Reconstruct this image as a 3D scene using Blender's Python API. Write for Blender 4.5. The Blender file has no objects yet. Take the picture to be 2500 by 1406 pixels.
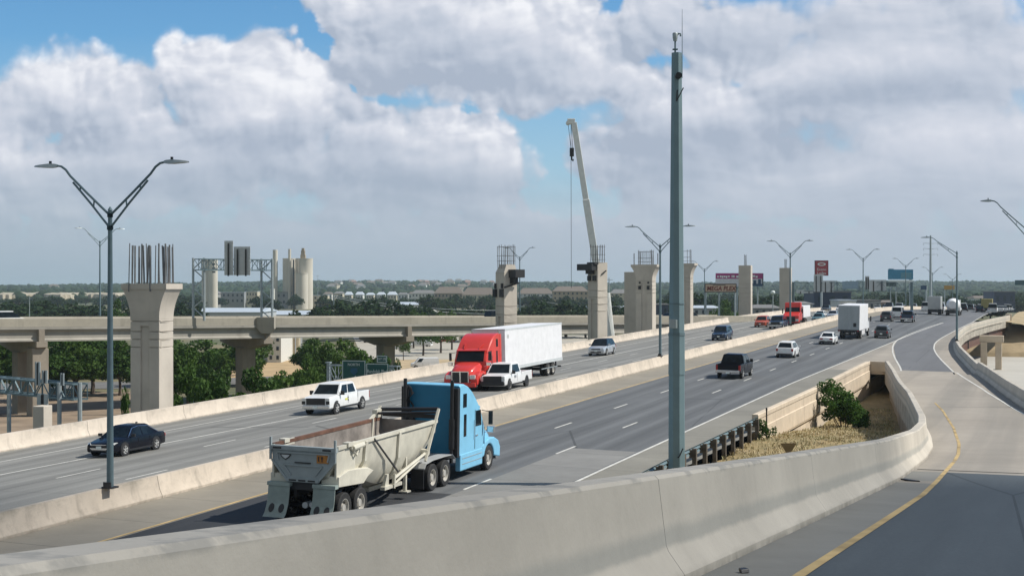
import bpy, math, random
import numpy as np
from mathutils import Vector, Matrix
R = math.radians
SC = bpy.context.scene
COL = SC.collection
random.seed(7)
rng = np.random.default_rng(7)

# ------------------------------------------------------------------ camera, sky, sun, exposure
F = 3550.0            # focal length in pixels of the 2500 px wide photograph
CZ = 14.5             # eye height above the low ground
cd = bpy.data.cameras.new('camera'); cam = bpy.data.objects.new('camera', cd); COL.objects.link(cam)
cd.sensor_width = 36.0; cd.lens = 36.0 * F / 2500.0
cd.clip_start = 0.2; cd.clip_end = 30000.0
cam.location = (0, 0, CZ); cam.rotation_euler = (R(90), 0, 0)
SC.camera = cam

SUN_EL, SUN_AZ = 48.0, 88.0      # azimuth clockwise from +Y
sd = bpy.data.lights.new('sun', 'SUN'); sun = bpy.data.objects.new('sun', sd); COL.objects.link(sun)
sd.energy = 4.9; sd.angle = R(0.53); sd.color = (1.0, 0.95, 0.86)
sdir = Vector((math.sin(R(SUN_AZ)) * math.cos(R(SUN_EL)), math.cos(R(SUN_AZ)) * math.cos(R(SUN_EL)), math.sin(R(SUN_EL))))
sun.rotation_euler = sdir.to_track_quat('Z', 'Y').to_euler()
sun.location = sdir * 300

SC.view_settings.view_transform = 'Standard'; SC.view_settings.look = 'None'
SC.view_settings.exposure = 0.0; SC.view_settings.gamma = 1.0
SC.cycles.max_bounces = 6; SC.cycles.volume_bounces = 1; SC.cycles.transparent_max_bounces = 8
SC.cycles.use_denoising = True
SC.cycles.volume_step_rate = 4.0
SC.cycles.sample_clamp_indirect = 4.0

def link(nt, a, b): nt.links.new(a, b)

class NT:
    """small helper to write node trees"""
    def __init__(self, nt): self.nt = nt
    def n(self, t, **kw):
        nd = self.nt.nodes.new(t)
        for k, v in kw.items(): setattr(nd, k, v)
        return nd
    def put(self, sock, v):
        if isinstance(v, bpy.types.NodeSocket): self.nt.links.new(v, sock)
        elif v is not None: sock.default_value = v
    def m(self, op, a, b=None, c=None, clamp=False):
        nd = self.n('ShaderNodeMath', operation=op, use_clamp=clamp)
        self.put(nd.inputs[0], a)
        if b is not None: self.put(nd.inputs[1], b)
        if c is not None: self.put(nd.inputs[2], c)
        return nd.outputs[0]
    def vm(self, op, a, b=None, out=0):
        nd = self.n('ShaderNodeVectorMath', operation=op)
        self.put(nd.inputs[0], a)
        if b is not None: self.put(nd.inputs[1], b)
        return nd.outputs[out]
    def noise(self, vec, scale, detail=4, rough=0.5, out='Fac', dist=0.0):
        nd = self.n('ShaderNodeTexNoise')
        self.put(nd.inputs['Vector'], vec)
        nd.inputs['Scale'].default_value = scale; nd.inputs['Detail'].default_value = detail
        nd.inputs['Roughness'].default_value = rough; nd.inputs['Distortion'].default_value = dist
        return nd.outputs[out]
    def mr(self, v, a, b, c=0.0, d=1.0, smooth=False):
        nd = self.n('ShaderNodeMapRange'); nd.clamp = True
        if smooth: nd.interpolation_type = 'SMOOTHSTEP'
        self.put(nd.inputs[0], v)
        for i, x in enumerate((a, b, c, d)): self.put(nd.inputs[i + 1], x)
        return nd.outputs[0]
    def mix(self, f, a, b, mode='MIX'):
        nd = self.n('ShaderNodeMix', data_type='RGBA', blend_type=mode)
        self.put(nd.inputs[0], f)
        for i, x in ((6, a), (7, b)):
            if not isinstance(x, bpy.types.NodeSocket): x = tuple(x)[:3] + (1.0,)
            self.put(nd.inputs[i], x)
        return nd.outputs[2]
    def comb(self, x, y, z=0.0):
        nd = self.n('ShaderNodeCombineXYZ')
        for i, v in enumerate((x, y, z)): self.put(nd.inputs[i], v)
        return nd.outputs[0]
    def sep(self, v):
        nd = self.n('ShaderNodeSeparateXYZ'); self.put(nd.inputs[0], v); return nd.outputs

# the sky: Nishita between the clouds, cumulus laid out by direction
def build_world():
    w = bpy.data.worlds.new('World'); SC.world = w; w.use_nodes = True
    nt = w.node_tree; nt.nodes.clear(); N = NT(nt)
    out = N.n('ShaderNodeOutputWorld')
    sky = N.n('ShaderNodeTexSky'); sky.sky_type = 'NISHITA'; sky.sun_disc = False
    sky.sun_elevation = R(SUN_EL); sky.sun_rotation = R(SUN_AZ); sky.air_density = 1.0; sky.dust_density = 0.1; sky.ozone_density = 5.0
    bg1 = N.n('ShaderNodeBackground'); blue = N.mix(1.0, sky.outputs[0], (0.62, 0.90, 1.0), 'MULTIPLY'); bg1.inputs[1].default_value = 0.12
    g = N.n('ShaderNodeTexCoord').outputs['Generated']
    x, y, z = N.sep(g)
    yy = N.m('MAXIMUM', y, 0.12)
    k = F / 1000.0
    # s, t: tangent of azimuth and elevation in units of 1000/3550
    s = N.m('MULTIPLY', N.m('DIVIDE', x, yy), k); t = N.m('MULTIPLY', N.m('DIVIDE', z, yy), k)
    p0 = N.comb(s, t, 0.0)
    N.put(bg1.inputs[0], N.mix(N.mr(t, 0.20, 0.62, 0.62, 0.0), blue, (3.7, 4.7, 5.6)))
    def E(px, py, rx, ry, h=1.0): return ((px - 1250) / 1000, (703 - py) / 1000, rx / 1000, ry / 1000, h)
    blobs = [E(160, 215, 190, 120), E(40, 270, 170, 90), E(310, 240, 90, 100),
             E(620, 260, 235, 175), E(425, 125, 42, 66), E(600, 130, 85, 60), E(480, 180, 95, 85), E(745, 250, 90, 130), E(540, 150, 90, 70),
             E(1200, 110, 390, 165), E(960, 10, 210, 70), E(930, 170, 110, 90),
             E(1000, 400, 290, 150), E(1190, 410, 95, 120), E(420, 400, 520, 130), E(20, 370, 70, 90), E(100, 440, 130, 110),
             E(1420, 180, 150, 95), E(1670, 350, 265, 200), E(1790, 265, 135, 95), E(1640, 40, 150, 80), E(1560, 230, 110, 80),
             E(2200, 150, 520, 240), E(2350, 400, 500, 220), E(1900, 60, 320, 100), E(2050, 430, 220, 110), E(1850, 470, 400, 90),
             E(1250, 670, 2200, 170)]
    def field(p, q_only=False):
        wv = N.vm('SUBTRACT', N.noise(p, 3.2, 3, 0.55, 'Color'), (0.5, 0.5, 0.5))
        wf = N.vm('SUBTRACT', N.noise(p, 17.0, 3, 0.6, 'Color'), (0.5, 0.5, 0.5))
        q = N.vm('ADD', N.vm('ADD', p, N.vm('MULTIPLY', wv, (0.10, 0.10, 0))), N.vm('MULTIPLY', wf, (0.022, 0.022, 0)))
        acc = None
        for (cx, cy, rx, ry, h) in blobs:
            e = N.vm('MULTIPLY', N.vm('SUBTRACT', q, (cx, cy, 0)), (1 / rx, 1 / ry, 0))
            l = N.m('MULTIPLY', N.m('SUBTRACT', 1.0, N.vm('LENGTH', e, out=1)), 0.4 + 0.6 * min(1.0, ry / 0.14))
            acc = l if acc is None else N.m('SMOOTH_MAX', acc, l, 0.14)
        return q, acc
    def billow(q):
        vor = N.n('ShaderNodeTexVoronoi', feature='SMOOTH_F1', voronoi_dimensions='2D')
        N.put(vor.inputs['Vector'], q); vor.inputs['Scale'].default_value = 8.5
        vor.inputs['Smoothness'].default_value = 0.5
        vor.inputs['Detail'].default_value = 2.6; vor.inputs['Roughness'].default_value = 0.48; vor.inputs['Lacunarity'].default_value = 2.1
        return N.m('SUBTRACT', 0.45, vor.outputs['Distance'])
    q0, a0 = field(p0)
    q1, a1 = field(N.vm('ADD', p0, (0.045, 0.060, 0)))
    b0 = billow(q0); b1 = billow(N.vm('ADD', q0, (0.013, 0.018, 0)))
    fb = N.m('SUBTRACT', N.noise(q0, 3.6, 6, 0.55), 0.5)
    f0 = N.m('ADD', N.m('ADD', a0, 0.23), N.m('ADD', N.m('MULTIPLY', b0, 0.40), N.m('MULTIPLY', fb, 0.75)))
    soft = N.m('ADD', N.mr(N.noise(p0, 2.6, 2, 0.5), 0.4, 0.62, 0.08, 0.42), N.mr(s, 0.1, 0.9, 0.0, 0.25))
    cover = N.mr(f0, 0.0, soft, smooth=True)
    d = N.m('ADD', N.m('MULTIPLY', N.m('SUBTRACT', b0, b1), N.m('MULTIPLY', N.mr(f0, 0.08, 0.75, 1.25, 0.40), N.mr(s, 0.25, 0.95, 1.0, 0.5))), N.m('MULTIPLY', N.mr(N.m('SUBTRACT', a0, a1), -0.22, 0.30, -0.22, 0.30), 0.62))
    # towards the sun a cloud thins out: bright there, grey below and inside
    darks = [E(1130, 170, 330, 110), E(930, 190, 110, 60), E(480, 420, 420, 70), E(1000, 470, 500, 70), E(1560, 350, 190, 80), E(1820, 380, 260, 60), E(1760, 330, 110, 40),
             E(2010, 320, 130, 50), E(2250, 200, 220, 50), E(2080, 240, 300, 40), E(1700, 90, 260, 60), E(150, 310, 160, 40), E(660, 330, 170, 40), E(2350, 60, 200, 50), E(2000, 70, 160, 40)]
    lights = [E(620, 190, 210, 110), E(775, 180, 70, 90), E(1250, 10, 150, 70), E(1790, 235, 150, 75), E(180, 160, 150, 70), E(1190, 350, 75, 70), E(2060, 170, 160, 60), E(30, 350, 60, 60), E(420, 110, 40, 60), E(2200, 300, 160, 60), E(1430, 110, 120, 60), E(560, 300, 90, 40), E(1080, 300, 90, 40)]
    sh = None
    for lst, amp in ((darks, -0.25), (lights, 0.29)):
        for (cx, cy, rx, ry, h) in lst:
            e = N.vm('MULTIPLY', N.vm('SUBTRACT', p0, (cx, cy, 0)), (1 / rx, 1 / ry, 0))
            gss = N.m('MULTIPLY', N.m('EXPONENT', N.m('MULTIPLY', N.m('POWER', N.vm('LENGTH', e, out=1), 2.0), -1.0)), amp)
            sh = gss if sh is None else N.m('ADD', sh, gss)
    big = N.m('SUBTRACT', N.noise(N.vm('MULTIPLY', p0, (0.62, 1.45, 1.0)), 2.6, 7, 0.58, dist=0.4), 0.5)
    L = N.m('ADD', N.m('ADD', 0.41, N.m('MULTIPLY', d, N.mr(t, 0.1, 0.42, 0.4, 1.0))), N.m('ADD', sh, N.m('MULTIPLY', big, 0.55)))
    low = N.mr(t, 0.0, 0.34, 0.12, 1.0, smooth=True)         # flatter light low down in the sky
    L = N.m('ADD', N.m('MULTIPLY', N.m('SUBTRACT', L, 0.38), low), 0.38)
    # low layered banks: long soft shelves with puffy tops
    band = N.noise(N.vm('ADD', N.vm('MULTIPLY', p0, (0.8, 2.6, 1.0)), (3.1, 1.7, 0.4)), 3.0, 6, 0.55, dist=0.8)
    band2 = N.noise(N.vm('ADD', N.vm('MULTIPLY', N.vm('ADD', p0, (0.012, 0.022, 0)), (0.8, 2.6, 1.0)), (3.1, 1.7, 0.4)), 3.0, 6, 0.55, dist=0.8)
    bl = N.m('ADD', N.m('MULTIPLY', N.m('SUBTRACT', band, 0.5), 0.5), N.m('MULTIPLY', N.m('SUBTRACT', band, band2), 1.0))
    L = N.m('ADD', L, N.m('MULTIPLY', bl, N.mr(t, 0.06, 0.40, 0.25, 0.6)))
    cr = N.n('ShaderNodeValToRGB'); N.put(cr.inputs[0], L)
    el = cr.color_ramp.elements
    el[0].position = 0.0; el[0].color = (0.41, 0.475, 0.585, 1)
    el[1].position = 1.0; el[1].color = (0.90, 0.915, 0.96, 1)
    a = el.new(0.36); a.color = (0.54, 0.595, 0.695, 1)
    a = el.new(0.66); a.color = (0.67, 0.705, 0.79, 1)
    hz = N.mr(t, -0.02, 0.40, 1.0, 0.0, smooth=True)
    hcol = N.mix(N.mr(s, -1.25, 0.6), (0.275, 0.385, 0.455), (0.372, 0.455, 0.535))
    ccol = N.mix(N.m('MULTIPLY', hz, 0.72), cr.outputs[0], hcol)
    back = N.mr(y, 0.12, 0.3, 0.0, 1.0, smooth=True)
    ccol = N.mix(back, (0.40, 0.415, 0.40), ccol)
    bg2 = N.n('ShaderNodeBackground'); N.put(bg2.inputs[0], ccol); bg2.inputs[1].default_value = 1.0
    cov = N.m('MAXIMUM', cover, N.mr(t, 0.08, 0.32, 1.0, 0.0, smooth=True))
    cov = N.m('ADD', N.m('MULTIPLY', cov, back), N.m('MULTIPLY', N.m('SUBTRACT', 1.0, back), 0.72))
    mixs = N.n('ShaderNodeMixShader'); N.put(mixs.inputs[0], cov)
    link(nt, bg1.outputs[0], mixs.inputs[1]); link(nt, bg2.outputs[0], mixs.inputs[2]); link(nt, mixs.outputs[0], out.inputs[0])
    w.cycles.sampling_method = 'MANUAL'; w.cycles.sample_map_resolution = 1024
build_world()

# ------------------------------------------------------------------ the highway's own axes
TH = math.atan2(1275.0, 3550.0)
DX, DY = math.sin(TH), math.cos(TH)           # along the highway (u)
NX, NY = math.cos(TH), -math.sin(TH)          # to its right (v)
Z0, G, CS, VM = 6.2457, 0.012785, 0.02, -30.35
def xy(u, v): return (DX * u + NX * v, DY * u + NY * v)
def uv_of(x, y): return (DX * x + DY * y, NX * x + NY * y)
def zline(u):
    if u < 225: return Z0 + G * u
    if u < 385:
        k = u - 225; return Z0 + G * u - 0.5 * k * k * (0.0265 / 160)
    return zline(384.9) - 0.0137 * (u - 384.9)
def zr(u, v): return zline(u) - CS * abs(v - VM)
UH = [-40, -10, 0, 11.5, 20.8, 34, 46.3, 60, 70, 85, 100, 125]
HH = [-1.9, .62, 1.45, 2.46, 3.25, 4.35, 5.28, 5.98, 6.33, 6.65, 6.85, 6.95]
def zramp(u, v):
    if u < 125: return CZ - float(np.interp(u, UH, HH))
    return zr(u, v)
def P(u, v, h=0.0, zf=zr):
    x, y = xy(u, v); return (x, y, zf(u, v) + h)
def at(px, py, D):
    """world point on the photo's line of sight (px, py), D metres ahead"""
    return Vector(((px - 1250) / F * D, D, CZ - (py - 703) / F * D))
def gnd(px, py, z=0.0):
    return at(px, py, (CZ - z) * F / (py - 703))

# ------------------------------------------------------------------ mesh helpers
class MB:
    def __init__(self): self.v = []; self.f = []; self.mi = []; self.m = 0
    def add(self, vs, fs, m=None):
        o = len(self.v); self.v += [tuple(p) for p in vs]
        for q in fs: self.f.append(tuple(i + o for i in q)); self.mi.append(self.m if m is None else m)
        return self
    def box(self, c, s, rz=0.0, m=None, rx=0.0):
        x, y, z = s[0] / 2, s[1] / 2, s[2] / 2
        pts = [Vector((a * x, b * y, d * z)) for d in (-1, 1) for b in (-1, 1) for a in (-1, 1)]
        M = Matrix.Translation(c) @ Matrix.Rotation(rz, 4, 'Z') @ Matrix.Rotation(rx, 4, 'X')
        return self.add([M @ p for p in pts], [(0, 2, 3, 1), (4, 5, 7, 6), (0, 1, 5, 4), (2, 6, 7, 3), (0, 4, 6, 2), (1, 3, 7, 5)], m)
    def b2(self, p0, p1, m=None):
        c = [(a + b) / 2 for a, b in zip(p0, p1)]; s = [abs(a - b) for a, b in zip(p0, p1)]
        return self.box(c, s, m=m)
    def bar(self, p0, p1, w, h=None, m=None):
        h = w if h is None else h
        p0 = Vector(p0); p1 = Vector(p1); d = (p1 - p0).normalized()
        up = Vector((0, 0, 1)) if abs(d.z) < 0.95 else Vector((0, 1, 0))
        s = d.cross(up).normalized() * w / 2; t = d.cross(s).normalized() * h / 2
        pts = [p0 - s - t, p0 + s - t, p0 + s + t, p0 - s + t, p1 - s - t, p1 + s - t, p1 + s + t, p1 - s + t]
        return self.add(pts, [(0, 3, 2, 1), (4, 5, 6, 7), (0, 1, 5, 4), (1, 2, 6, 5), (2, 3, 7, 6), (3, 0, 4, 7)], m)
    def tube(self, pts, r, n=8, m=None, caps=True):
        pts = [Vector(p) for p in pts]; rr = r if isinstance(r, (list, tuple)) else [r] * len(pts)
        rings = []; prev = None
        for i, p in enumerate(pts):
            d = (pts[min(i + 1, len(pts) - 1)] - pts[max(i - 1, 0)]).normalized()
            if prev is None:
                up = Vector((0, 0, 1)) if abs(d.z) < 0.9 else Vector((1, 0, 0))
                s = d.cross(up).normalized()
            else: s = (prev - d * prev.dot(d)).normalized()
            prev = s; t = d.cross(s)
            rings.append([p + (s * math.cos(2 * math.pi * k / n) + t * math.sin(2 * math.pi * k / n)) * rr[i] for k in range(n)])
        return self.loft(rings, m=m, caps=caps)
    def loft(self, rings, caps=True, m=None, closed=True):
        n = len(rings[0]); vs = [p for r in rings for p in r]; fs = []
        for i in range(len(rings) - 1):
            for k in range(n if closed else n - 1):
                a, b = i * n + k, i * n + (k + 1) % n
                fs.append((a, b, b + n, a + n))
        if caps and closed:
            fs.append(tuple(reversed(range(n)))); fs.append(tuple(range((len(rings) - 1) * n, len(rings) * n)))
        return self.add(vs, fs, m)
    def prism(self, poly, ext, m=None):
        n = len(poly); e = Vector(ext); vs = [Vector(p) for p in poly] + [Vector(p) + e for p in poly]
        fs = [tuple(reversed(range(n))), tuple(range(n, 2 * n))] + [(k, (k + 1) % n, (k + 1) % n + n, k + n) for k in range(n)]
        return self.add(vs, fs, m)
    def yz(self, prof, x0, x1, m=None): return self.prism([(x0, y, z) for y, z in prof], (x1 - x0, 0, 0), m)
    def quad(self, a, b, c, d, m=None): return self.add([a, b, c, d], [(0, 1, 2, 3)], m)
    def lathe(self, prof, c=(0, 0, 0), n=20, axis='Z', m=None):
        rings = []
        for k in range(n):
            a = 2 * math.pi * k / n; ring = []
            for r, h in prof:
                q = (r * math.cos(a), r * math.sin(a), h)
                if axis == 'X': q = (h, r * math.cos(a), r * math.sin(a))
                ring.append((c[0] + q[0], c[1] + q[1], c[2] + q[2]))
            rings.append(ring)
        rings.append(rings[0]); return self.loft(rings, caps=False, m=m, closed=False)
    def build(self, name, mats, parent=None, sm=None, bev=0.0, fix=True):
        me = bpy.data.meshes.new(name); me.from_pydata(self.v, [], self.f)
        mats = mats if isinstance(mats, (list, tuple)) else [mats]
        for mm in mats: me.materials.append(mm)
        if len(mats) > 1: me.polygons.foreach_set('material_index', self.mi)
        if fix:
            import bmesh
            bm = bmesh.new(); bm.from_mesh(me); bmesh.ops.remove_doubles(bm, verts=bm.verts, dist=1e-5)
            bmesh.ops.recalc_face_normals(bm, faces=bm.faces); bm.to_mesh(me); bm.free()
        if sm is not None:
            me.polygons.foreach_set('use_smooth', [True] * len(me.polygons)); me.set_sharp_from_angle(angle=R(sm))
        me.update()
        o = bpy.data.objects.new(name, me); COL.objects.link(o)
        if parent is not None: o.parent = parent
        if bev:
            b = o.modifiers.new('edge', 'BEVEL'); b.width = bev; b.segments = 2; b.limit_method = 'ANGLE'; b.angle_limit = R(35)
        return o

def tag(o, label=None, cat=None, group=None, kind=None):
    if label: o['label'] = label
    if cat: o['category'] = cat
    if group: o['group'] = group
    if kind: o['kind'] = kind
    return o
def empty(name, loc=(0, 0, 0), rot=(0, 0, 0)):
    o = bpy.data.objects.new(name, None); COL.objects.link(o); o.location = loc; o.rotation_euler = rot
    o.empty_display_size = 0.3
    return o
def kids(o): return [c for c in ALLOBJ() if c.parent is o]
def ALLOBJ(): return list(COL.objects)
def copy_tree(o, children_of, parent=None):
    c = o.copy(); COL.objects.link(c)
    c.parent = parent
    lst = []
    for ch in children_of.get(o.name, []): lst.append(copy_tree(ch, children_of, c))
    children_of[c.name] = lst
    return c
def tree_map(root):
    mp = {}
    for o in ALLOBJ():
        if o.parent is not None: mp.setdefault(o.parent.name, []).append(o)
    return mp

# ------------------------------------------------------------------ materials
def mat(name):
    m = bpy.data.materials.new(name); m.use_nodes = True
    nt = m.node_tree; b = nt.nodes['Principled BSDF']; return m, NT(nt), b
def paint(name, c, rough=0.35, metal=0.0, coat=0.4, var=0.06, dirt=0.15, spec=0.3):
    m, N, b = mat(name)
    co = N.n('ShaderNodeTexCoord').outputs['Object']
    f = N.noise(co, 1.6, 5, 0.6)
    c0 = N.mix(N.mr(f, 0.35, 0.7), tuple(x * (1 - var) for x in c), tuple(min(1, x * (1 + var)) for x in c))
    z = N.sep(co)[2]
    df = N.m('MULTIPLY', N.mr(z, 0.2, 1.1, 1.0, 0.0), N.m('MULTIPLY', N.mr(N.noise(co, 4.0, 4, 0.6), 0.35, 0.75), dirt))
    N.put(b.inputs['Base Color'], N.mix(df, c0, (0.16, 0.14, 0.115)))
    b.inputs['Roughness'].default_value = rough; b.inputs['Metallic'].default_value = metal
    b.inputs['Coat Weight'].default_value = coat * .45; b.inputs['Specular IOR Level'].default_value = spec; b.inputs['Coat Roughness'].default_value = 0.08
    return m
def plain(name, c, rough=0.6, metal=0.0, var=0.15, scale=3.0, bump=0.0):
    m, N, b = mat(name)
    co = N.n('ShaderNodeTexCoord').outputs['Object']
    f = N.noise(co, scale, 5, 0.6)
    N.put(b.inputs['Base Color'], N.mix(N.mr(f, 0.3, 0.7), tuple(x * (1 - var) for x in c), tuple(min(1, x * (1 + var)) for x in c)))
    b.inputs['Roughness'].default_value = rough; b.inputs['Metallic'].default_value = metal
    if bump:
        bp = N.n('ShaderNodeBump'); bp.inputs['Strength'].default_value = bump; N.put(bp.inputs['Height'], N.noise(co, scale * 8, 4, 0.6)); N.put(b.inputs['Normal'], bp.outputs[0])
    return m
def glass(name, c=(0.007, 0.011, 0.015), rough=0.05):
    m, N, b = mat(name)
    co = N.n('ShaderNodeTexCoord').outputs['Object']
    N.put(b.inputs['Base Color'], N.mix(N.mr(N.noise(co, 2.2, 3, 0.5), 0.4, 0.65), c, tuple(x * 1.9 for x in c)))
    b.inputs['Roughness'].default_value = rough; b.inputs['IOR'].default_value = 1.4
    b.inputs['Specular IOR Level'].default_value = 0.22
    return m
def road_coords(N):
    """position along / across the highway, in metres"""
    pos = N.n('ShaderNodeNewGeometry').outputs['Position']
    x, y, z = N.sep(pos)
    u = N.m('ADD', N.m('MULTIPLY', x, DX), N.m('MULTIPLY', y, DY))
    v = N.m('ADD', N.m('MULTIPLY', x, NX), N.m('MULTIPLY', y, NY))
    return pos, u, v, z
def concrete(name, c, joints=None, stain=0.5, scale=1.0, streak=True, dark=(0.10, 0.095, 0.085), seg=0.07, bump=0.25, jw=0.035, hband=None, wheel=False):
    m, N, b = mat(name)
    pos, u, v, z = road_coords(N)
    f = N.noise(pos, 0.45 * scale, 6, 0.65)
    col = N.mix(N.mr(f, 0.3, 0.72), tuple(x * 0.84 for x in c), tuple(min(1, x * 1.12) for x in c))
    g2 = N.noise(pos, 3.1 * scale, 5, 0.7)
    col = N.mix(N.m('MULTIPLY', N.mr(g2, 0.52, 0.78), 0.35 * stain), col, dark)
    if streak:   # vertical run-off marks
        st = N.noise(N.vm('MULTIPLY', pos, (1.6, 1.6, 0.16)), 1.4 * scale, 4, 0.6)
        col = N.mix(N.m('MULTIPLY', N.mr(st, 0.55, 0.8), 0.55 * stain), col, dark)
    if joints:
        q = N.m('DIVIDE', N.m('ADD', u, 6.2 if hband == 'ramp' else 0.0), joints); cell = N.m('FLOOR', q)
        wn = N.n('ShaderNodeTexWhiteNoise', noise_dimensions='1D'); N.put(wn.inputs['W'], cell)
        col = N.mix(1.0, col, N.mix(wn.outputs[0], (1 - seg * 1.6,) * 3, (1.0, 1.0, 1.0)), 'MULTIPLY')
        fr = N.m('SUBTRACT', q, cell)
        jl = N.m('LESS_THAN', fr, jw / joints)
        col = N.mix(N.m('MULTIPLY', jl, 0.75), col, (0.03, 0.03, 0.03))
    if wheel:   # long tyre-darkened bands
        wv = N.noise(N.comb(N.m('MULTIPLY', u, 0.012), N.m('MULTIPLY', v, 0.55), 0.3), 1.0, 4, 0.55)
        col = N.mix(N.mr(wv, 0.42, 0.66, 0.0, 0.42, smooth=True), col, (0.17, 0.165, 0.15))
    if hband:   # grime by height on the barrier; ramp parapets also get a greyer mid band
        at_ = N.n('ShaderNodeAttribute', attribute_name='hgt').outputs['Fac']
        h = N.m('ADD', at_, N.m('MULTIPLY', N.m('SUBTRACT', N.noise(pos, 1.6, 4, 0.6), 0.5), 0.10))
        if hband == 'ramp':
            bandf = N.m('MULTIPLY', N.mr(h, 0.27, 0.33, 0.0, 1.0, smooth=True), N.mr(h, 0.40, 0.52, 1.0, 0.0, smooth=True))
            col = N.mix(N.m('MULTIPLY', bandf, 0.42), col, (0.22, 0.235, 0.225))
            tp = N.m('MULTIPLY', N.mr(h, 0.855, 0.885, 0.0, 1.0), N.mr(N.noise(pos, 2.3, 5, 0.65), 0.50, 0.60))
            col = N.mix(N.m('MULTIPLY', tp, 0.4), col, (0.16, 0.165, 0.165))
        else:
            gr_ = N.m('MULTIPLY', N.mr(h, 0.35, 0.78, 0.0, 1.0), N.mr(N.noise(N.vm('MULTIPLY', pos, (.5, .5, 1.4)), 0.55, 6, 0.7), 0.50, 0.66))
            col = N.mix(N.m('MULTIPLY', gr_, 0.62), col, (0.17, 0.165, 0.14))
        ft = N.m('MULTIPLY', N.mr(h, 0.0, 0.12, 1.0, 0.0), N.mr(N.noise(pos, 1.1, 5, 0.7), 0.35, 0.6))
        col = N.mix(N.m('MULTIPLY', ft, 0.6), col, (0.12, 0.11, 0.09))
    N.put(b.inputs['Base Color'], col); b.inputs['Roughness'].default_value = 0.88
    b.inputs['Specular IOR Level'].default_value = 0.25
    if bump:
        bp = N.n('ShaderNodeBump'); bp.inputs['Strength'].default_value = bump; bp.inputs['Distance'].default_value = 0.02
        N.put(bp.inputs['Height'], N.noise(pos, 14 * scale, 5, 0.65)); N.put(b.inputs['Normal'], bp.outputs[0])
    return m
def asphalt(name, c, lane0=None, lanew=3.45, wear=0.25, patch=0.35, joint=None, light=None):
    m, N, b = mat(name)
    pos, u, v, z = road_coords(N)
    st = N.noise(N.comb(N.m('MULTIPLY', u, 0.035), N.m('MULTIPLY', v, 0.75), 0.0), 1.0, 5, 0.6)
    f = N.noise(pos, 0.18, 5, 0.6)
    col = N.mix(N.mr(st, 0.28, 0.75), tuple(x * (1 - patch) for x in c), tuple(x * (1 + patch) for x in c))
    col = N.mix(N.mr(f, 0.35, 0.7, 0.0, 0.45), col, tuple(x * 0.86 for x in c))
    if lane0 is not None:    # two wheel tracks and an oil line in each lane
        fr = N.m('FRACT', N.m('DIVIDE', N.m('SUBTRACT', v, lane0), lanew))
        for cpos, wdt, amt, cc in ((0.27, 0.11, wear, tuple(x * 1.5 for x in c)), (0.73, 0.11, wear, tuple(x * 1.5 for x in c)), (0.5, 0.09, wear * 1.2, tuple(x * 0.62 for x in c))):
            dd = N.m('ABSOLUTE', N.m('SUBTRACT', fr, cpos))
            col = N.mix(N.m('MULTIPLY', N.mr(dd, 0.0, wdt, 1.0, 0.0, smooth=True), N.m('MULTIPLY', N.mr(st, 0.2, 0.7, 0.5, 1.0), amt)), col, cc)
    if joint:
        q = N.m('DIVIDE', u, joint); fr = N.m('FRACT', q)
        col = N.mix(N.m('MULTIPLY', N.m('LESS_THAN', fr, 0.06 / joint), 0.5), col, tuple(x * 0.4 for x in c))
    fine = N.noise(pos, 22.0, 3, 0.7)
    col = N.mix(1.0, col, N.mix(N.mr(fine, 0.3, 0.7), (0.86, 0.86, 0.86), (1.12, 1.12, 1.12)), 'MULTIPLY')
    # dark sealed cracks, mostly along the lane
    vor = N.n('ShaderNodeTexVoronoi', feature='DISTANCE_TO_EDGE', voronoi_dimensions='2D')
    N.put(vor.inputs['Vector'], N.comb(N.m('MULTIPLY', u, 0.03), N.m('MULTIPLY', v, 0.22), 0.0)); vor.inputs['Scale'].default_value = 1.0
    ck = N.m('MULTIPLY', N.m('LESS_THAN', vor.outputs['Distance'], 0.005), N.mr(N.noise(pos, 0.09, 2, 0.5), 0.44, 0.5))
    col = N.mix(N.m('MULTIPLY', ck, 0.6), col, tuple(x * 0.35 for x in c))
    N.put(b.inputs['Base Color'], col); b.inputs['Roughness'].default_value = 0.85
    b.inputs['Specular IOR Level'].default_value = 0.3
    bp = N.n('ShaderNodeBump'); bp.inputs['Strength'].default_value = 0.3; bp.inputs['Distance'].default_value = 0.01
    N.put(bp.inputs['Height'], fine); N.put(b.inputs['Normal'], bp.outputs[0])
    return m
def foliage(name, c0, c1, c2, scale=0.35):
    m, N, b = mat(name)
    pos = N.n('ShaderNodeNewGeometry').outputs['Position']
    oi = N.n('ShaderNodeObjectInfo').outputs['Random']
    f = N.noise(pos, scale, 4, 0.6); f2 = N.noise(pos, 3.0, 2, 0.5)
    col = N.mix(N.mr(f, 0.35, 0.68), c0, c1)
    col = N.mix(N.m('MULTIPLY', N.mr(f2, 0.45, 0.75), 0.6), col, c2)
    col = N.mix(1.0, col, N.mix(oi, (0.78, 0.84, 0.8), (1.15, 1.08, 0.95)), 'MULTIPLY')
    N.put(b.inputs['Base Color'], col); b.inputs['Roughness'].default_value = 0.75
    b.inputs['Specular IOR Level'].default_value = 0.15
    # some light comes through the leaves
    tr = N.n('ShaderNodeBsdfTranslucent'); N.put(tr.inputs[0], N.mix(1.0, col, (0.9, 1.0, 0.5), 'MULTIPLY'))
    mx = N.n('ShaderNodeMixShader'); mx.inputs[0].default_value = 0.28
    out = N.nt.nodes['Material Output']
    link(N.nt, b.outputs[0], mx.inputs[1]); link(N.nt, tr.outputs[0], mx.inputs[2]); link(N.nt, mx.outputs[0], out.inputs[0])
    return m

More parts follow.
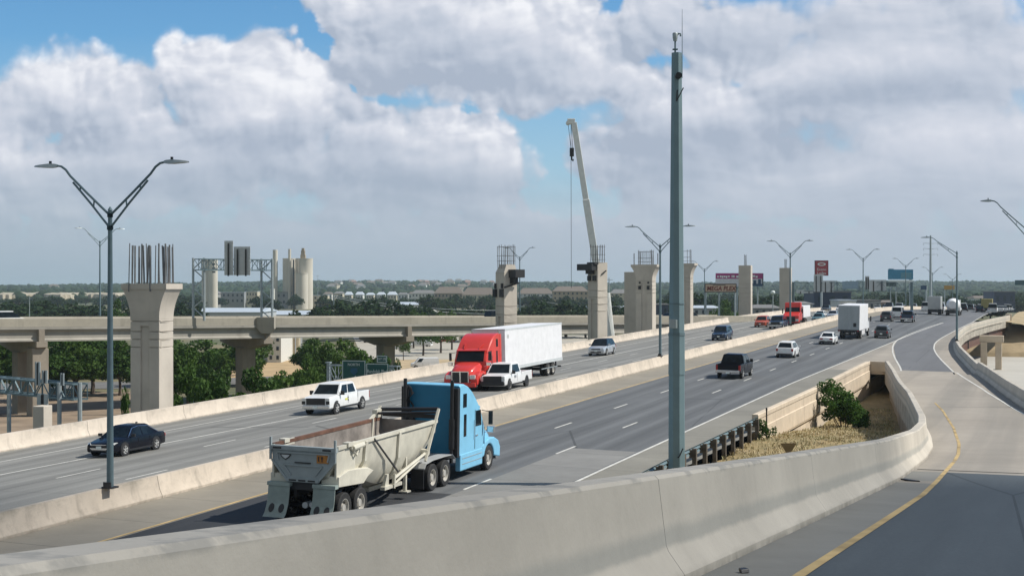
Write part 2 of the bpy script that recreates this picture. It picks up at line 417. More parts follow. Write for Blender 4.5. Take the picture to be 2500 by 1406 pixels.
M = {}
M['conc_bar'] = concrete('barrier concrete', (0.62, 0.54, 0.45), joints=9.15, stain=0.75, hband='median')
M['conc_far'] = concrete('far barrier concrete', (0.66, 0.58, 0.49), joints=9.15, stain=0.6, hband='far')
M['conc_ramp_bar'] = concrete('parapet concrete', (0.53, 0.485, 0.415), joints=9.15, stain=0.2, scale=0.8, seg=0.03, jw=0.016, hband='ramp')
M['conc_wall'] = concrete('retaining wall concrete', (0.64, 0.54, 0.42), joints=9.15, stain=0.35, seg=0.05)
M['conc_pier'] = concrete('pier concrete', (0.55, 0.50, 0.435), stain=0.35, scale=0.6)
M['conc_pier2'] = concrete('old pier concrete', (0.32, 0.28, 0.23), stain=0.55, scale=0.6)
M['conc_girder'] = concrete('girder concrete', (0.38, 0.36, 0.32), stain=0.55, scale=0.4)
M['conc_par'] = concrete('flyover parapet concrete', (0.40, 0.37, 0.31), stain=0.75, scale=0.5)
M['conc_shoulder'] = concrete('shoulder concrete', (0.285, 0.26, 0.215), joints=4.6, stain=0.5, streak=False, scale=0.5, seg=0.06, jw=0.03)
M['conc_outer'] = concrete('outer shoulder', (0.235, 0.225, 0.195), joints=4.6, stain=0.5, streak=False, scale=0.5, seg=0.05, jw=0.03)
M['conc_ramp'] = concrete('ramp deck concrete', (0.345, 0.31, 0.265), joints=None, stain=0.35, streak=False, scale=0.35, wheel=True)
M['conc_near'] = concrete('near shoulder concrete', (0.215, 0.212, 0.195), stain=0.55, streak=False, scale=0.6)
M['conc_lane'] = concrete('lane concrete', (0.235, 0.232, 0.222), joints=4.6, stain=0.5, streak=False, scale=0.5, seg=0.08)
M['asph_n'] = asphalt('northbound asphalt', (0.124, 0.129, 0.133), lane0=-27.25, lanew=3.3, wear=0.4, patch=0.34)
M['asph_new'] = asphalt('fresh asphalt', (0.045, 0.048, 0.053), lane0=-27.25, lanew=3.3, wear=0.12, patch=0.2)
M['asph_s'] = asphalt('southbound asphalt', (0.21, 0.208, 0.195), lane0=-31.0, lanew=3.3, wear=0.4, patch=0.34, joint=4.6)
M['asph_ramp'] = asphalt('ramp asphalt', (0.15, 0.152, 0.158), wear=0.0, patch=0.15)
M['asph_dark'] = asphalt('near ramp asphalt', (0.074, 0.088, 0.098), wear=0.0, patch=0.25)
M['asph_street'] = asphalt('street asphalt', (0.17, 0.165, 0.155), patch=0.2)
M['white_line'] = plain('white road paint', (0.56, 0.55, 0.51), 0.8, var=0.18, scale=1.5)
M['yellow_line'] = plain('yellow road paint', (0.50, 0.36, 0.17), 0.85, var=0.25, scale=1.0)
M['faded_yellow'] = plain('faded yellow paint', (0.40, 0.29, 0.13), 0.9, var=0.4, scale=0.8)
M['black_rub'] = plain('black sealant', (0.02, 0.02, 0.02), 0.9)
M['galv'] = plain('galvanised steel', (0.36, 0.41, 0.43), 0.5, 0.25, var=0.12)
M['galv_dk'] = plain('weathered galvanised steel', (0.13, 0.19, 0.215), 0.55, 0.2, var=0.12)
M['pole_steel'] = plain('pole steel', (0.165, 0.245, 0.275), 0.55, 0.08, var=0.10, scale=1.0)
M['dark_steel'] = plain('dark steel', (0.035, 0.035, 0.038), 0.6, 0.2)
M['rebar'] = plain('rebar steel', (0.17, 0.175, 0.18), 0.7, 0.2, var=0.3)
M['rust'] = plain('rusty steel', (0.15, 0.075, 0.05), 0.85, 0.1, var=0.35, scale=2.0)
M['sign_back'] = plain('sign back aluminium', (0.56, 0.59, 0.60), 0.55, 0.1, var=0.08)
M['sign_green'] = plain('green sign sheeting', (0.008, 0.085, 0.078), 0.4, var=0.1)
M['sign_white'] = plain('white sign sheeting', (0.72, 0.78, 0.76), 0.5, var=0.05)
M['tyre'] = plain('tyre rubber', (0.022, 0.022, 0.023), 0.85, var=0.2)
M['rim'] = plain('alloy rim', (0.68, 0.68, 0.67), 0.4, 0.3, var=0.1)
M['rim_steel'] = plain('painted steel rim', (0.52, 0.50, 0.46), 0.5, 0.25, var=0.15)
M['chrome'] = plain('chrome', (0.75, 0.76, 0.78), 0.12, 0.95, var=0.05)
M['black_pl'] = plain('black plastic', (0.018, 0.018, 0.02), 0.5, var=0.2)
M['glass'] = glass('car glass')
M['glass_b'] = glass('window glass', (0.03, 0.04, 0.05), 0.08)
M['lamp_red'] = plain('red lamp lens', (0.32, 0.02, 0.02), 0.25, var=0.1)
M['lamp_white'] = plain('clear lamp lens', (0.70, 0.72, 0.72), 0.12, 0.2, var=0.1)
M['amber'] = plain('amber lens', (0.75, 0.32, 0.05), 0.3)
M['wood'] = plain('treated timber', (0.11, 0.092, 0.072), 0.9, var=0.4)
M['bark'] = plain('bark', (0.085, 0.065, 0.05), 0.95, var=0.35, scale=6.0)
M['leaf'] = foliage('live oak leaves', (0.030, 0.070, 0.016), (0.074, 0.138, 0.030), (0.125, 0.19, 0.055))
M['leaf_lt'] = foliage('light leaves', (0.040, 0.085, 0.018), (0.085, 0.15, 0.035), (0.13, 0.19, 0.06))
M['leaf_far'] = foliage('far woodland leaves', (0.012, 0.032, 0.014), (0.028, 0.058, 0.022), (0.052, 0.082, 0.034), 0.03)
M['leaf_ju'] = foliage('shrub leaves', (0.035, 0.09, 0.018), (0.085, 0.17, 0.035), (0.16, 0.25, 0.06), 0.9)
# ------------------------------------------------------------------ ground and hills
def hill_h(x, y):
    """height of the low land and the far ridges"""
    r = math.hypot(x, y)
    a = 0.5 + 0.5 * math.sin(x * 0.0013 + 0.6) * math.cos(x * 0.00047 + 1.1)
    t = max(0.0, min(1.0, (y - 1500) / 2100)); t = t * t * (3 - 2 * t)
    h = t * (13 + 13 * a + 3.0 * math.sin(x * 0.004 + y * 0.001))
    return h + 0.6 * math.sin(x * 0.01) * math.cos(y * 0.011) * min(1, max(0, (r - 500) / 600))
def make_ground():
    xs = sorted(set(list(np.linspace(-400, 400, 41)) + list(np.linspace(-5200, 5200, 90))))
    ys = sorted(set([-300, -100, 0] + list(np.linspace(50, 1200, 47)) + list(np.linspace(1300, 7500, 60)) + [9000, 12000]))
    vs = [(x, y, hill_h(x, y)) for y in ys for x in xs]; n = len(xs)
    fs = [(j * n + i, j * n + i + 1, (j + 1) * n + i + 1, (j + 1) * n + i) for j in range(len(ys) - 1) for i in range(n - 1)]
    b = MB(); b.add(vs, fs)
    m, N, bs = mat('dry ground')
    pos = N.n('ShaderNodeNewGeometry').outputs['Position']
    f = N.noise(pos, 0.02, 6, 0.65); g = N.noise(pos, 0.15, 5, 0.6)
    col = N.mix(N.mr(f, 0.36, 0.55), (0.17, 0.15, 0.075), (0.055, 0.08, 0.03))
    col = N.mix(N.mr(g, 0.35, 0.75, 0.0, 0.6), col, (0.25, 0.19, 0.12))
    y = N.sep(pos)[1]
    col = N.mix(N.mr(y, 900, 1500), col, N.mix(N.mr(N.noise(pos, 0.012, 5, 0.7), 0.4, 0.62), (0.035, 0.058, 0.024), (0.10, 0.105, 0.055)))
    N.put(bs.inputs['Base Color'], col); bs.inputs['Roughness'].default_value = 0.95
    return tag(b.build('ground', m, sm=60, fix=False), 'wide dry low ground with grass reaching to far hills', 'ground', kind='structure')
make_ground()

def strip(name, us, va, vb, zf, dz, m, thick=0.0):
    """a paved ribbon between v = va(u) and vb(u)"""
    fa = va if callable(va) else (lambda u: va); fb = vb if callable(vb) else (lambda u: vb)
    b = MB(); k = 4
    rows = []
    for u in us:
        a, c = fa(u), fb(u)
        rows.append([P(u, a + (c - a) * i / k, dz, zf) for i in range(k + 1)])
    b.loft(rows, caps=False, closed=False)
    return b.build(name, m, fix=False)
def ur(a, b, st=4.0):
    n = max(1, int(round((b - a) / st))); return [a + (b - a) * i / n for i in range(n + 1)]
def S(o, label, cat='road'): return tag(o, label, cat, kind='structure')

V_EDGE = lambda u: float(np.interp(u, [0, 60, 110, 156, 200, 240, 420, 700], [-17.4, -17.35, -17.05, -16.0, -15.0, -13.6, -12.5, -12.5]))
V_GRAIL = lambda u: float(np.interp(u, [0, 60, 78, 97, 122, 126], [-14.6, -14.35, -13.9, -13.4, -13.1, -13.0]))
V_LPAR = lambda u: float(np.interp(u, [-40, 11.5, 34, 47, 53, 60, 70.5, 83, 94, 110, 125], [-3.05, -3.15, -3.2, -3.5, -3.7, -4.2, -5.2, -6.5, -7.9, -9.75, -11.6]))
V_YEL = lambda u: float(np.interp(u, [-40, 13, 28, 50, 57, 68, 81, 102], [-2.0, -2.0, -1.95, -2.35, -2.65, -3.4, -4.6, -7.1]))
V_RLINE = lambda u: float(np.interp(u, [-40, 20, 50, 66, 79, 91, 104, 118, 133, 143, 153, 163, 173, 181, 190, 215, 247, 420, 700], [2.1, 2.2, 1.85, 1.0, -.4, -1.8, -3.35, -5.2, -7.0, -8.2, -9.3, -10.2, -10.75, -10.9, -10.85, -10.3, -9.4, -8.6, -8.6]))
V_RPAR = lambda u: float(np.interp(u, [-40, 30, 55, 70, 88, 101, 114, 132, 151, 162, 173, 187, 202, 215, 235, 261, 420, 700], [4.2, 3.6, 2.6, 1.4, -.55, -1.8, -3.1, -5.0, -6.9, -7.75, -8.35, -8.75, -8.75, -8.3, -6.6, -4.0, -3.5, -3.5]))

S(strip('southbound_road', ur(-20, 680), -46.6, -30.9, zr, 0.0, M['asph_s']), 'grey southbound carriageway left of the median barrier')
S(strip('inner_shoulder', ur(-20, 680), -30.2, -27.0, zr, 0.0, M['conc_shoulder']), 'tan concrete shoulder beside the median barrier', 'shoulder')
S(strip('northbound_road', ur(-20, 680), -27.0, V_EDGE, zr, 0.004, M['asph_n']), 'dark northbound carriageway with white lane dashes')
S(strip('outer_shoulder', ur(-20, 126), V_EDGE, V_GRAIL, zr, 0.0, M['conc_outer']), 'grey outer shoulder beside the guardrail', 'shoulder')
S(strip('fresh_asphalt', ur(-20, 51), -27.0, -20.75, zr, 0.008, M['asph_new']), 'black fresh asphalt on two lanes under the dump truck')
S(strip('concrete_lane', ur(-20, 66), -20.7, -17.5, zr, 0.008, M['conc_lane']), 'pale concrete lane patch beside the right edge line')
S(strip('gore', ur(126, 250), V_EDGE, lambda u: V_RPAR(u) + .3, zr, 0.0, M['conc_ramp']), 'tan concrete gore between highway and ramp', 'gore')
S(strip('ramp_deck', ur(-40, 128, 3), lambda u: V_LPAR(u) + .2 if u < 125 else -12.0, lambda u: V_RPAR(u) - .05, zramp, 0.006, M['conc_ramp']), 'tan concrete deck of the entrance ramp', 'ramp')
S(strip('merge_lane', ur(128, 680), lambda u: float(np.interp(u, [128, 144, 164, 181, 207, 241, 700], [-10.6, -12.5, -14.5, -15.5, -15.1, -13.75, -12.5])), V_RLINE, zr, 0.010, M['asph_ramp']), 'grey asphalt lane joining the highway from the ramp')
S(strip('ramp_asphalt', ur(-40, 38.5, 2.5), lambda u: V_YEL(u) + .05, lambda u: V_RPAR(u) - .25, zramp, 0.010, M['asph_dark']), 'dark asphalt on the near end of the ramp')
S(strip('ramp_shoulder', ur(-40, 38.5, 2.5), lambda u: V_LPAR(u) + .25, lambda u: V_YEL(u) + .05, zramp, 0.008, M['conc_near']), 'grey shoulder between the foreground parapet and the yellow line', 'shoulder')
b = MB(); b.m = 0
rows = [[P(39.6, v, 0.014, zramp), P(39.78, v, 0.014, zramp)] for v in np.linspace(-2.9, 3.2, 9)]
b.loft(rows, caps=False, closed=False)
S(b.build('expansion_joint', M['black_rub'], fix=False), 'black expansion joint across the ramp', 'joint')

def line(name, us, vf, w, zf, dz, m, label):
    f = vf if callable(vf) else (lambda u: vf)
    return S(strip(name, us, lambda u: f(u) - w / 2, lambda u: f(u) + w / 2, zf, dz, m), label, 'road marking')
line('yellow_edge_line', ur(-20, 680), -27.15, 0.12, zr, 0.012, M['yellow_line'], 'yellow edge line left of the northbound lanes')
line('white_edge_line', ur(-20, 241), V_EDGE, 0.15, zr, 0.014, M['white_line'], 'white edge line right of the northbound lanes')
line('ramp_yellow_line', ur(-40, 88, 2), V_YEL, 0.11, zramp, 0.016, M['faded_yellow'], 'yellow edge line curving along the ramp')
line('ramp_edge_line', ur(127, 241, 3), lambda u: float(np.interp(u, [127, 131, 144, 154, 164, 172, 181, 194, 207, 225, 241], [-10.6, -11.0, -12.6, -13.7, -14.6, -15.15, -15.5, -15.45, -15.1, -14.45, -13.75])), 0.15, zr, 0.018, M['white_line'], 'white line bounding the gore on the ramp side')
line('ramp_right_line', ur(20, 680, 4), V_RLINE, 0.14, lambda u, v: max(zramp(u, v), zr(u, v) if u > 110 else -99), 0.018, M['white_line'], 'white line along the right side of the ramp')
line('shoulder_line', ur(-20, 680), -43.9, 0.12, zr, 0.006, M['white_line'], 'thin white line beside the far barrier')
line('lane_divider_line', ur(-20, 680), lambda u: float(np.interp(u, [0, 50, 90, 700], [-40.9, -40.8, -39.6, -39.4])), 0.15, zr, 0.008, M['white_line'], 'solid white line between southbound lanes')
def dashes(name, v, u0, per, ln, u1, zf, dz, label):
    b = MB(); u = u0
    while u < u1:
        rows = [[P(u + k * ln / 2, v - .06, dz, zf), P(u + k * ln / 2, v + .06, dz, zf)] for k in range(3)]
        b.loft(rows, caps=False, closed=False); u += per
    o = b.build(name, M['white_line'], fix=False); return S(o, label, 'road marking')
dashes('lane_dashes', -23.95, 38.6 - 11.6, 11.6, 3.0, 600, zr, 0.013, 'white dashes of the left northbound lane line')
dashes('lane_dashes', -20.72, 52.4 - 23.2, 11.5, 3.0, 600, zr, 0.0135, 'white dashes of the right northbound lane line')
dashes('lane_dashes', -37.6, 49.6 - 22.4, 11.2, 3.0, 600, zr, 0.008, 'white dashes of the middle southbound lane line')
dashes('lane_dashes', -34.4, 49.8 - 22.4, 11.2, 3.0, 600, zr, 0.008, 'white dashes of the southbound lane line nearest the median')

# embankment faces below the road edges
def wall_strip(name, us, vf, zt, zb, m, th=0.3, side=1):
    b = MB(); rows = []
    for u in us:
        v = vf(u) if callable(vf) else vf
        x0, y0 = xy(u, v); x1, y1 = xy(u, v + th * side)
        t, bo = zt(u, v), zb(u, v)
        rows.append([(x0, y0, bo), (x0, y0, t), (x1, y1, t), (x1, y1, bo)])
    b.loft(rows, caps=True)
    return b.build(name, m)
tag(wall_strip('retaining_wall', ur(-20, 680, 8), -46.95, lambda u, v: zr(u, v) - 0.02, lambda u, v: -0.5, M['conc_wall'], .3), 'long concrete retaining wall under the far barrier', 'wall')
# ------------------------------------------------------------------ barriers, walls, guardrail
def barrier(name, us, vf, zf, prof, m, label, cat='barrier', base=0.0):
    b = MB(); rows = []
    for u in us:
        v = vf(u) if callable(vf) else vf
        z = zf(u, v); rows.append([(*xy(u, v + dv), z + dz + base) for dv, dz in prof])
    b.loft(rows, caps=True)
    o = b.build(name, m, sm=25, fix=False)
    at_ = o.data.attributes.new('hgt', 'FLOAT', 'POINT'); at_.data.foreach_set('value', [dz for _ in us for dv, dz in prof])
    return tag(o, label, cat)
FSH = [(-.31, -.1), (-.31, .08), (-.19, .33), (-.09, .80), (.09, .80), (.19, .33), (.31, .08), (.31, -.1)]
FAR = [(-.14, -.4), (-.14, .82), (.12, .82), (.17, .33), (.30, .07), (.30, -.1)]
RPL = [(-.16, -1.0), (-.16, .88), (-.13, .91), (.10, .91), (.13, .88), (.165, .60), (.20, .32), (.22, .27), (.36, .08), (.36, -.1)]
RPR = [(-.36, -.1), (-.36, .08), (-.20, .30), (-.13, .88), (-.10, .91), (.13, .91), (.16, .88), (.16, -1.0)]
barrier('median_barrier', ur(-20, 680, 4), VM, zr, FSH, M['conc_bar'], 'long stained concrete median barrier carrying the lamp posts')
barrier('roadside_barrier', ur(-20, 680, 4), -46.75, zr, FAR, M['conc_far'], 'tan concrete barrier on the far side of the highway')
def zpar(u, v): return zramp(u, v) if u < 125 else zr(u, v)
barrier('ramp_parapet', ur(-40, 125, 1.5), V_LPAR, zramp, RPL, M['conc_ramp_bar'], 'smooth pale concrete parapet sweeping across the foreground', 'parapet')
barrier('ramp_parapet', ur(30, 262, 2), V_RPAR, zpar, RPR, M['conc_ramp_bar'], 'curving concrete parapet on the outer side of the ramp bridge', 'parapet')

# the hollow between highway and ramp
ZI = lambda u: float(np.interp(u, [-40, 40, 60, 76, 84, 97, 125, 150], [4.5, 5.7, 6.25, 6.5, 6.1, 5.3, 5.5, 5.5]))
def make_infill():
    b = MB(); rows = []
    for u in ur(-40, 156, 2):
        a, c = V_GRAIL(min(u, 126)) + .05, V_LPAR(min(u, 125)) + .6
        rows.append([(*xy(u, a + (c - a) * k / 10), ZI(u) + 0.12 * math.sin(u * .7 + k) * math.sin(k * 1.3 + u * .2)) for k in range(11)])
    b.loft(rows, caps=False, closed=False)
    m, N, bs = mat('dry earth and straw')
    pos = N.n('ShaderNodeNewGeometry').outputs['Position']
    col = N.mix(N.mr(N.noise(pos, 0.9, 6, 0.65), 0.35, 0.65), (0.34, 0.25, 0.12), (0.20, 0.16, 0.07))
    N.put(bs.inputs['Base Color'], col); bs.inputs['Roughness'].default_value = 0.95
    S(b.build('infill_ground', m, sm=50, fix=False), 'sunken dry ground between highway and ramp', 'ground')
make_infill()
def hw_wall(u0, u1, off, zt, zb, name, label):
    o = wall_strip(name, ur(u0, u1, 3), lambda u: V_GRAIL(u) + off, zt, zb, M['conc_wall'], .35, -1)
    return tag(o, label, 'wall')
bw = empty('retaining_wall', P(100, -13.4, -1)); tag(bw, 'cream panelled concrete wall below the highway shoulder, behind the shrub', 'wall')
def kid(o, parent):
    o.parent = parent; o.matrix_parent_inverse = parent.matrix_basis.inverted(); return o
bb = MB(); rows = []
WPR = [(-.30, -1.0), (-.30, .80), (-.27, .84), (.0, .84), (.05, .80), (.05, .60), (.0, .58), (.0, .08), (.06, .04), (.06, -.86), (.01, -.92), (.01, -.97), (-.05, -1.0)]
for u in ur(77.5, 125.2, 2):
    v = V_GRAIL(u); z = zr(u, v); rows.append([(*xy(u, v + dv), z + dz) for dv, dz in WPR])
bb.loft(rows); kid(bb.build('parapet_panel', M['conc_wall'], sm=20), bw)
kid(wall_strip('lower_wall', ur(77.5, 156, 3), lambda u: V_GRAIL(min(u, 126)) - .16, lambda u, v: zr(u, v) - 1.0, lambda u, v: 3.0, M['conc_wall'], .3, -1), bw)
# closing beam with the dark opening under it
bm_ = MB(); pA = P(125.2, V_GRAIL(125.2) - .1, 0); pB = P(125.2, V_LPAR(125) + .1, 0)
for za, zb_, th in ((-.22, .84, .3),):
    bm_.prism([(pA[0], pA[1], pA[2] + za), (pB[0], pB[1], pB[2] + za), (pB[0], pB[1], pB[2] + zb_), (pA[0], pA[1], pA[2] + zb_)], (DX * th, DY * th, 0))
bm_.prism([(pA[0], pA[1], pA[2] + .02), (pB[0], pB[1], pB[2] + .02), (pB[0], pB[1], pB[2] + .10), (pA[0], pA[1], pA[2] + .10)], (-DX * .05, -DY * .05, 0))
tag(bm_.build('end_beam', M['conc_wall']), 'short concrete end beam spanning above the dark opening', 'beam')
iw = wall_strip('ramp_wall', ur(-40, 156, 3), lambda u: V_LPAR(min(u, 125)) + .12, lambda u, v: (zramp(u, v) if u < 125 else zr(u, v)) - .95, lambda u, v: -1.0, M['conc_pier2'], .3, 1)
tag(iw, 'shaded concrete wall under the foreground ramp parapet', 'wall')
cw = MB(); a0 = xy(155, -13.6); a1 = xy(155, -10.8)
cw.prism([(a0[0], a0[1], 3), (a1[0], a1[1], 3), (a1[0], a1[1], 7.4), (a0[0], a0[1], 7.4)], (DX * .3, DY * .3, 0))
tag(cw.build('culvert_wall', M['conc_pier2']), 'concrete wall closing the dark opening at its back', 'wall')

def make_grass(name, label, n, area, zf, h0, h1, cols, seed=3):
    r = np.random.default_rng(seed); vs = []; fs = []; mi = []
    for i in range(n):
        u, v = area(r); x, y = xy(u, v); z = zf(u)
        a = r.uniform(0, 6.28); l = r.uniform(h0, h1); w = 0.012 + 0.02 * r.random(); ln = r.uniform(.2, .9) * l
        dx, dy = math.cos(a), math.sin(a); o = len(vs)
        vs += [(x - dy * w, y + dx * w, z), (x + dy * w, y - dx * w, z), (x + dx * ln * .4 + dy * w * .7, y + dy * ln * .4 - dx * w * .7, z + l * .65), (x + dx * ln * .4 - dy * w * .7, y + dy * ln * .4 + dx * w * .7, z + l * .65), (x + dx * ln, y + dy * ln, z + l * .9)]
        fs += [(o, o + 1, o + 2, o + 3), (o + 3, o + 2, o + 4)]
    b = MB(); b.add(vs, fs)
    m, N, bs = mat(name + ' blades')
    pos = N.n('ShaderNodeNewGeometry').outputs['Position']
    col = N.mix(N.mr(N.noise(pos, 0.55, 4, 0.6), 0.4, 0.62), cols[0], cols[1])
    col = N.mix(N.mr(N.noise(pos, 7.0, 2, 0.6), 0.35, 0.7), col, cols[2])
    N.put(bs.inputs['Base Color'], col); bs.inputs['Roughness'].default_value = 0.9
    return tag(b.build(name, m, fix=False), label, 'grass', kind='stuff')
def infill_area(r):
    while True:
        u = r.uniform(48, 112); a, c = V_GRAIL(u) + .15, V_LPAR(u) - .2
        v = r.uniform(a, c); k = math.sin(u * .9 + v * 1.3) + math.sin(u * .37 - v * 2.1 + 1) + math.sin(u * 2.3 + v * .8)
        if r.random() < min(1.0, 1.2 - (u - 48) / 70) * (1.0 if k > -.3 else .22): return u, v
make_grass('dry_grass', 'straw coloured dry grass between guardrail and parapet', 17000, infill_area, lambda u: ZI(u) + .03, .05, .20, [(0.42, 0.335, 0.195), (0.22, 0.24, 0.09), (0.56, 0.47, 0.31)])

# guardrail, seen from behind
gr = empty('guardrail', P(64, -14.2)); tag(gr, 'steel guardrail on dark timber posts left of the dry grass', 'guardrail')
GV = lambda u: V_GRAIL(u) + .05
rb = MB(); rows = []
for u in ur(20, 77.5, 2):
    z = zr(u, GV(u)); rows.append([(*xy(u, GV(u) + dv), z + dz) for dv, dz in [(-.02, .42), (-.09, .47), (-.09, .53), (-.02, .575), (-.09, .62), (-.09, .68), (-.02, .73), (0.0, .73), (-.06, .65), (0, .575), (-.06, .50), (0, .42)]])
rb.loft(rows); kid(rb.build('rail', M['galv_dk'], sm=40), gr)
pm = None
for i in range(28):
    u = 24.5 + i * 1.92; v = GV(u) + .17
    if pm is None:
        q = MB(); q.box((0, 0, -.15), (.19, .20, 1.75)); q.box((-.15, 0, .48), (.16, .15, .36))
        o = q.build('post', M['wood'], bev=.01); pm = o
    else: o = bpy.data.objects.new('post', pm.data); COL.objects.link(o); o.modifiers.new('edge', 'BEVEL').width = .01
    o.location = P(u, v); o.rotation_euler = (0, 0, -TH); kid(o, gr)
# delineator rods and a small drain marker
for u, h, lab in ((58.2, 1.35, 'thin dark marker rod beside the foot of the camera pole'), (77.6, 1.75, 'thin dark marker rod where guardrail meets the cream wall')):
    q = MB(); q.box((0, 0, h / 2), (.07, .03, h)); q.box((0, 0, h - .09), (.09, .04, .16))
    o = tag(q.build('marker_rod', M['dark_steel']), lab, 'marker'); x, y = xy(u, GV(u) + .42); o.location = (x, y, ZI(u) - .05); o.rotation_euler = (0, 0, -TH)
q = MB(); q.add([(-.22, 0, .62), (.22, 0, .62), (0, 0, .26), (-.22, .03, .62), (.22, .03, .62), (0, .03, .26)], [(0, 1, 2), (5, 4, 3), (0, 3, 4, 1), (1, 4, 5, 2), (2, 5, 3, 0)]); q.box((0, .06, .2), (.04, .04, .8))
o = tag(q.build('triangle_plate', plain('faded brown plate', (.36, .22, .09), .8)), 'small brown triangle plate just behind the foreground parapet', 'marker')
pt = at(1925, 1095, 33.2); o.location = (pt.x, pt.y, pt.z - .40); o.scale = (.85,) * 3

# ------------------------------------------------------------------ camera pole
def make_camera_pole():
    u, v = 57.0, -13.3
    x, y = at(1652, 703, 58.0)[:2]; z0 = 6.1; H = CZ + 573 / F * 58 - z0
    r = empty('camera_pole', (x, y, z0)); tag(r, 'tall faceted grey steel pole with surveillance camera and whip antenna on top', 'pole')
    b = MB(); n = 8; rings = []
    def ring(h, rad): return [(rad * math.cos(2 * math.pi * (k + .5) / n + .62), rad * math.sin(2 * math.pi * (k + .5) / n + .62), h) for k in range(n)]
    for h, rad in ((0, .355), (2.7, .340), (5.3, .326)): rings.append(ring(h, rad))
    b.loft(rings); b.build('lower_shaft', M['pole_steel'], r)
    b = MB(); b.loft([ring(5.3 - .35, .347), (ring(6.55, .338)), ring(6.6, .322), ring(H, .212)]); b.build('upper_shaft', M['pole_steel'], r)
    b = MB(); b.loft([ring(6.5, .352), ring(6.62, .350)]); b.loft([ring(7.75, .33), ring(7.8, .33)]); b.build('band', M['galv_dk'], r)
    b = MB(); b.box((0, 0, .03), (1.0, 1.0, .06))
    for k in range(4): b.tube([(.4 * (1 - 2 * (k & 1)), .4 * (1 - (k & 2)), 0), (.4 * (1 - 2 * (k & 1)), .4 * (1 - (k & 2)), .18)], .04, 6)
    b.build('base_plate', M['galv_dk'], r)
    b = MB(); b.box((-.2, -.33, 6.98), (.22, .14, .36)); b.box((-.05, -.40, 6.98), (.06, .05, .34), m=1); b.build('junction_box', [M['galv'], M['sign_white']], r)
    b = MB(); b.tube([(.02, -.36, 1.7), (.05, -.5, 1.75), (.2, -.42, 2.05)], .03, 6); b.tube([(.0, -.34, 0), (.1, -.45, .3), (.18, -.36, .55), (.05, -.5, .85), (.2, -.4, 1.0)], .035, 6); b.build('cable', M['black_pl'], r)
    b = MB(); b.tube([(.04, -.2, H - .95), (.04, -.42, H - .95)], .13, 12); b.tube([(.04, -.42, H - .95), (.04, -.425, H - .95)], .08, 12); b.build('cable_port', M['black_pl'], r)
    b = MB(); b.bar((-.03, -.22, H - 1.95), (.24, -.26, H - 1.42), .04); b.bar((-.03, -.22, H - 1.95), (-.0, -.22, H - 1.5), .04); b.build('winch_bracket', M['dark_steel'], r)
    b = MB(); b.tube([(-.06, 0, H), (-.06, 0, H + .52)], .035, 8); b.box((-.06, 0, H + .14), (.2, .2, .04)); b.build('camera_mast', M['galv_dk'], r)
    b = MB(); b.lathe([(.0, .45), (.075, .47), (.10, .6), (.11, .76), (.09, .80), (0, .81)], (-.06, 0, H), 12); b.build('camera', M['galv'], r, sm=40)
    b = MB(); b.tube([(0.0, 0, H + .68), (.07, 0, H + .77), (.14, 0, H + .77), (.16, 0, H + .66)], .035, 8); b.build('camera_arm', M['galv_dk'], r)
    b = MB(); b.tube([(.22, 0, H - 1.0), (.22, 0, H + .7), (.22, 0, H + 1.75)], [.018, .014, .008], 6); b.bar((0, 0, H - .9), (.22, 0, H - .9), .03); b.bar((0, 0, H - .2), (.22, 0, H - .2), .03); b.build('whip_antenna', M['galv_dk'], r)
make_camera_pole()

# ------------------------------------------------------------------ street lamps
def lamp_head(b, x, z, s):
    """cobra-head luminaire pointing outwards along s*x"""
    sec = []
    for t, w, zt, zb in ((0, .05, .045, -.04), (.12, .09, .07, -.06), (.35, .15, .075, -.065), (.72, .17, .045, -.045), (.95, .12, .02, -.03), (1.0, .05, 0, -.015)):
        sec.append([(x + s * t * .95, -w, z + zb), (x + s * t * .95, w, z + zb), (x + s * t * .95, w * .7, z + zt), (x + s * t * .95, -w * .7, z + zt)])
    b.loft(sec); b.box((x + s * .3, 0, z + .12), (.07, .07, .1), m=1)
def make_lamp(kind='double'):
    r = empty('street_lamp')
    top = 9.6
    b = MB(); n = 8
    b.tube([(0, 0, 0), (0, 0, 4.8), (0, 0, top)], [.125, .105, .075], 10); b.tube([(0, 0, top), (0, 0, top + .12)], [.09, .02], 8)
    b.build('pole', M['galv_dk'], r, sm=40)
    b = MB(); b.box((0, 0, .03), (.42, .42, .06)); b.box((0, -.17, .12), (.3, .05, .2)); b.build('base_plate', M['dark_steel'], r)
    for s in ((-1, 1) if kind == 'double' else (-1,)):
        k = 1.09 if kind == 'double' else 1.45
        a = MB()
        a.tube([(0, 0, 9.42), (s * .85 * k, 0, 10.2), (s * 1.5 * k, 0, 10.82), (s * 1.68 * k, 0, 11.05), (s * 1.85 * k, 0, 11.17), (s * 2.02 * k, 0, 11.2)], .042, 6)
        a.tube([(0, 0, 8.98), (s * .7 * k, 0, 9.82), (s * 1.40 * k, 0, 10.60)], .038, 6)
        a.bar((s * .60 * k, 0, 9.97), (s * .62 * k, 0, 9.72), .04); a.bar((s * 1.12 * k, 0, 10.46), (s * 1.13 * k, 0, 10.30), .04)
        a.tube([(0, 0, 8.92), (0, 0, 9.06)], .11, 8); a.tube([(0, 0, 9.36), (0, 0, 9.5)], .1, 8)
        ao = a.build('arm', M['galv_dk'], r, sm=40)
        h = MB(); lamp_head(h, s * 2.0 * k, 11.2, s); h.build('luminaire', [M['galv'], M['black_pl']], ao, sm=40)
    return r
lampD = make_lamp('double'); lampS = make_lamp('single')
MAPD, MAPS = tree_map(lampD), tree_map(lampS)
LG = 'double-armed street lamps on the median'
def put(proto, mp, first, loc, rz, label, cat, group):
    o = proto if first else copy_tree(proto, mp)
    o.location = loc; o.rotation_euler = (0, 0, rz); return tag(o, label, cat, group)
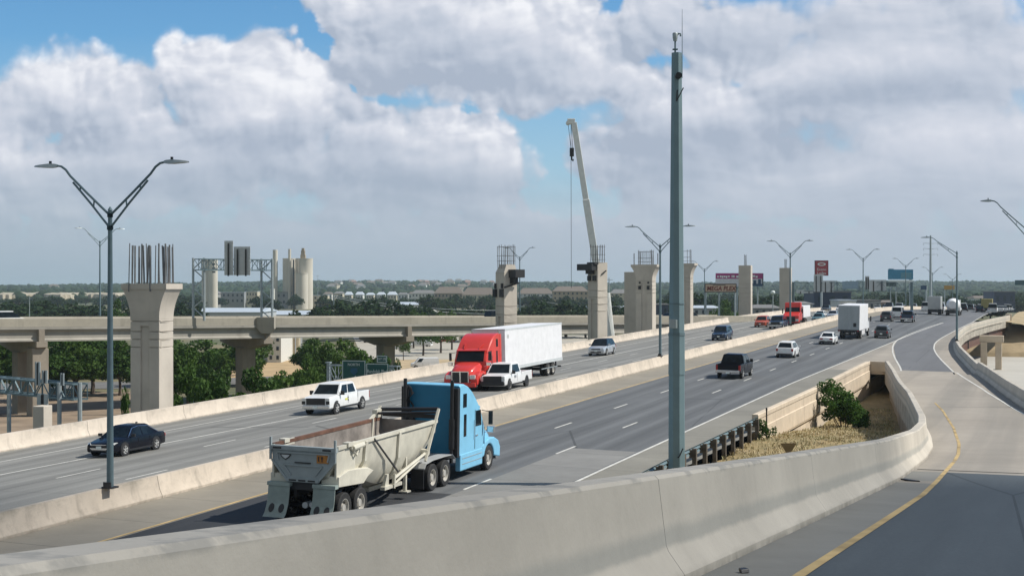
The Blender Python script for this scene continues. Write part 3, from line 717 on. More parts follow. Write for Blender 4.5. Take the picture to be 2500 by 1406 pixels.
lams = [(42.66, -30.1, 'double-armed street lamp on the median, large at the left of the photo'),
        (122.3, VM, 'double-armed street lamp half hidden by the tall camera pole'),
        (193.3, VM, 'double-armed street lamp in front of the pillar right of the sign reading MEGA PLEX'),
        (272, VM + .9, 'double-armed street lamp rising above the white box truck'),
        (352, VM + 2.0, 'double-armed street lamp behind the blue billboard'),
        (432, VM + 3.0, 'faint double-armed street lamp past the blue billboard, nearer of the two there'),
        (520, VM + 4.0, 'faintest double-armed street lamp far down the median')]
for i, (u, v, lab) in enumerate(lams):
    put(lampD, MAPD, i == 0, P(u, v, .8) if abs(v - VM) < .4 else (*xy(u, v), zr(u, VM) + .8), -TH, lab, 'street lamp', LG)
LF = 'street lamps beyond the highway'
for px, py, D, rz, lab in ((244, 558, 183, .5, 'thin double-armed lamp on the flyover, just left of the big lamp post'), (1269, 605, 255, -.45, 'double-armed lamp behind the pillar with the bracket box'), (1720, 638, 305, -.3, 'double-armed lamp above the sign reading MEGA PLEX')):
    p = at(px, py, D); put(lampD, MAPD, False, (p.x, p.y, p.z - 11.2), rz, lab, 'street lamp', LF)
pu = 163.5; x, y = xy(pu, V_RPAR(pu)); put(lampS, MAPS, True, (x, y, zr(pu, -8) + .9), -TH - .15, 'single-armed street lamp on the curved outer ramp parapet', 'street lamp', 'single-armed street lamps on the ramp')
pu = 86.4; x, y = xy(pu, V_RPAR(pu) + .02); put(lampS, MAPS, False, (x, y, zramp(pu, 0) + .9), -TH - .1, 'single-armed street lamp cut off by the right edge of the photo', 'street lamp', 'single-armed street lamps on the ramp').scale = (.66, .66, .955)

# ------------------------------------------------------------------ bridge pillars under construction
rebar_me = None
def pillar(u, v, w, dp, yaw, ztop, label, flare=0.0, zg=-0.3, bars=14, bh=2.2, bspread=.72, slot=True, bracket=None, grooves=True, holes=False, chamf=False, x=None, y=None):
    if x is None: x, y = xy(u, v)
    r = empty('bridge_pillar', (x, y, zg), (0, 0, yaw)); H = ztop - zg
    tag(r, label, 'pillar', 'unfinished bridge pillars')
    capH = 2.1 if flare else 0.0
    sh = H - capH; b = MB()
    gz = sorted(sh - g for g in ((.12, .72, 1.18, 1.65) if flare else (3.3, 4.1, 4.9, 5.7))) if grooves else []
    b.b2((-w / 2 + .03, -dp / 2 + .12, 0), (w / 2 - .03, dp / 2 - .03, sh))
    segs = [0] + gz + [sh]; sw = w * .15; st = sh - (.40 if flare else 4.3)
    for k in range(len(segs) - 1):
        a, c = segs[k] + (.02 if k else 0), segs[k + 1] - (.02 if k < len(segs) - 2 else 0)
        b.b2((-w / 2, -dp / 2 + .14, a), (w / 2, dp / 2, c))
        if slot:
            b.b2((-w / 2, -dp / 2, a), (-sw, -dp / 2 + .14, c)); b.b2((sw, -dp / 2, a), (w / 2, -dp / 2 + .14, c))
            if c > st: b.b2((-sw, -dp / 2, max(a, st)), (sw, -dp / 2 + .14, c))
        else: b.b2((-w / 2, -dp / 2, a), (w / 2, -dp / 2 + .14, c))
    b.build('shaft', M['conc_pier'], r, bev=.03)
    if flare:
        c = MB(); secs = []
        for i in range(9):
            t = i / 8; hw = w / 2 + flare * (1 - math.cos(t * math.pi / 2)) ** 1.15; hd = dp / 2 + .06 * t
            z = sh + t * (capH - .32); secs.append([(-hw, -hd, z), (hw, -hd, z), (hw, hd, z), (-hw, hd, z)])
        c.loft(secs); hw = w / 2 + flare + .06; hd = dp / 2 + .12
        c.b2((-hw, -hd, H - .32), (hw, hd, H)); c.build('capital', M['conc_pier'], r, sm=30)
    elif chamf:
        c = MB(); c.loft([[(-w / 2, -dp / 2, sh), (w / 2, -dp / 2, sh), (w / 2, dp / 2, sh), (-w / 2, dp / 2, sh)], [(-w / 2 + .25, -dp / 2 + .35, sh + .8), (w / 2 - .1, -dp / 2 + .35, sh + .8), (w / 2 - .1, dp / 2 - .2, sh + .8), (-w / 2 + .25, dp / 2 - .2, sh + .8)]])
        c.build('cap_block', M['conc_pier'], r)
    zt = H + (.8 if chamf else 0)
    global rebar_me
    rr = random.Random(int(u * 10))
    for k in range(bars):
        a = 2 * math.pi * (k + .3) / bars
        bx = max(-1, min(1, 1.35 * math.cos(a))) * w / 2 * bspread; by = max(-1, min(1, 1.35 * math.sin(a))) * dp / 2 * bspread
        if rebar_me is None:
            q = MB(); q.tube([(0, 0, -.2), (0, 0, .5), (0, 0, 1.0)], .030, 6); o = q.build('rebar', M['rebar'], r); rebar_me = o.data
        else: o = bpy.data.objects.new('rebar', rebar_me); COL.objects.link(o); o.parent = r
        o.location = (bx, by, zt); o.scale = (1, 1, bh * rr.uniform(.93, 1.04)); o.rotation_euler = (rr.uniform(-.03, .03), rr.uniform(-.03, .03), 0)
        if bracket == 'none': o.location.x += rr.choice((-.12, 0, .12)); o.location.y += rr.uniform(-.2, .2); o.scale.x = o.scale.y = rr.choice((1, 1, 1.7))
    if bars > 8:
        q = MB()
        for zz in (.35, bh * .45, bh * .9):
            pts = [(math.copysign(w / 2 * bspread, sx), math.copysign(dp / 2 * bspread, sy), zt + zz) for sx, sy in ((1, 1), (-1, 1), (-1, -1), (1, -1))]
            for i in range(4): q.bar(pts[i], pts[(i + 1) % 4], .03)
        if bracket != 'none': q.build('rebar_tie', M['rebar'], r)
    if bracket == 'right':
        q = MB(); q.box((w / 2 + .55, dp * .2, H - .1), (1.3, 1.1, .8)); q.box((w / 2 + .2, dp * .1, H - .75), (1.0, .5, .6)); q.bar((w / 2 + .02, -dp / 2 - .0, H - 1.45), (w / 2 + .3, dp / 2, H - 1.0), .14); q.build('formwork_bracket', M['dark_steel'], r)
        q = MB()
        for sx in (-.42, .35): q.box((sx * w, -dp / 2 - .15, H - 2.0), (.36, .34, .8)); q.box((sx * w, -dp / 2 - .1, H - 1.3), (.14, .2, .5))
        q.build('hanger', M['dark_steel'], r)
    if bracket == 'left':
        q = MB(); q.box((-.55, -dp / 2 - .4, H - .55), (2.5, .9, .75)); q.box((.2, -dp / 2 - .2, H - .1), (1.3, .6, .25)); q.box((-.2, -dp / 2 - .25, H - 1.1), (1.0, .5, .5)); q.build('formwork_bracket', M['dark_steel'], r)
        q = MB()
        for sx in (-.28, .25): q.box((sx * w, -dp / 2 - .12, H - 1.85), (.42, .28, .6))
        q.bar((w / 2 + .05, -.2, H - 1.4), (w / 2 + .1, .5, H - .95), .12); q.build('hanger', M['dark_steel'], r)
    if holes:
        q = MB()
        for sx in (-.26, .26):
            q.box((sx * w, -dp / 2 - .05, H - 3.05), (.34, .22, .46)); q.tube([(sx * w, -dp / 2 - .08, H - 2.4), (sx * w, -dp / 2 + .02, H - 2.4)], .14, 8)
        q.build('hanger', M['dark_steel'], r)
        for sx in (-1, 1):
            q = MB(); q.box((sx * (w / 2 + flare - .1), 0, H + .75), (.10, .10, 1.5)); q.build('railing_post', M['rebar'], r)
    return r
Y0 = -TH
p = at(371, 703, 86.3); pillar(70.7, -48.6, 1.98, 1.5, Y0, 14.75, 'flared concrete pillar topped with tall bare rebar, largest and leftmost', .50, bars=24, bh=2.35, bspread=.98, bracket='none', x=p.x, y=p.y)
p = at(1236, 703, 142.8); pillar(133, -48.8, 1.5, 1.55, Y0 - .62, 16.0, 'square pillar with rust stains and a black bracket box on its right', 0, bars=16, bh=1.9, bspread=.85, bracket='right', chamf=True, x=p.x, y=p.y)
p = at(1459, 703, 172.3); pillar(165, -48.8, 1.65, 1.65, Y0 - .50, 17.5, 'square pillar in front of the crane boom with a black bracket box on its left', 0, bars=14, bh=2.1, bspread=.8, bracket='left', x=p.x, y=p.y)
p = at(1577, 703, 193.3); pillar(187, -48.8, 2.25, 1.7, Y0 - .05, 17.6, 'flared pillar just left of the camera pole with two black hangers', .62, bars=18, bh=1.9, bspread=.8, holes=True, x=p.x, y=p.y)
p = at(1543, 664, 212); pillar(0, 0, 1.9, 1.7, Y0, p.z, 'plain square pillar half hidden behind the flared one left of the camera pole', 0, bars=0, slot=False, grooves=False, x=p.x, y=p.y)
p = at(1673, 643, 216); pillar(212, -48.8, 2.0, 1.6, Y0 - .05, p.z, 'flared pillar just right of the camera pole', .6, bars=10, bh=2.0, bspread=.8, x=p.x, y=p.y)
p = at(1820, 648, 260); pillar(258, -48.8, 2.2, 1.6, Y0, p.z, 'plain slab pillar with one short rebar bundle, right of the sign reading MEGA PLEX', 0, bars=8, bh=1.9, bspread=.18, slot=False, x=p.x, y=p.y)
p = at(1918, 654, 300); pillar(302, -48.8, 2.3, 1.6, Y0, p.z, 'plain slab pillar above the distant red truck, farthest of the row', 0, bars=8, bh=1.8, bspread=.16, slot=False, x=p.x, y=p.y)

# ------------------------------------------------------------------ the flyover behind
FA = Vector((-57.5, 160.5)); FB = Vector((42.0, 241.0))     # near parapet line, plan
def make_flyover():
    d = (FB - FA).normalized(); nrm = Vector((-d.y, d.x))          # away from the viewer
    L = (FB - FA).length
    def zt(s): return CZ - 3.35 - 1.25 * s / L                      # top of the near parapet
    def pt(s, o, h): p = FA + d * s + nrm * o; return (p.x, p.y, zt(s) + h)
    r = empty('flyover', (FA.x, FA.y, 0)); tag(r, 'long concrete flyover crossing behind the pillars on dark piers', 'bridge')
    def sweep(name, prof, s0, s1, m, n=24):
        b = MB(); b.loft([[pt(s0 + (s1 - s0) * k / n, o, h) for o, h in prof] for k in range(n + 1)]); return kid(b.build(name, m, sm=25), r)
    s0, s1 = -26, L
    sweep('parapet', [(0, -.98), (0, -.06), (.04, 0), (.22, 0), (.26, -.06), (.32, -.55), (.45, -.98)], s0, s1, M['conc_par'])
    sweep('parapet', [(10.6, -.98), (10.75, -.5), (10.8, 0), (11.0, 0), (11.0, -.98)], s0, s1, M['conc_par'])
    sweep('deck', [(-.05, -1.26), (-.05, -1.0), (11.1, -1.0), (11.1, -1.26)], s0, s1, M['conc_girder'])
    def sx(px): k = (px - 1250) / F; return (k * FA.y - FA.x) / (d.x - k * d.y)
    piers = [sx(100), sx(652), sx(998), sx(1330)]; sp = [s0] + [s for s in piers if s < s1] + [s1]
    for o in (.45, 3.0, 5.6, 8.2, 10.4):
        for i in range(len(sp) - 1):
            a, c = sp[i] + .12, sp[i + 1] - .12
            if o > .5 and o < 10: 
                b = MB(); b.loft([[pt(s, o - .25, -2.6), pt(s, o + .25, -2.6), pt(s, o + .25, -1.27), pt(s, o - .25, -1.27)] for s in (a, c)])
            else:
                b = MB(); b.loft([[pt(s, o + e, h) for e, h in ((-.33, -2.62), (-.33, -2.45), (-.12, -2.28), (-.12, -1.55), (-.33, -1.42), (-.33, -1.27), (.33, -1.27), (.33, -1.42), (.12, -1.55), (.12, -2.28), (.33, -2.45), (.33, -2.62))] for s in (a, (a + c) / 2, c)])
            kid(b.build('girder', M['conc_girder']), r)
    for s in piers:
        if s > s1: continue
        b = MB(); a0, a1 = -.55, .55
        b.prism([pt(s - .65, -.35, -2.66), pt(s - .65, -.35, -3.3), pt(s - .65, 3.6, -4.0), pt(s - .65, 7.4, -4.0), pt(s - .65, 11.3, -3.3), pt(s - .65, 11.3, -2.66)], (d.x * 1.3, d.y * 1.3, 0))
        b.prism([pt(s - .34, -.28, -2.66), pt(s - .34, .3, -2.66), pt(s - .34, .3, -1.3), pt(s - .34, -.28, -1.3)], (d.x * .68, d.y * .68, 0))
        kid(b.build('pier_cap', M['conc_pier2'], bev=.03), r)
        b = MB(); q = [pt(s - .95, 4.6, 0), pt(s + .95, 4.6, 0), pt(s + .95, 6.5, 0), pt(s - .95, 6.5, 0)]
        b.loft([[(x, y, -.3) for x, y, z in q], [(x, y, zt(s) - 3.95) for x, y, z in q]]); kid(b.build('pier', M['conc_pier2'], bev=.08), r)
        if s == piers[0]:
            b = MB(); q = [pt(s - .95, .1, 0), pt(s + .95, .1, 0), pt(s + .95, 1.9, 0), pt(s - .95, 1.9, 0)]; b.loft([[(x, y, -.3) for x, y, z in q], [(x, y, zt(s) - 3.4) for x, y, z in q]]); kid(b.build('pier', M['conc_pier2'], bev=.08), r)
    return r, pt, d, nrm, L
FLY, FPT, FD, FN, FL = make_flyover()
def fly_s(px):
    """distance along the flyover at which it crosses image column px"""
    k = (px - 1250) / F; return (k * FA.y - FA.x) / (FD.x - k * FD.y)

# sign gantry standing across the flyover
def truss(b, p0, p1, w, h, n, r=.06, m=0):
    """box truss from p0 to p1 (centre line of its bottom), w wide, h high"""
    p0, p1 = Vector(p0), Vector(p1); d = (p1 - p0).normalized(); s = d.cross(Vector((0, 0, 1))).normalized() * w / 2; up = Vector((0, 0, h))
    ch = [-s, s, -s + up, s + up]
    for c in ch: b.bar(p0 + c, p1 + c, r * 2, m=m)
    L = (p1 - p0).length
    for i in range(n + 1):
        a = p0 + d * L * i / n
        for x_, y_ in ((0, 1), (2, 3), (0, 2), (1, 3)): b.bar(a + ch[x_], a + ch[y_], r, m=m)
        if i < n:
            c = p0 + d * L * (i + 1) / n; e = (0, 3) if i % 2 else (2, 1)
            b.bar(a + ch[0 if i % 2 else 2], c + ch[2 if i % 2 else 0], r, m=m); b.bar(a + ch[1 if i % 2 else 3], c + ch[3 if i % 2 else 1], r, m=m)
            b.bar(a + ch[0 if i % 2 else 1], c + ch[1 if i % 2 else 0], r, m=m); b.bar(a + ch[2 if i % 2 else 3], c + ch[3 if i % 2 else 2], r, m=m)
def sign_back(r, c, w, h, face, ribs=2, name='sign_panel'):
    """back of a road sign: sheet with ribs, centre c, facing direction face (xy)"""
    f = Vector((face[0], face[1], 0)).normalized(); s = Vector((-f.y, f.x, 0)); c = Vector(c)
    b = MB(); b.bar(c - s * w / 2, c + s * w / 2, .06, h)
    k = max(3, int(h / .33))
    for i in range(k): zz = -h / 2 + h * (i + .5) / k; b.bar(c - s * w / 2 + f * .055 + Vector((0, 0, zz)), c + s * w / 2 + f * .055 + Vector((0, 0, zz)), .05, .05)
    o = kid(b.build(name, M['sign_back']), r)
    q = MB()
    for i in range(ribs):
        t = (i + .5) / ribs - .5; q.bar(c + s * w * t * 1.0 + f * .16 + Vector((0, 0, -h / 2 - .1)), c + s * w * t * 1.0 + f * .16 + Vector((0, 0, h / 2 - .3)), .16)
    kid(q.build('sign_support', M['dark_steel']), r)
def fly_gantry():
    sB = fly_s(646); pB = Vector(FPT(sB, -.55, 0)); 
    pA = at(485, 775, 176.0)
    r = empty('sign_gantry', (pB.x, pB.y, pB.z - 1)); tag(r, 'steel truss sign gantry spanning the flyover with two sign backs', 'gantry')
    d = Vector((pB.x - pA.x, pB.y - pA.y, 0)).normalized()
    ztop = CZ + 75 / F * 165
    for p, zb in ((pA, pA.z - .4), (pB, pB.z - .75)):
        e = Vector((math.cos(TH * .2), -math.sin(TH * .2), 0))
        for sx in (-.68, .68):
            b = MB(); q = Vector((p.x, p.y, 0)) + e * sx
            b.tube([(q.x, q.y, zb), (q.x, q.y, ztop + .15)], .15, 8); kid(b.build('post', M['galv'], sm=40), r)
        b = MB(); a, c = Vector((p.x, p.y, 0)) - e * .68, Vector((p.x, p.y, 0)) + e * .68; k = 6
        for i in range(k):
            z0_, z1_ = zb + .4 + (ztop - zb - .4) * i / k, zb + .4 + (ztop - zb - .4) * (i + 1) / k
            s_, t_ = (a, c) if i % 2 else (c, a)
            b.bar((s_.x, s_.y, z0_), (t_.x, t_.y, z1_), .12)
        kid(b.build('bracing', M['galv'], sm=None), r)
    b = MB(); truss(b, (pA.x - d.x * .3, pA.y - d.y * .3, ztop - 1.3), (pB.x + d.x * .3, pB.y + d.y * .3, ztop - 1.3), 1.3, 1.3, 10, .065); kid(b.build('truss', M['galv_dk']), r)
    b = MB()
    for q in (pB,):
        e = Vector((1, 0, 0)); poly = [(q.x - 1.2, q.y - .5, q.z + .05), (q.x - 1.2, q.y - .5, q.z - 1.3), (q.x - .6, q.y - .5, q.z - 2.0), (q.x + .5, q.y - .5, q.z - 2.0), (q.x + 1.0, q.y - .5, q.z - 1.4), (q.x + 1.0, q.y - .5, q.z + .05)]
        b.prism(poly, (0, 1.2, 0))
    kid(b.build('pedestal', M['conc_par'], bev=.03), r)
    mid = at(590, 637, 168); t = Vector((0.0, -1.0)); f = (-.15, -1.0)
    c1 = at(591, 637, 166.5); c2 = at(559, 630, 166.5)
    sign_back(r, c1, 42 / F * 166.5, 70 / F * 166.5, f, 2)
    sign_back(r, (c2.x, c2.y - .1, c2.z), 22 / F * 166.5, 84 / F * 166.5, f, 1)
fly_gantry()

# gantry of the low frontage road, bottom left
def low_gantry():
    D = 84.0
    pr = at(170, 940, D); zt = at(170, 938, D).z; zbot = at(170, 975, D).z
    r = empty('sign_gantry', (pr.x, pr.y, 0)); tag(r, 'low steel truss gantry behind the far barrier at the left edge', 'gantry')
    for px in (22, 145, 195):
        p = at(px, 940, D + (3 if px == 22 else 0)); b = MB(); b.tube([(p.x, p.y, -.2), (p.x, p.y, zt + (.1 if px > 22 else -.8))], .13, 8); kid(b.build('post', M['galv'], sm=40), r)
    a, c = at(-140, 915, D + 12), at(196, 940, D); b = MB(); truss(b, (a.x, a.y, zbot), (c.x, c.y, zbot), .9, zt - zbot, 20, .05); kid(b.build('truss', M['galv_dk']), r)
    for px, py, w, h in ((92, 912, .32, 1.35), (109, 920, .34, .75), (152, 926, .22, .7), (104, 975, .7, .6)):
        p = at(px, py, D - .9); b = MB(); b.box((p.x - w * .28, p.y, p.z), (w * .3, .14, h)); b.box((p.x + w * .28, p.y, p.z), (w * .3, .14, h)); b.box((p.x, p.y + .03, p.z), (w * .5, .05, h * .96), m=1); kid(b.build('sign_support', [M['galv'], M['dark_steel']]), r)
    p = at(104, 990, D - 2); b = MB(); b.box((p.x, p.y, p.z / 2 - .2), (28 / F * D, 1.0, p.z + .4), -TH * .5)
    tag(b.build('concrete_block', M['conc_pier'], bev=.03), 'pale concrete pedestal under the low gantry behind the far barrier', 'pedestal')
low_gantry()

def text_mesh(body, size, name='lettering', m=None, font_w=None, ext=0.01, sx=1.0, shear=0.0):
    cu = bpy.data.curves.new(name, 'FONT'); cu.body = body; cu.size = size; cu.extrude = ext; cu.align_x = 'CENTER'; cu.align_y = 'CENTER'; cu.shear = shear; cu.resolution_u = 3
    if font_w: cu.offset = font_w
    o = bpy.data.objects.new(name, cu); COL.objects.link(o)
    dg = bpy.context.evaluated_depsgraph_get(); me = bpy.data.meshes.new_from_object(o.evaluated_get(dg)); bpy.data.objects.remove(o); bpy.data.curves.remove(cu)
    ob = bpy.data.objects.new(name, me); COL.objects.link(ob); me.materials.clear(); me.materials.append(m); ob.scale = (sx, 1, 1); ob.rotation_euler = (math.pi / 2, 0, 0)
    return ob

# green exit signs on the frontage road
def exit_signs():
    D = 118.0; s = D / F
    c = at(864, 905, D); r = empty('exit_sign', (c.x, c.y, 0), (0, 0, -TH * .9)); tag(r, 'green overhead road signs reading NORTH 35 and Randolph Blvd', 'road sign')
    M3 = r.matrix_world
    def panel(x, z, w, h, name='sign_panel'):
        b = MB(); b.m = 0; b.box((x, 0, z), (w, .05, h)); b.m = 1
        for sx in (-1, 1): b.box((x + sx * (w / 2 - .05), -.03, z), (.05, .012, h - .06))
        for sz in (-1, 1): b.box((x, -.031, z + sz * (h / 2 - .05)), (w - .06, .012, .05))
        return b.build(name, [M['sign_green'], M['sign_white']], r, bev=.0)
    p1 = panel(0, c.z - .25, 62 * s, 66 * s)
    p2 = panel(62 * s, c.z - .2, 58 * s, 50 * s); p3 = panel(74 * s, c.z + .98, 27 * s, 18 * s, 'exit_tab')
    def put_t(body, size, x, z, parent, sx=1.0):
        t = text_mesh(body, size, 'lettering', M['sign_white'], ext=.006, sx=sx); t.parent = parent; t.location = (x, -.05, z); return t
    put_t('NORTH', .30, 0, c.z + .5, p1); put_t('35', .34, .06, c.z + .02, p1); put_t('Randolph Blvd', .42, 62 * s, c.z - .02, p2, .72); put_t('EXIT 27B', .30, 74 * s, c.z + .98, p3, .62)
    b = MB(); b.prism([(-.24, -.06, c.z + .22), (.3, -.06, c.z + .22), (.36, -.06, c.z - .05), (.03, -.06, c.z - .38), (-.30, -.06, c.z - .05)], (0, .02, 0)); b.build('route_shield', plain('route shield blue', (.02, .10, .18), .5), r)
    b = MB(); b.bar((-.1, -.05, c.z - 1.0), (.1, -.05, c.z - .55), .1, .02); b.add([(.0, -.05, c.z - .55), (.26, -.05, c.z - .6), (.2, -.05, c.z - .36)], [(0, 1, 2)]); b.build('arrow', M['sign_white'], r)
    b = MB(); x0 = -72 * s; truss(b, (x0, .45, c.z - .95), (112 * s, .45, c.z - .95), .6, 1.35, 9, .05); b.build('truss', M['galv'], r)
    b = MB(); b.box((x0, .3, (c.z + .6) / 2), (.24, .24, c.z + .6)); b.box((x0, .3, c.z + .62), (.4, .4, .1)); b.build('post', M['galv'], r)
exit_signs()
# ------------------------------------------------------------------ vehicles
WHEELS = {}
def wheel(parent, x, y, r, w, kind, side):
    """tyre with a rim on it; side +1 shows its face to +x"""
    key = (round(r, 3), round(w, 3), kind)
    if key not in WHEELS:
        b = MB(); h = w / 2
        b.lathe([(r * .62, -h), (r * .93, -h), (r, -h * .75), (r, h * .75), (r * .93, h), (r * .62, h), (r * .62, -h)], n=24, axis='X')
        t = b.build('tyre', M['tyre'], sm=35); b = MB()
        if kind == 'steel':
            b.lathe([(r * .62, -h * .9), (r * .62, h * .92), (r * .56, h * .9), (r * .5, h * .1), (r * .26, h * .15), (r * .24, h * .75), (0, h * .8)], n=24, axis='X')
            for k in range(8):
                a = k * math.pi / 4; b.box((h * .16, r * .38 * math.cos(a), r * .38 * math.sin(a)), (.03, .07, .07), m=1)
            ri = b.build('rim', [M['rim_steel'], M['dark_steel']], sm=35)
        else:
            b.lathe([(r * .63, -h * .6), (r * .63, h * .98), (r * .56, h * .9)], n=24, axis='X')
            b.lathe([(r * .57, h * .2), (0, h * .2)], n=24, axis='X', m=1)
            for k in range(5):
                a = k * 2 * math.pi / 5 + .3
                p0 = (h * .75, r * .1 * math.cos(a), r * .1 * math.sin(a)); p1 = (h * .85, r * .58 * math.cos(a), r * .58 * math.sin(a))
                b.bar(p0, p1, r * .27, .03)
            b.lathe([(r * .16, h * .5), (r * .16, h * .85), (0, h * .88)], n=12, axis='X')
            ri = b.build('rim', [M['rim'], M['dark_steel']], sm=35)
        ri.parent = t; WHEELS[key] = (t, ri); t0, r0 = t, ri
    else:
        t, ri = WHEELS[key]; t0 = t.copy(); COL.objects.link(t0); r0 = ri.copy(); COL.objects.link(r0); r0.parent = t0
    t0.parent = parent; t0.location = (x, y, r); t0.rotation_euler = (0, 0, 0 if side > 0 else math.pi)
    return t0

def section(y, zb, zt, hw, tum=.05):
    h = zt - zb
    return [(-hw * .90, y, zb), (-hw * .985, y, zb + h * .12), (-hw, y, zb + h * .42), (-hw * (1 - tum * .4), y, zb + h * .74), (-hw * (1 - tum), y, zt - h * .07), (-hw * (.93 - tum), y, zt - .0), (0, y, zt + .018),
            (hw * (.93 - tum), y, zt), (hw * (1 - tum), y, zt - h * .07), (hw * (1 - tum * .4), y, zb + h * .74), (hw, y, zb + h * .42), (hw * .985, y, zb + h * .12), (hw * .90, y, zb)]
def lerp(a, b, t): return a + (b - a) * t
def cabin(r, body_m, F0, F1, R1, R0, zb, zt, wb, wt, pillars, glass_m, roof_m=None, rear_glass=True, split=True):
    """greenhouse: F0/R0 front and rear foot (y), F1/R1 roof ends"""
    b = MB(); zr_ = zt - .07
    rings = [[(-wb, F0, zb), (wb, F0, zb), (wb, R0, zb), (-wb, R0, zb)], [(-wt, F1, zr_), (wt, F1, zr_), (wt, R1, zr_), (-wt, R1, zr_)], [(-wt + .09, F1 - .14, zt - .01), (wt - .09, F1 - .14, zt - .01), (wt - .09, R1 + .10, zt - .01), (-wt + .09, R1 + .10, zt - .01)], [(-wt + .35, F1 - .45, zt + .015), (wt - .35, F1 - .45, zt + .015), (wt - .35, R1 + .35, zt + .015), (-wt + .35, R1 + .35, zt + .015)]]
    b.loft(rings); b.build('roof', roof_m or body_m, r, sm=28)
    def pane(a, c, d, e, name, ins=(.05, .05, .06, .06), off=.012):
        a, c, d, e = map(Vector, (a, c, d, e))       # bottom-left, bottom-right, top-right, top-left
        def q(s, t): return lerp(lerp(a, c, s), lerp(e, d, s), t)
        nn = (c - a).cross(e - a).normalized() * off
        p = [q(ins[0], ins[2]) + nn, q(1 - ins[1], ins[2]) + nn, q(1 - ins[1], 1 - ins[3]) + nn, q(ins[0], 1 - ins[3]) + nn]
        g = MB(); g.add(p + [x - nn * 1.5 for x in p], [(0, 1, 2, 3), (0, 4, 5, 1), (1, 5, 6, 2), (2, 6, 7, 3), (3, 7, 4, 0)])
        return g.build(name, glass_m, r)
    pane((wb, F0, zb), (-wb, F0, zb), (-wt, F1, zr_), (wt, F1, zr_), 'windshield', (.06, .06, .10, .05))
    if rear_glass: pane((-wb, R0, zb), (wb, R0, zb), (wt, R1, zr_), (-wt, R1, zr_), 'rear_window', (.09, .09, .16, .08))
    def yb(t, top): return lerp(R1, F1, t) if top else lerp(R0, F0, t)
    for s in (1, -1):
        edges = pillars
        for (t0, t1) in edges:
            # a slanted window between two pillar fractions counted from the rear
            pb0, pb1 = yb(t0, 0), yb(t1, 0); pt0, pt1 = yb(t0, 1), yb(t1, 1)
            A, Bq, Cq, Dq = (s * wb, pb0, zb), (s * wb, pb1, zb), (s * wt, pt1, zr_), (s * wt, pt0, zr_)
            if s > 0: pane(A, Bq, Cq, Dq, 'side_window', (.03, .03, .10, .10))
            else: pane(Bq, A, Dq, Cq, 'side_window', (.03, .03, .10, .10))
def arch(b, x, y, r, s, m):
    """dark wheel opening, a hand's breadth proud of the flank"""
    b.lathe([(r * 1.17, 0), (r * 1.17, s * .03), (0, s * .03)], (x - s * .02, y, r * 1.02), 20, 'X', m)

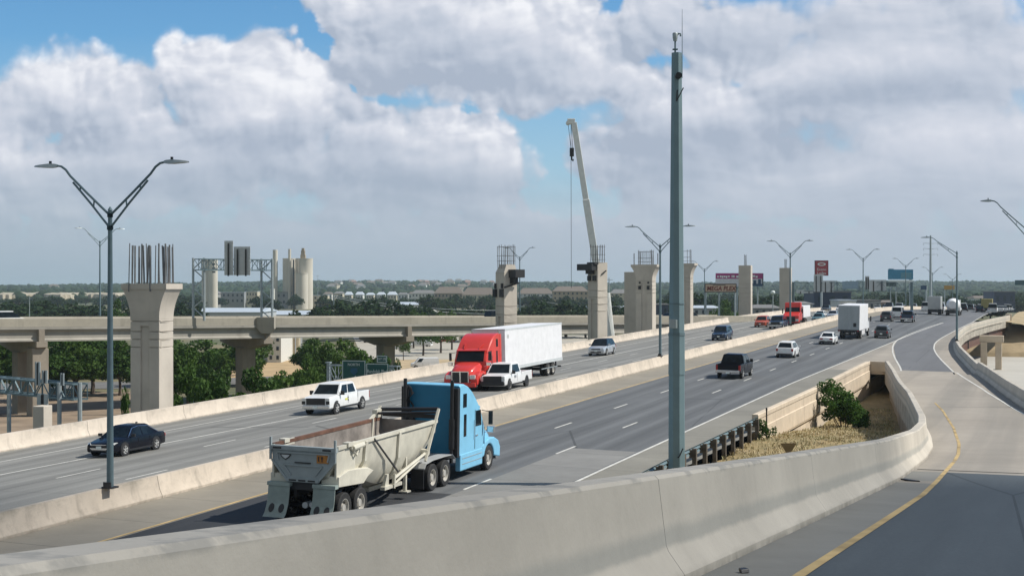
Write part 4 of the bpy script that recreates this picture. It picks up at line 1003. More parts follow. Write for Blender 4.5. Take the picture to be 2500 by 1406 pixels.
def car(name, label, cat, u, v, away, kind, col, group='vehicles on the highway', wheel_kind='alloy', zf=zr, loc=None, yaw=None, detail=True, L=None, W=None, H=None, roof_m=None, dk=False, extra=None, scale=.95):
    K = {  # L, W, H, wheelbase, front overhang, wheel r
        'sedan': (4.9, 1.85, 1.46, 2.83, .95, .335), 'coupe': (4.6, 1.84, 1.42, 2.75, .92, .33), 'suv': (4.6, 1.90, 1.70, 2.70, .90, .36), 'hatch': (4.4, 1.84, 1.62, 2.62, .88, .345),
        'pickup': (5.85, 2.03, 1.92, 3.75, .98, .40), 'pickup_work': (6.2, 2.03, 1.98, 3.9, 1.0, .41), 'van': (5.6, 2.0, 2.2, 3.4, .95, .36), 'cargo': (4.8, 1.85, 1.9, 3.0, .9, .33)}[kind]
    Lc, Wc, Hc, wb, fo, wr = K; Lc = L or Lc; Wc = W or Wc; Hc = H or Hc
    if loc is None:
        x, y = xy(u, v); loc = (x, y, zf(u, v)); yaw = -TH if away else math.pi - TH
        pitch = math.atan(0.0128) * (1 if away else -1)
        if u > 240: pitch = 0
        roll = (.02 if v > VM else -.02) * (1 if away else -1)
        rot = (pitch, roll, yaw)
    else: rot = (0, 0, yaw)
    r = empty(name, loc, rot); tag(r, label, cat, group)
    hw = Wc / 2; yf = wb / 2 + fo; yr = yf - Lc; ax = (wb / 2, -wb / 2)
    g = .23 if 'pickup' not in kind else .32
    pk = kind.startswith('pickup')
    b = MB()
    if kind in ('sedan', 'coupe'):
        belt = Hc * .62
        st = [(yf, .36, .58, hw * .62), (yf - .08, .27, .66, hw * .84), (yf - .35, .22, .74, hw * .96), (yf - 1.0, .2, .86, hw), (yf - 1.55, .2, .94, hw), (yr + 1.5, .2, belt + .02, hw), (yr + .75, .22, belt + .04, hw * .99), (yr + .2, .26, belt, hw * .93), (yr + .04, .32, belt - .08, hw * .84), (yr, .42, belt - .2, hw * .72)]
        cab = dict(F0=yf - 1.25, F1=yf - 2.05, R1=yr + 1.45, R0=yr + .62, zb=belt - .05, zt=Hc, wb=hw * .92, wt=hw * .66, pillars=[(.17, .53), (.55, .90)])
        hz = .70
    elif kind in ('suv', 'hatch'):
        belt = Hc * .61
        st = [(yf, .38, .68, hw * .66), (yf - .08, .28, .80, hw * .88), (yf - .4, .24, .90, hw * .97), (yf - 1.1, .22, 1.0, hw), (yr + 1.2, .22, belt + .03, hw), (yr + .3, .25, belt + .04, hw * .98), (yr + .05, .30, belt, hw * .92), (yr, .4, belt - .12, hw * .84)]
        cab = dict(F0=yf - 1.10, F1=yf - 1.82, R1=yr + .55, R0=yr + .10, zb=belt - .03, zt=Hc, wb=hw * .93, wt=hw * .72, pillars=[(.05, .27), (.29, .58), (.60, .93)])
        hz = .80
    elif pk:
        belt = 1.22
        bedL = 1.75 if kind == 'pickup' else 2.45
        cabR = yr + bedL
        st = [(yf, .45, .85, hw * .86), (yf - .06, .36, 1.08, hw * .94), (yf - .3, .36, 1.14, hw * .98), (yf - 1.2, .36, 1.20, hw), (cabR + .02, .36, belt, hw), (cabR, .36, belt, hw)]
        cab = dict(F0=yf - 1.30, F1=yf - 1.98, R1=cabR + .22, R0=cabR + .02, zb=belt - .03, zt=Hc, wb=hw * .95, wt=hw * .78, pillars=[(.07, .50), (.52, .90)] if kind == 'pickup' else [(.08, .88)])
        hz = .98
    elif kind in ('van', 'cargo'):
        belt = Hc * (.56 if kind == 'van' else .58)
        st = [(yf, .36, .8, hw * .7), (yf - .1, .28, .95, hw * .9), (yf - .5, .24, 1.1, hw * .98), (yf - .9, .24, belt, hw), (yr + .1, .26, belt, hw), (yr, .3, belt, hw * .97)]
        cab = dict(F0=yf - .72, F1=yf - 1.5, R1=yr + .12, R0=yr + .04, zb=belt - .03, zt=Hc, wb=hw * .97, wt=hw * .84, pillars=[(.74, .95)] if kind == 'cargo' else [(.06, .34), (.37, .68), (.74, .94)])
        hz = .85
    b.m = 0; b.loft([section(*q) for q in st])
    for y in ax:
        for s in (-1, 1): arch(b, s * hw * .985, y, wr, s, 1)
    # sills and door seams
    for s in (-1, 1):
        b.box((s * hw * .985, 0, .27 if not pk else .4), (.03, wb - 2.3 * wr, .10), m=1)
        if detail:
            for t in ((.02, -.36) if not kind.endswith('work') else (.02,)): b.box((s * (hw * .998), t * wb + .15, (g + belt) / 2 + .1), (.012, .014, belt - g - .35), m=1)
    b.build('body', [col, M['black_pl']], r, sm=32)
    cabin(r, col, glass_m=M['glass'], roof_m=roof_m, **cab)
    if pk:
        b = MB(); zt_ = belt - .02
        for s in (-1, 1): b.b2((s * hw * .995, yr + .06, .5), (s * (hw - .10), yr + bedL - .02, zt_))
        b.b2((-hw * .99, yr, .5), (hw * .99, yr + .07, zt_ - .02)); b.b2((-hw + .09, yr + bedL - .1, .5), (hw - .09, yr + bedL - .02, zt_))
        b.b2((-hw + .09, yr + .05, .62), (hw - .09, yr + bedL - .05, .70))
        for y in ax[1:]:
            for s in (-1, 1): arch(b, s * hw * .995, y, wr, s, 1)
        b.build('bed', [col, M['black_pl']], r, bev=.03)
        b = MB(); b.b2((-hw * .93, yr - .14, .52), (hw * .93, yr - .01, .74)); b.build('rear_bumper', M['chrome'], r, bev=.03)
    # wheels
    for y in ax:
        for s in (-1, 1): wheel(r, s * (hw - .10), y, wr, .23, wheel_kind, s)
    # lights, grille, mirrors, plates
    fy = yf - .01
    for s in (-1, 1):
        b = MB()
        if pk: b.b2((s * hw * .66, fy - .06, hz - .16), (s * hw * .95, fy + .012, hz + .10))
        else: b.prism([(s * hw * .52, fy - .05, hz - .10), (s * hw * .86, fy - .20, hz - .06), (s * hw * .93, fy - .42, hz + .03), (s * hw * .60, fy - .08, hz + .02)], (0, .06, .03))
        b.build('headlight', M['lamp_white'], r)
        b = MB()
        if pk: b.b2((s * hw * .83, yr - .015, belt - .52), (s * hw * .995, yr + .05, belt - .08))
        elif kind in ('suv', 'hatch', 'van', 'cargo'): b.b2((s * hw * .72, yr - .015, belt - .30), (s * hw * .93, yr + .10, belt - .04))
        else: b.b2((s * hw * .42, yr - .012, belt - .27), (s * hw * .82, yr + .10, belt - .12))
        b.build('taillight', M['lamp_red'], r)
        b = MB(); my = cab['F0'] - .32; b.box((s * (hw + .10), my, belt + .10), (.20 if not pk else .24, .10, .15 if not pk else .26)); b.bar((s * hw * .93, my, belt + .02), (s * (hw + .08), my, belt + .06), .05)
        b.build('mirror', M['black_pl'] if (dk or pk) else col, r)
    b = MB()
    if pk: b.b2((-hw * .66, fy - .05, .66), (hw * .66, fy + .02, hz + .10))
    else:
        b.b2((-hw * .50, fy - .06, hz - .15), (hw * .50, fy + .014, hz - .03)); b.b2((-hw * .60, fy - .12, .34), (hw * .60, fy + .018, .47))
    b.build('grille', M['black_pl'], r)
    if not pk:
        b = MB(); b.b2((-hw * .80, yr - .012, .28), (hw * .80, yr + .12, .46)); b.build('rear_bumper', M['black_pl'], r, bev=.02)
    else:
        b = MB(); b.b2((-hw * .93, fy - .12, .44), (hw * .93, fy + .10, .62)); b.build('front_bumper', M['chrome'] if not kind.endswith('work') else M['black_pl'], r, bev=.03)
    for yy, nm, sg in ((fy + (.12 if pk else .03), 'license_plate', 1), (yr - (.15 if pk else .02), 'license_plate', -1)):
        b = MB(); b.box((0, yy, .52 if yy > 0 or pk else belt - .38), (.31, .02, .15)); b.build(nm, M['sign_white'], r)
    if extra: extra(r, hw, yf, yr, belt)
    r.scale = (scale,) * 3
    return r

PW = paint('white car paint', (0.74, 0.75, 0.76)); PB = paint('black car paint', (0.006, 0.007, 0.012), rough=.25, coat=.12, dirt=.03, spec=.14); PS = paint('silver car paint', (0.55, 0.57, 0.60), metal=.5)
PN = paint('navy car paint', (0.025, 0.045, 0.085), rough=.25, coat=.7); PG = paint('dark grey car paint', (0.055, 0.06, 0.068), coat=.7); PO = paint('orange red car paint', (0.42, 0.085, 0.045)); PT = paint('teal grey car paint', (0.10, 0.17, 0.19))
PR = paint('red truck paint', (0.62, 0.052, 0.042), rough=.25, coat=.6, dirt=.1); PBL = paint('sky blue truck paint', (0.225, 0.55, 0.79), rough=.38, coat=.4, dirt=.1); PBR = paint('shaded sleeper blue', (0.022, 0.17, 0.30), rough=.5, coat=.2)  # sleeper back: the truck blue darkened, its shade put into the colour
PCR = paint('chalky cream trailer paint', (0.60, 0.575, 0.49), rough=.6, coat=.05, var=.12, dirt=.6); PTW = paint('white trailer skin', (0.78, 0.78, 0.80), rough=.45, coat=.1, dirt=.25); PGR = paint('grey box', (0.45, 0.46, 0.46)); PBO = paint('truck door', (0.36, 0.40, 0.43), rough=.5, dirt=.3)

def malibu_x(r, hw, yf, yr, belt):
    b = MB(); b.prism([(-.45, yf + .02, .68), (.45, yf + .02, .68), (.45, yf + .02, .645), (-.45, yf + .02, .645)], (0, .02, 0)); b.prism([(-.55, yf + .015, .50), (.55, yf + .015, .50), (.42, yf + .015, .40), (-.42, yf + .015, .40)], (0, .008, 0)); b.build('chrome_trim', M['chrome'], r)
    b = MB(); b.tube([(-.86, yf - 1.32, .90), (-.68, yf - 1.9, 1.33), (-.63, yf - 2.5, 1.40), (-.66, yr + 1.5, 1.33), (-.85, yr + .85, .98)], .014, 5); b.build('window_trim', M['chrome'], r)
    b = MB(); b.box((0, yr + 1.55, 1.49), (.05, .14, .06)); b.build('antenna_fin', M['black_pl'], r)
car('sedan', 'black sedan in the southbound lanes behind the leftmost lamp post', 'car', 58.1, -40.1, False, 'sedan', PB, extra=malibu_x, dk=True, scale=.89)
def silv_x(r, hw, yf, yr, belt):
    q = plain('yellow safety decal', (.62, .62, .10), .6); b = MB(); b.box((-hw * 1.003, yf - 2.35, .86), (.012, .34, .12)); b.build('door_decal', q, r)
    b = MB(); b.box((-hw * 1.003, yf - 2.62, .95), (.012, .12, .10)); b.box((-hw * 1.003, yf - 2.62, .78), (.012, .12, .12)); b.build('door_decal', M['black_pl'], r)
    for s in (-1, 1): b = MB(); b.box((s * .86, yf + .005, .80), (.24, .04, .20)); b.build('lamp_surround', M['black_pl'], r)
car('pickup_truck', 'white crew cab pickup with a yellow door decal, ahead of the red semi', 'pickup truck', 79.0, -39.65, False, 'pickup', PW, extra=silv_x, dk=True, scale=.92)
def ford_x(r, hw, yf, yr, belt):
    b = MB()
    for k in range(3): b.box((-hw * 1.003, yf - 2.1 - k * .17, .95), (.012, .07, .22))
    b.build('door_lettering', plain('grey decal', (.3, .33, .36), .6), r)
    b = MB(); b.b2((-hw * .9, yf - .03, .40), (hw * .9, yf + .13, .72)); b.b2((-hw * .72, yf, .7), (hw * .72, yf + .05, 1.12)); b.build('grille_guard', M['black_pl'], r, bev=.04)
car('pickup_truck', 'white single cab work pickup with black front, beside the red semi', 'pickup truck', 97.2, -35.35, False, 'pickup_work', PW, extra=ford_x, wheel_kind='steel', dk=True, scale=.93)
car('suv', 'silver sport utility car with black roof following the white semi trailer', 'suv', 139.6, -40.6, False, 'suv', PS, roof_m=PB)
car('suv', 'dark navy sport utility car in the lane beside the median, right of the camera pole', 'suv', 171.0, -34.9, False, 'suv', PN, L=4.9, H=1.78)
car('suv', 'orange red sport utility car below the plain slab pillar', 'suv', 212.6, -37.4, False, 'suv', PO)
car('pickup_truck', 'dark navy pickup ahead of the distant red truck', 'pickup truck', 205.5, -33.9, False, 'pickup', PN)
car('sedan', 'teal grey sedan behind the distant red truck', 'car', 231.5, -31.9, False, 'sedan', PT)
car('sedan', 'white sedan at the back, left of the white box truck', 'car', 249, -34.0, False, 'sedan', PW)
car('sedan', 'silver sedan half hidden by the white box truck', 'car', 249, -31.9, False, 'sedan', PS)
car('pickup_truck', 'black pickup with pale tailgate bumper in the middle northbound lane', 'pickup truck', 113.6, -22.15, True, 'pickup', PB, dk=True)
car('suv', 'white hatchback following the black pickup lane, in front of the white sedan', 'car', 140.6, -22.3, True, 'hatch', PW)
car('sedan', 'white sedan just behind the white box truck', 'car', 166.6, -21.85, True, 'coupe', PW)
car('suv', 'dark grey hatchback beside the white box truck', 'car', 184.8, -17.65, True, 'hatch', PG)
car('suv', 'grey sport utility car ahead of the white box truck', 'suv', 240.5, -22.3, True, 'suv', PG)
car('van', 'tall white passenger van far ahead in the middle lane', 'van', 256, -21.9, True, 'van', PW)
car('pickup_truck', 'navy blue pickup far ahead in the right lane', 'pickup truck', 240, -19.0, True, 'pickup', PN)

# ---- semi trucks
def tandem(r, ys, rad, hx=.95, dual=True):
    for y in ys:
        for s in (-1, 1):
            wheel(r, s * (hx + .17), y, rad, .27, 'steel', s)
            if dual: wheel(r, s * (hx - .16), y, rad, .27, 'steel', s)
        b = MB(); b.tube([(-hx, y, rad), (hx, y, rad)], .09, 8); b.build('axle', M['dark_steel'], r)
def tractor(r, col, back_m, front=True, hood_c=None, style='round'):
    """conventional cab with tall sleeper, steer axle at y = 0, facing +y"""
    hc = hood_c or col
    b = MB()
    prof = [(-3.4, 1.0), (-3.4, 3.82), (-3.3, 3.87), (-2.9, 3.86), (-2.4, 3.72), (-1.95, 3.49), (-1.56, 3.20), (-1.24, 2.92), (-1.06, 2.74), (-.98, 2.68), (-.52, 1.94), (-.5, 1.0)]
    secs = []
    for x, k in ((-1.22, .955), (-1.16, .99), (-1.0, 1.0), (1.0, 1.0), (1.16, .99), (1.22, .955)):
        secs.append([(x, -3.4 + (y + 3.4) * (k if y > -3.3 else 1.0), 1.0 + (z - 1.0) * (k * .5 + .5)) for y, z in prof])
    b.loft(secs); b.build('cab', col, r, sm=30)
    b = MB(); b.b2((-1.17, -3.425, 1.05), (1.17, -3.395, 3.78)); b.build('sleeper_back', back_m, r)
    b = MB()
    secs = []
    for y, hw, zt, zb in ((-.62, 1.0, 1.96, .9), (.3, .92, 1.80, .8), (.95, .82, 1.58, .75), (1.22, .74, 1.40, .7), (1.32, .66, 1.25, .65)):
        secs.append([(-hw, y, zb), (-hw, y, zt - .22), (-hw * .86, y, zt - .05), (-hw * .5, y, zt), (hw * .5, y, zt), (hw * .86, y, zt - .05), (hw, y, zt - .22), (hw, y, zb)])
    b.loft(secs); b.build('hood', hc, r, sm=40)
    for s in (-1, 1):
        arcp = [(.60 * math.cos(a), .52 + .60 * math.sin(a)) for a in np.linspace(0.05, math.pi - .25, 12)]
        poly = [(1.30, .42), (1.34, .85), (1.1, 1.16), (.6, 1.34), (0, 1.36), (-.5, 1.26), (-.85, 1.12), (-.85, .62)] + [(y, z) for y, z in reversed(arcp)]
        b = MB(); b.yz(poly, s * .74, s * 1.235); b.build('fender', hc, r, bev=.05)
        b = MB(); b.b2((s * .70, 1.20, .86), (s * 1.10, 1.36, 1.14)); b.build('headlight', M['lamp_white'], r, bev=.03)
        b = MB(); b.b2((s * 1.0, -3.30, .36), (s * 1.235, -.80, 1.06)); b.build('side_skirt', col, r, bev=.05)
        b = MB()
        for zz in (.62, .84): b.b2((s * 1.232, -3.1, zz), (s * 1.245, -.9, zz + .03))
        b.build('step', M['galv'], r)
        b = MB(); b.prism([(s * 1.2, -.98, 2.02), (s * 1.2, -1.62, 2.02), (s * 1.2, -1.62, 2.66), (s * 1.2, -1.08, 2.66)], (s * .035, 0, 0)); b.build('side_window', M['glass'], r)
        for (y0, y1, z0, z1) in ((-3.06, -2.66, 2.90, 3.46), (-2.96, -2.66, 1.72, 2.62)):
            b = MB(); b.b2((s * 1.205, y0, z0), (s * 1.232, y1, z1)); b.build('sleeper_window', M['glass'], r, bev=.09)
        b = MB(); b.b2((s * 1.44, -.72, 2.02), (s * 1.60, -.62, 2.58)); b.bar((s * 1.16, -.8, 2.60), (s * 1.5, -.68, 2.56), .03); b.build('mirror', M['black_pl'], r)
        b = MB(); b.b2((s * 1.30, -.55, 1.68), (s * 1.62, -.38, 1.92)); b.bar((s * 1.1, -.45, 1.6), (s * 1.4, -.45, 1.75), .04); b.build('convex_mirror', M['chrome'], r, bev=.06)
        b = MB(); b.b2((s * .96, -3.66, .95), (s * 1.235, -3.395, 3.72)); b.build('side_extender', M['black_pl'] if style == 'round' else col, r, bev=.02)
        b = MB(); b.b2((s * 1.222, -1.72, 1.1), (s * 1.232, -1.69, 2.7)); b.build('door_seam', M['black_pl'], r)
        b = MB(); b.b2((s * 1.222, -.62, 1.1), (s * 1.232, -.59, 1.9)); b.build('door_seam', M['black_pl'], r)
        b = MB(); b.b2((s * 1.225, -1.62, 1.62), (s * 1.25, -1.40, 1.67)); b.build('door_handle', M['chrome'], r)
        b = MB(); b.bar((s * 1.24, -1.80, 1.5), (s * 1.24, -1.80, 2.3), .035); b.build('grab_rail', M['chrome'], r)
        b = MB(); b.tube([(s * 1.02, -3.76, .75), (s * 1.02, -3.76, 4.05)], .075, 10); b.tube([(s * 1.02, -3.76, 1.3), (s * 1.02, -3.76, 2.5)], .115, 10); b.build('exhaust_stack', M['black_pl'] if style == 'round' else M['chrome'], r, sm=40)
        wheel(r, s * 1.08, 0, .52, .28, 'steel', s)
        b = MB(); b.b2((s * .46, -6.9, .72), (s * .34, .9, 1.0)); b.build('frame_rail', M['dark_steel'], r)
    b = MB()
    yz = [(-1.03, 2.80), (-.66, 2.02)]
    b.add([(-.98, -.96, 2.64), (.98, -.96, 2.64), (1.04, -.54, 1.98), (-1.04, -.54, 1.98), (-.98, -.93, 2.67), (.98, -.93, 2.67), (1.04, -.49, 1.99), (-1.04, -.49, 1.99)], [(4, 5, 6, 7), (0, 3, 2, 1), (0, 1, 5, 4), (1, 2, 6, 5), (2, 3, 7, 6), (3, 0, 4, 7)])
    b.build('windshield', M['glass'], r)
    b = MB(); b.prism([(-1.12, -1.08, 2.80), (1.12, -1.08, 2.80), (1.1, -.80, 2.70), (-1.1, -.80, 2.70)], (0, 0, .05)); b.build('sun_visor', col, r)
    b = MB(); b.b2((-.60, 1.24, .62), (-.05, 1.36, 1.36)); b.b2((.05, 1.24, .62), (.60, 1.36, 1.36)); b.build('grille', M['black_pl'], r)
    b = MB(); b.b2((-.64, 1.22, .60), (-.58, 1.375, 1.38)); b.b2((.58, 1.22, .60), (.64, 1.375, 1.38)); b.b2((-.05, 1.22, .60), (.05, 1.375, 1.42)); b.b2((-.64, 1.22, 1.34), (.64, 1.37, 1.40)); b.build('grille_frame', M['chrome'], r)
    b = MB(); b.b2((-1.15, 1.15, .30), (1.15, 1.48, .62)); b.build('front_bumper', col if style != 'round' else M['chrome'], r, bev=.06)
    b = MB(); b.b2((-.55, -5.9, 1.0), (.55, -4.7, 1.16)); b.build('fifth_wheel', M['dark_steel'], r)

def place(r, u, v, away, zf=zr):
    x, y = xy(u, v); r.location = (x, y, zf(u, v)); s = 1 if away else -1
    r.rotation_euler = (math.atan(.0128) * s, (.02 if v > VM else -.02) * s, -TH if away else math.pi - TH)

def dump_truck():
    r = empty('dump_truck'); place(r, 57.6, -22.95, True)
    tag(r, 'sky blue semi truck pulling a chalky white bottom dump trailer', 'semi truck')
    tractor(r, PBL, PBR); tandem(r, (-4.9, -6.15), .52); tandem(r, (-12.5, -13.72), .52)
    # tractor deck, flaps, air lines
    for s in (-1, 1):
        b = MB(); b.loft([[(s * .78, y, z), (s * 1.26, y, z), (s * 1.26, y, z + .04), (s * .78, y, z + .04)] for y, z in ((-7.0, .92), (-6.85, 1.10), (-6.15, 1.17), (-4.9, 1.17), (-4.2, 1.14), (-3.9, .95))]); b.build('wheel_fender', PGR, r)
        b = MB(); b.b2((s * .72, -7.06, .18), (s * 1.24, -7.02, .92)); b.build('mud_flap', M['black_pl'], r)
    b = MB(); b.b2((-.75, -6.95, 1.02), (.75, -3.5, 1.06)); b.build('deck_plate', PGR, r)
    b = MB()
    for k in range(14): a = k * .9; b.tube([(-.82 + .1 * math.cos(a), -3.62 - .1 * math.sin(a), 3.5 - k * .09), (-.82 + .1 * math.cos(a + .9), -3.62 - .1 * math.sin(a + .9), 3.41 - k * .09)], .035, 5)
    b.tube([(-1.0, -3.55, 3.75), (-.85, -3.6, 3.65), (-.8, -3.6, 3.4)], .05, 5); b.box((-.85, -3.6, 2.22), (.34, .25, .5)); b.build('air_lines', M['black_pl'], r)
    # hopper: open trough, low belly, sloped ends
    Y = [-14.25, -13.0, -11.2, -10.2, -8.6, -7.4, -6.4, -5.75]
    ZT = [2.55, 2.57, 2.58, 2.59, 2.60, 2.61, 2.62, 2.63]
    ZB = [1.46, 1.36, .95, .66, .66, .95, 1.35, 1.75]
    HB = [.52, .45, .40, .36, .36, .40, .45, .55]
    def ring(y, zt, zb, hb, ins=0.0):
        q = [(hb, 0.0), (hb + .36, .07), (.97, .26), (1.14, .52), (1.19, 1.0)]
        return [(-(x - ins), y, zb + ins + (zt - zb - ins) * t) for x, t in reversed(q)] + [(x - ins, y, zb + ins + (zt - zb - ins) * t) for x, t in q]
    b = MB(); b.loft([ring(y, a, c, h) for y, a, c, h in zip(Y, ZT, ZB, HB)], caps=False, closed=False)
    b.add(ring(Y[0], ZT[0], ZB[0], HB[0]), [tuple(range(10))]); b.add(ring(Y[-1], ZT[-1], ZB[-1], HB[-1]), [tuple(reversed(range(10)))])
    b.build('hopper', PCR, r, sm=35, fix=True)
    b = MB(); b.loft([ring(y, a - .002, c, h, .05) for y, a, c, h in zip([-14.2] + Y[1:-1] + [-5.8], ZT, ZB, HB)], caps=False, closed=False)
    b.add(ring(-14.2, ZT[0], ZB[0], HB[0], .05), [tuple(range(10))]); b.add(ring(-5.8, ZT[-1], ZB[-1], HB[-1], .05), [tuple(range(10))])
    b.build('hopper_lining', plain('worn rusty lining', (.235, .21, .19), .8, .1, var=.4, scale=1.5), r, sm=35)
    for s in (-1, 1):
        b = MB(); b.loft([[(s * 1.12, y, z - .05), (s * 1.25, y, z - .05), (s * 1.25, y, z + .07), (s * 1.12, y, z + .07)] for y, z in zip(Y, ZT)]); b.build('top_rail', PCR if s > 0 else M['rust'], r)
        for yy in (-12.1, -9.3):
            i = min(range(len(Y) - 1), key=lambda k: abs((Y[k] + Y[k + 1]) / 2 - yy)); t = (yy - Y[i]) / (Y[i + 1] - Y[i])
            zt, zb, hb = lerp(ZT[i], ZT[i + 1], t), lerp(ZB[i], ZB[i + 1], t), lerp(HB[i], HB[i + 1], t)
            b = MB(); pr = [(hb + .05, 0), (hb + .42, .07), (1.05, .26), (1.23, .52), (1.28, 1.0)]
            b.loft([[(s * x, yy - .09, zb + (zt - zb) * q), (s * x, yy + .09, zb + (zt - zb) * q), (s * (x - .1), yy + .09, zb + (zt - zb) * q + .05), (s * (x - .1), yy - .09, zb + (zt - zb) * q + .05)] for x, q in pr]); b.build('rib', PCR, r)
        b = MB(); b.bar((s * 1.28, -7.0, 1.25), (s * 1.24, -5.65, 3.10), .09); b.build('tarp_arm', PCR, r)
        b = MB(); b.bar((s * 1.25, -11.5, 2.6), (s * 1.25, -9.4, 1.15), .05); b.build('tarp_strut', M['dark_steel'], r)
        # long pipes running to the landing gear
        b = MB(); b.tube([(s * 1.18, -9.6, .95), (s * 1.18, -6.6, 1.55)], .06, 6); b.tube([(s * 1.18, -9.7, .72), (s * 1.18, -7.4, 1.30)], .05, 6); b.bar((s * 1.18, -9.65, .6), (s * 1.18, -9.6, 1.1), .1); b.tube([(s * 1.0, -6.7, 1.55), (s * 1.28, -6.7, 1.55)], .13, 8); b.build('gear_linkage', PCR, r)
        b = MB(); b.bar((s * 1.05, -8.35, .32), (s * 1.05, -8.35, 1.55), .11); b.box((s * 1.05, -8.35, .29), (.34, .34, .05)); b.bar((s * 1.05, -8.35, 1.0), (s * .7, -8.8, 1.35), .07); b.build('landing_leg', PCR, r)
        # box over the trailer wheels
        b = MB(); b.yz([(-14.25, 1.28), (-14.25, 1.62), (-13.5, 1.76), (-12.0, 1.66), (-11.55, 1.5), (-12.0, 1.36), (-12.35, 1.16)], s * .62, s * 1.28); b.build('wheel_guard', PCR, r, bev=.02)
        b = MB(); b.yz([(-14.28, 1.5), (-14.28, 2.6), (-12.85, 2.66), (-12.9, 1.5)], s * 1.13, s * 1.20); b.build('rear_side_plate', PCR, r)
        b = MB(); b.tube([(s * 1.27, -13.2, 2.45), (s * 1.27, -12.4, 2.5)], .09, 8); b.box((s * 1.2, -13.45, 2.62), (.22, .35, .14)); b.tube([(s * 1.24, -13.3, 2.5), (s * 1.3, -13.0, 2.2), (s * 1.22, -12.6, 2.45)], .035, 6); b.build('tarp_motor', PCR, r)
        # big steel mud flaps, curved, with two lamp holes
        b = MB(); prof = [(-14.42, 1.32), (-14.46, .95), (-14.52, .65), (-14.68, .35), (-14.82, .24)]
        x0, x1 = s * .44, s * 1.24
        b.loft([[(x0, y, z), (x1, y, z), (x1, y - .03, z), (x0, y - .03, z)] for y, z in prof]); b.b2((x0 - s * .02, -14.50, 1.24), (x1 + s * .03, -14.26, 1.36)); b.build('mud_flap', paint('flap paint', (.30, .36, .34), .6, 0, 0, .15, .5), r)
        for k in (.27, .73):
            xx = lerp(x0, x1, k); b = MB(); n = 14
            b.prism([(xx + .10 * math.cos(2 * math.pi * i / n), -14.635 + .075 * math.sin(2 * math.pi * i / n), .52 + .14 * math.sin(2 * math.pi * i / n)) for i in range(n)], (0, .03, 0)); b.build('flap_lamp', M['dark_steel'], r)
    # tailgate with pressed frame, plate and badge
    b = MB(); tg = [(-1.19, 2.52), (1.19, 2.52), (1.13, 2.05), (.56, 1.47), (-.56, 1.47), (-1.13, 2.05)]
    b.prism([(x, -14.36, z) for x, z in tg], (0, .10, 0)); b.b2((-1.24, -14.42, 2.44), (1.24, -14.24, 2.58)); b.b2((-.60, -14.43, 1.40), (.60, -14.3, 1.52))
    for a, c in (((-.98, 2.36), (.98, 2.36)), ((.98, 2.36), (.92, 2.1)), ((-.98, 2.36), (-.92, 2.1)), ((-.72, 1.95), (.72, 1.95)), ((-.72, 1.95), (-.45, 1.62)), ((.72, 1.95), (.45, 1.62))): b.bar((a[0], -14.38, a[1]), (c[0], -14.38, c[1]), .05)
    for s in (-1, 1): b.bar((s * 1.2, -14.4, 2.85), (s * 1.2, -14.4, 2.1), .07); b.bar((s * 1.16, -14.37, 2.1), (s * .58, -14.37, 1.45), .07)
    b.build('tailgate', paint('tailgate paint', (.33, .375, .385), .55, 0, .05, .12, .35), r)
    b = MB(); b.b2((.52, -14.395, 2.06), (.95, -14.37, 2.33)); b.build('warning_plate', plain('orange plate', (.42, .17, .03), .6, var=.3, scale=9), r)
    b = MB(); b.b2((.57, -14.402, 2.12), (.62, -14.39, 2.28)); b.b2((.68, -14.402, 2.2), (.76, -14.39, 2.28)); b.b2((.70, -14.402, 2.11), (.74, -14.39, 2.2)); b.build('plate_mark', plain('dark print', (.08, .04, .02), .7), r)
    b = MB(); b.prism([(-.86, -14.385, 2.30), (-.44, -14.385, 2.30), (-.50, -14.385, 2.20), (-.65, -14.385, 2.10), (-.80, -14.385, 2.20)], (0, .02, 0)); b.build('badge', M['dark_steel'], r)
    b = MB(); b.prism([(-.81, -14.392, 2.275), (-.49, -14.392, 2.275), (-.54, -14.392, 2.215), (-.65, -14.392, 2.14), (-.76, -14.392, 2.215)], (0, .012, 0)); b.build('badge', M['sign_back'], r)
    for x0, x1, y0, z0, z1 in [(x - .16, x + .16, -14.43, 2.47, 2.53) for x in (-.95, .9)] + [(x - .13, x + .13, -14.445, 1.43, 1.48) for x in (-.35, 0, .35)] + [(-.3, .3, -14.40, 2.02, 2.06)]:
        b = MB(); b.b2((x0, y0, z0), (x1, y0 + .02, z1)); b.build('lamp_strip', M['dark_steel'], r)
    b = MB(); b.b2((-.42, -14.2, .85), (-.30, -9.8, 1.35)); b.b2((.30, -14.2, .85), (.42, -9.8, 1.35)); b.b2((-.9, -12.0, .9), (.9, -11.7, 1.2)); b.b2((-.55, -14.3, 1.12), (.55, -14.1, 1.40)); b.build('subframe', M['dark_steel'], r)
    b = MB(); b.tube([(-.05, -14.1, .58), (-.05, -13.7, .58)], .11, 8); b.tube([(.22, -14.1, .6), (.22, -13.7, .6)], .11, 8); b.build('brake_chamber', M['sign_back'], r)
    b = MB(); b.box((0, -9.4, .58), (.95, 1.7, .16)); b.prism([(1.0, -10.3, .62), (1.0, -9.9, .62), (1.05, -10.0, 1.15), (1.05, -10.15, 1.15)], (.1, 0, 0)); b.b2((1.0, -10.4, .62), (1.18, -8.9, .74)); b.build('dump_gate', PCR, r)
    # roll tarp frame at the front
    b = MB(); b.tube([(-1.2, -5.75, 2.98), (1.2, -5.65, 3.10)], .07, 8); b.tube([(-1.2, -6.2, 2.86), (1.2, -5.85, 2.98)], .05, 8); b.box((0, -5.70, 2.80), (2.2, .05, .16)); b.build('tarp_roll', M['black_pl'], r)
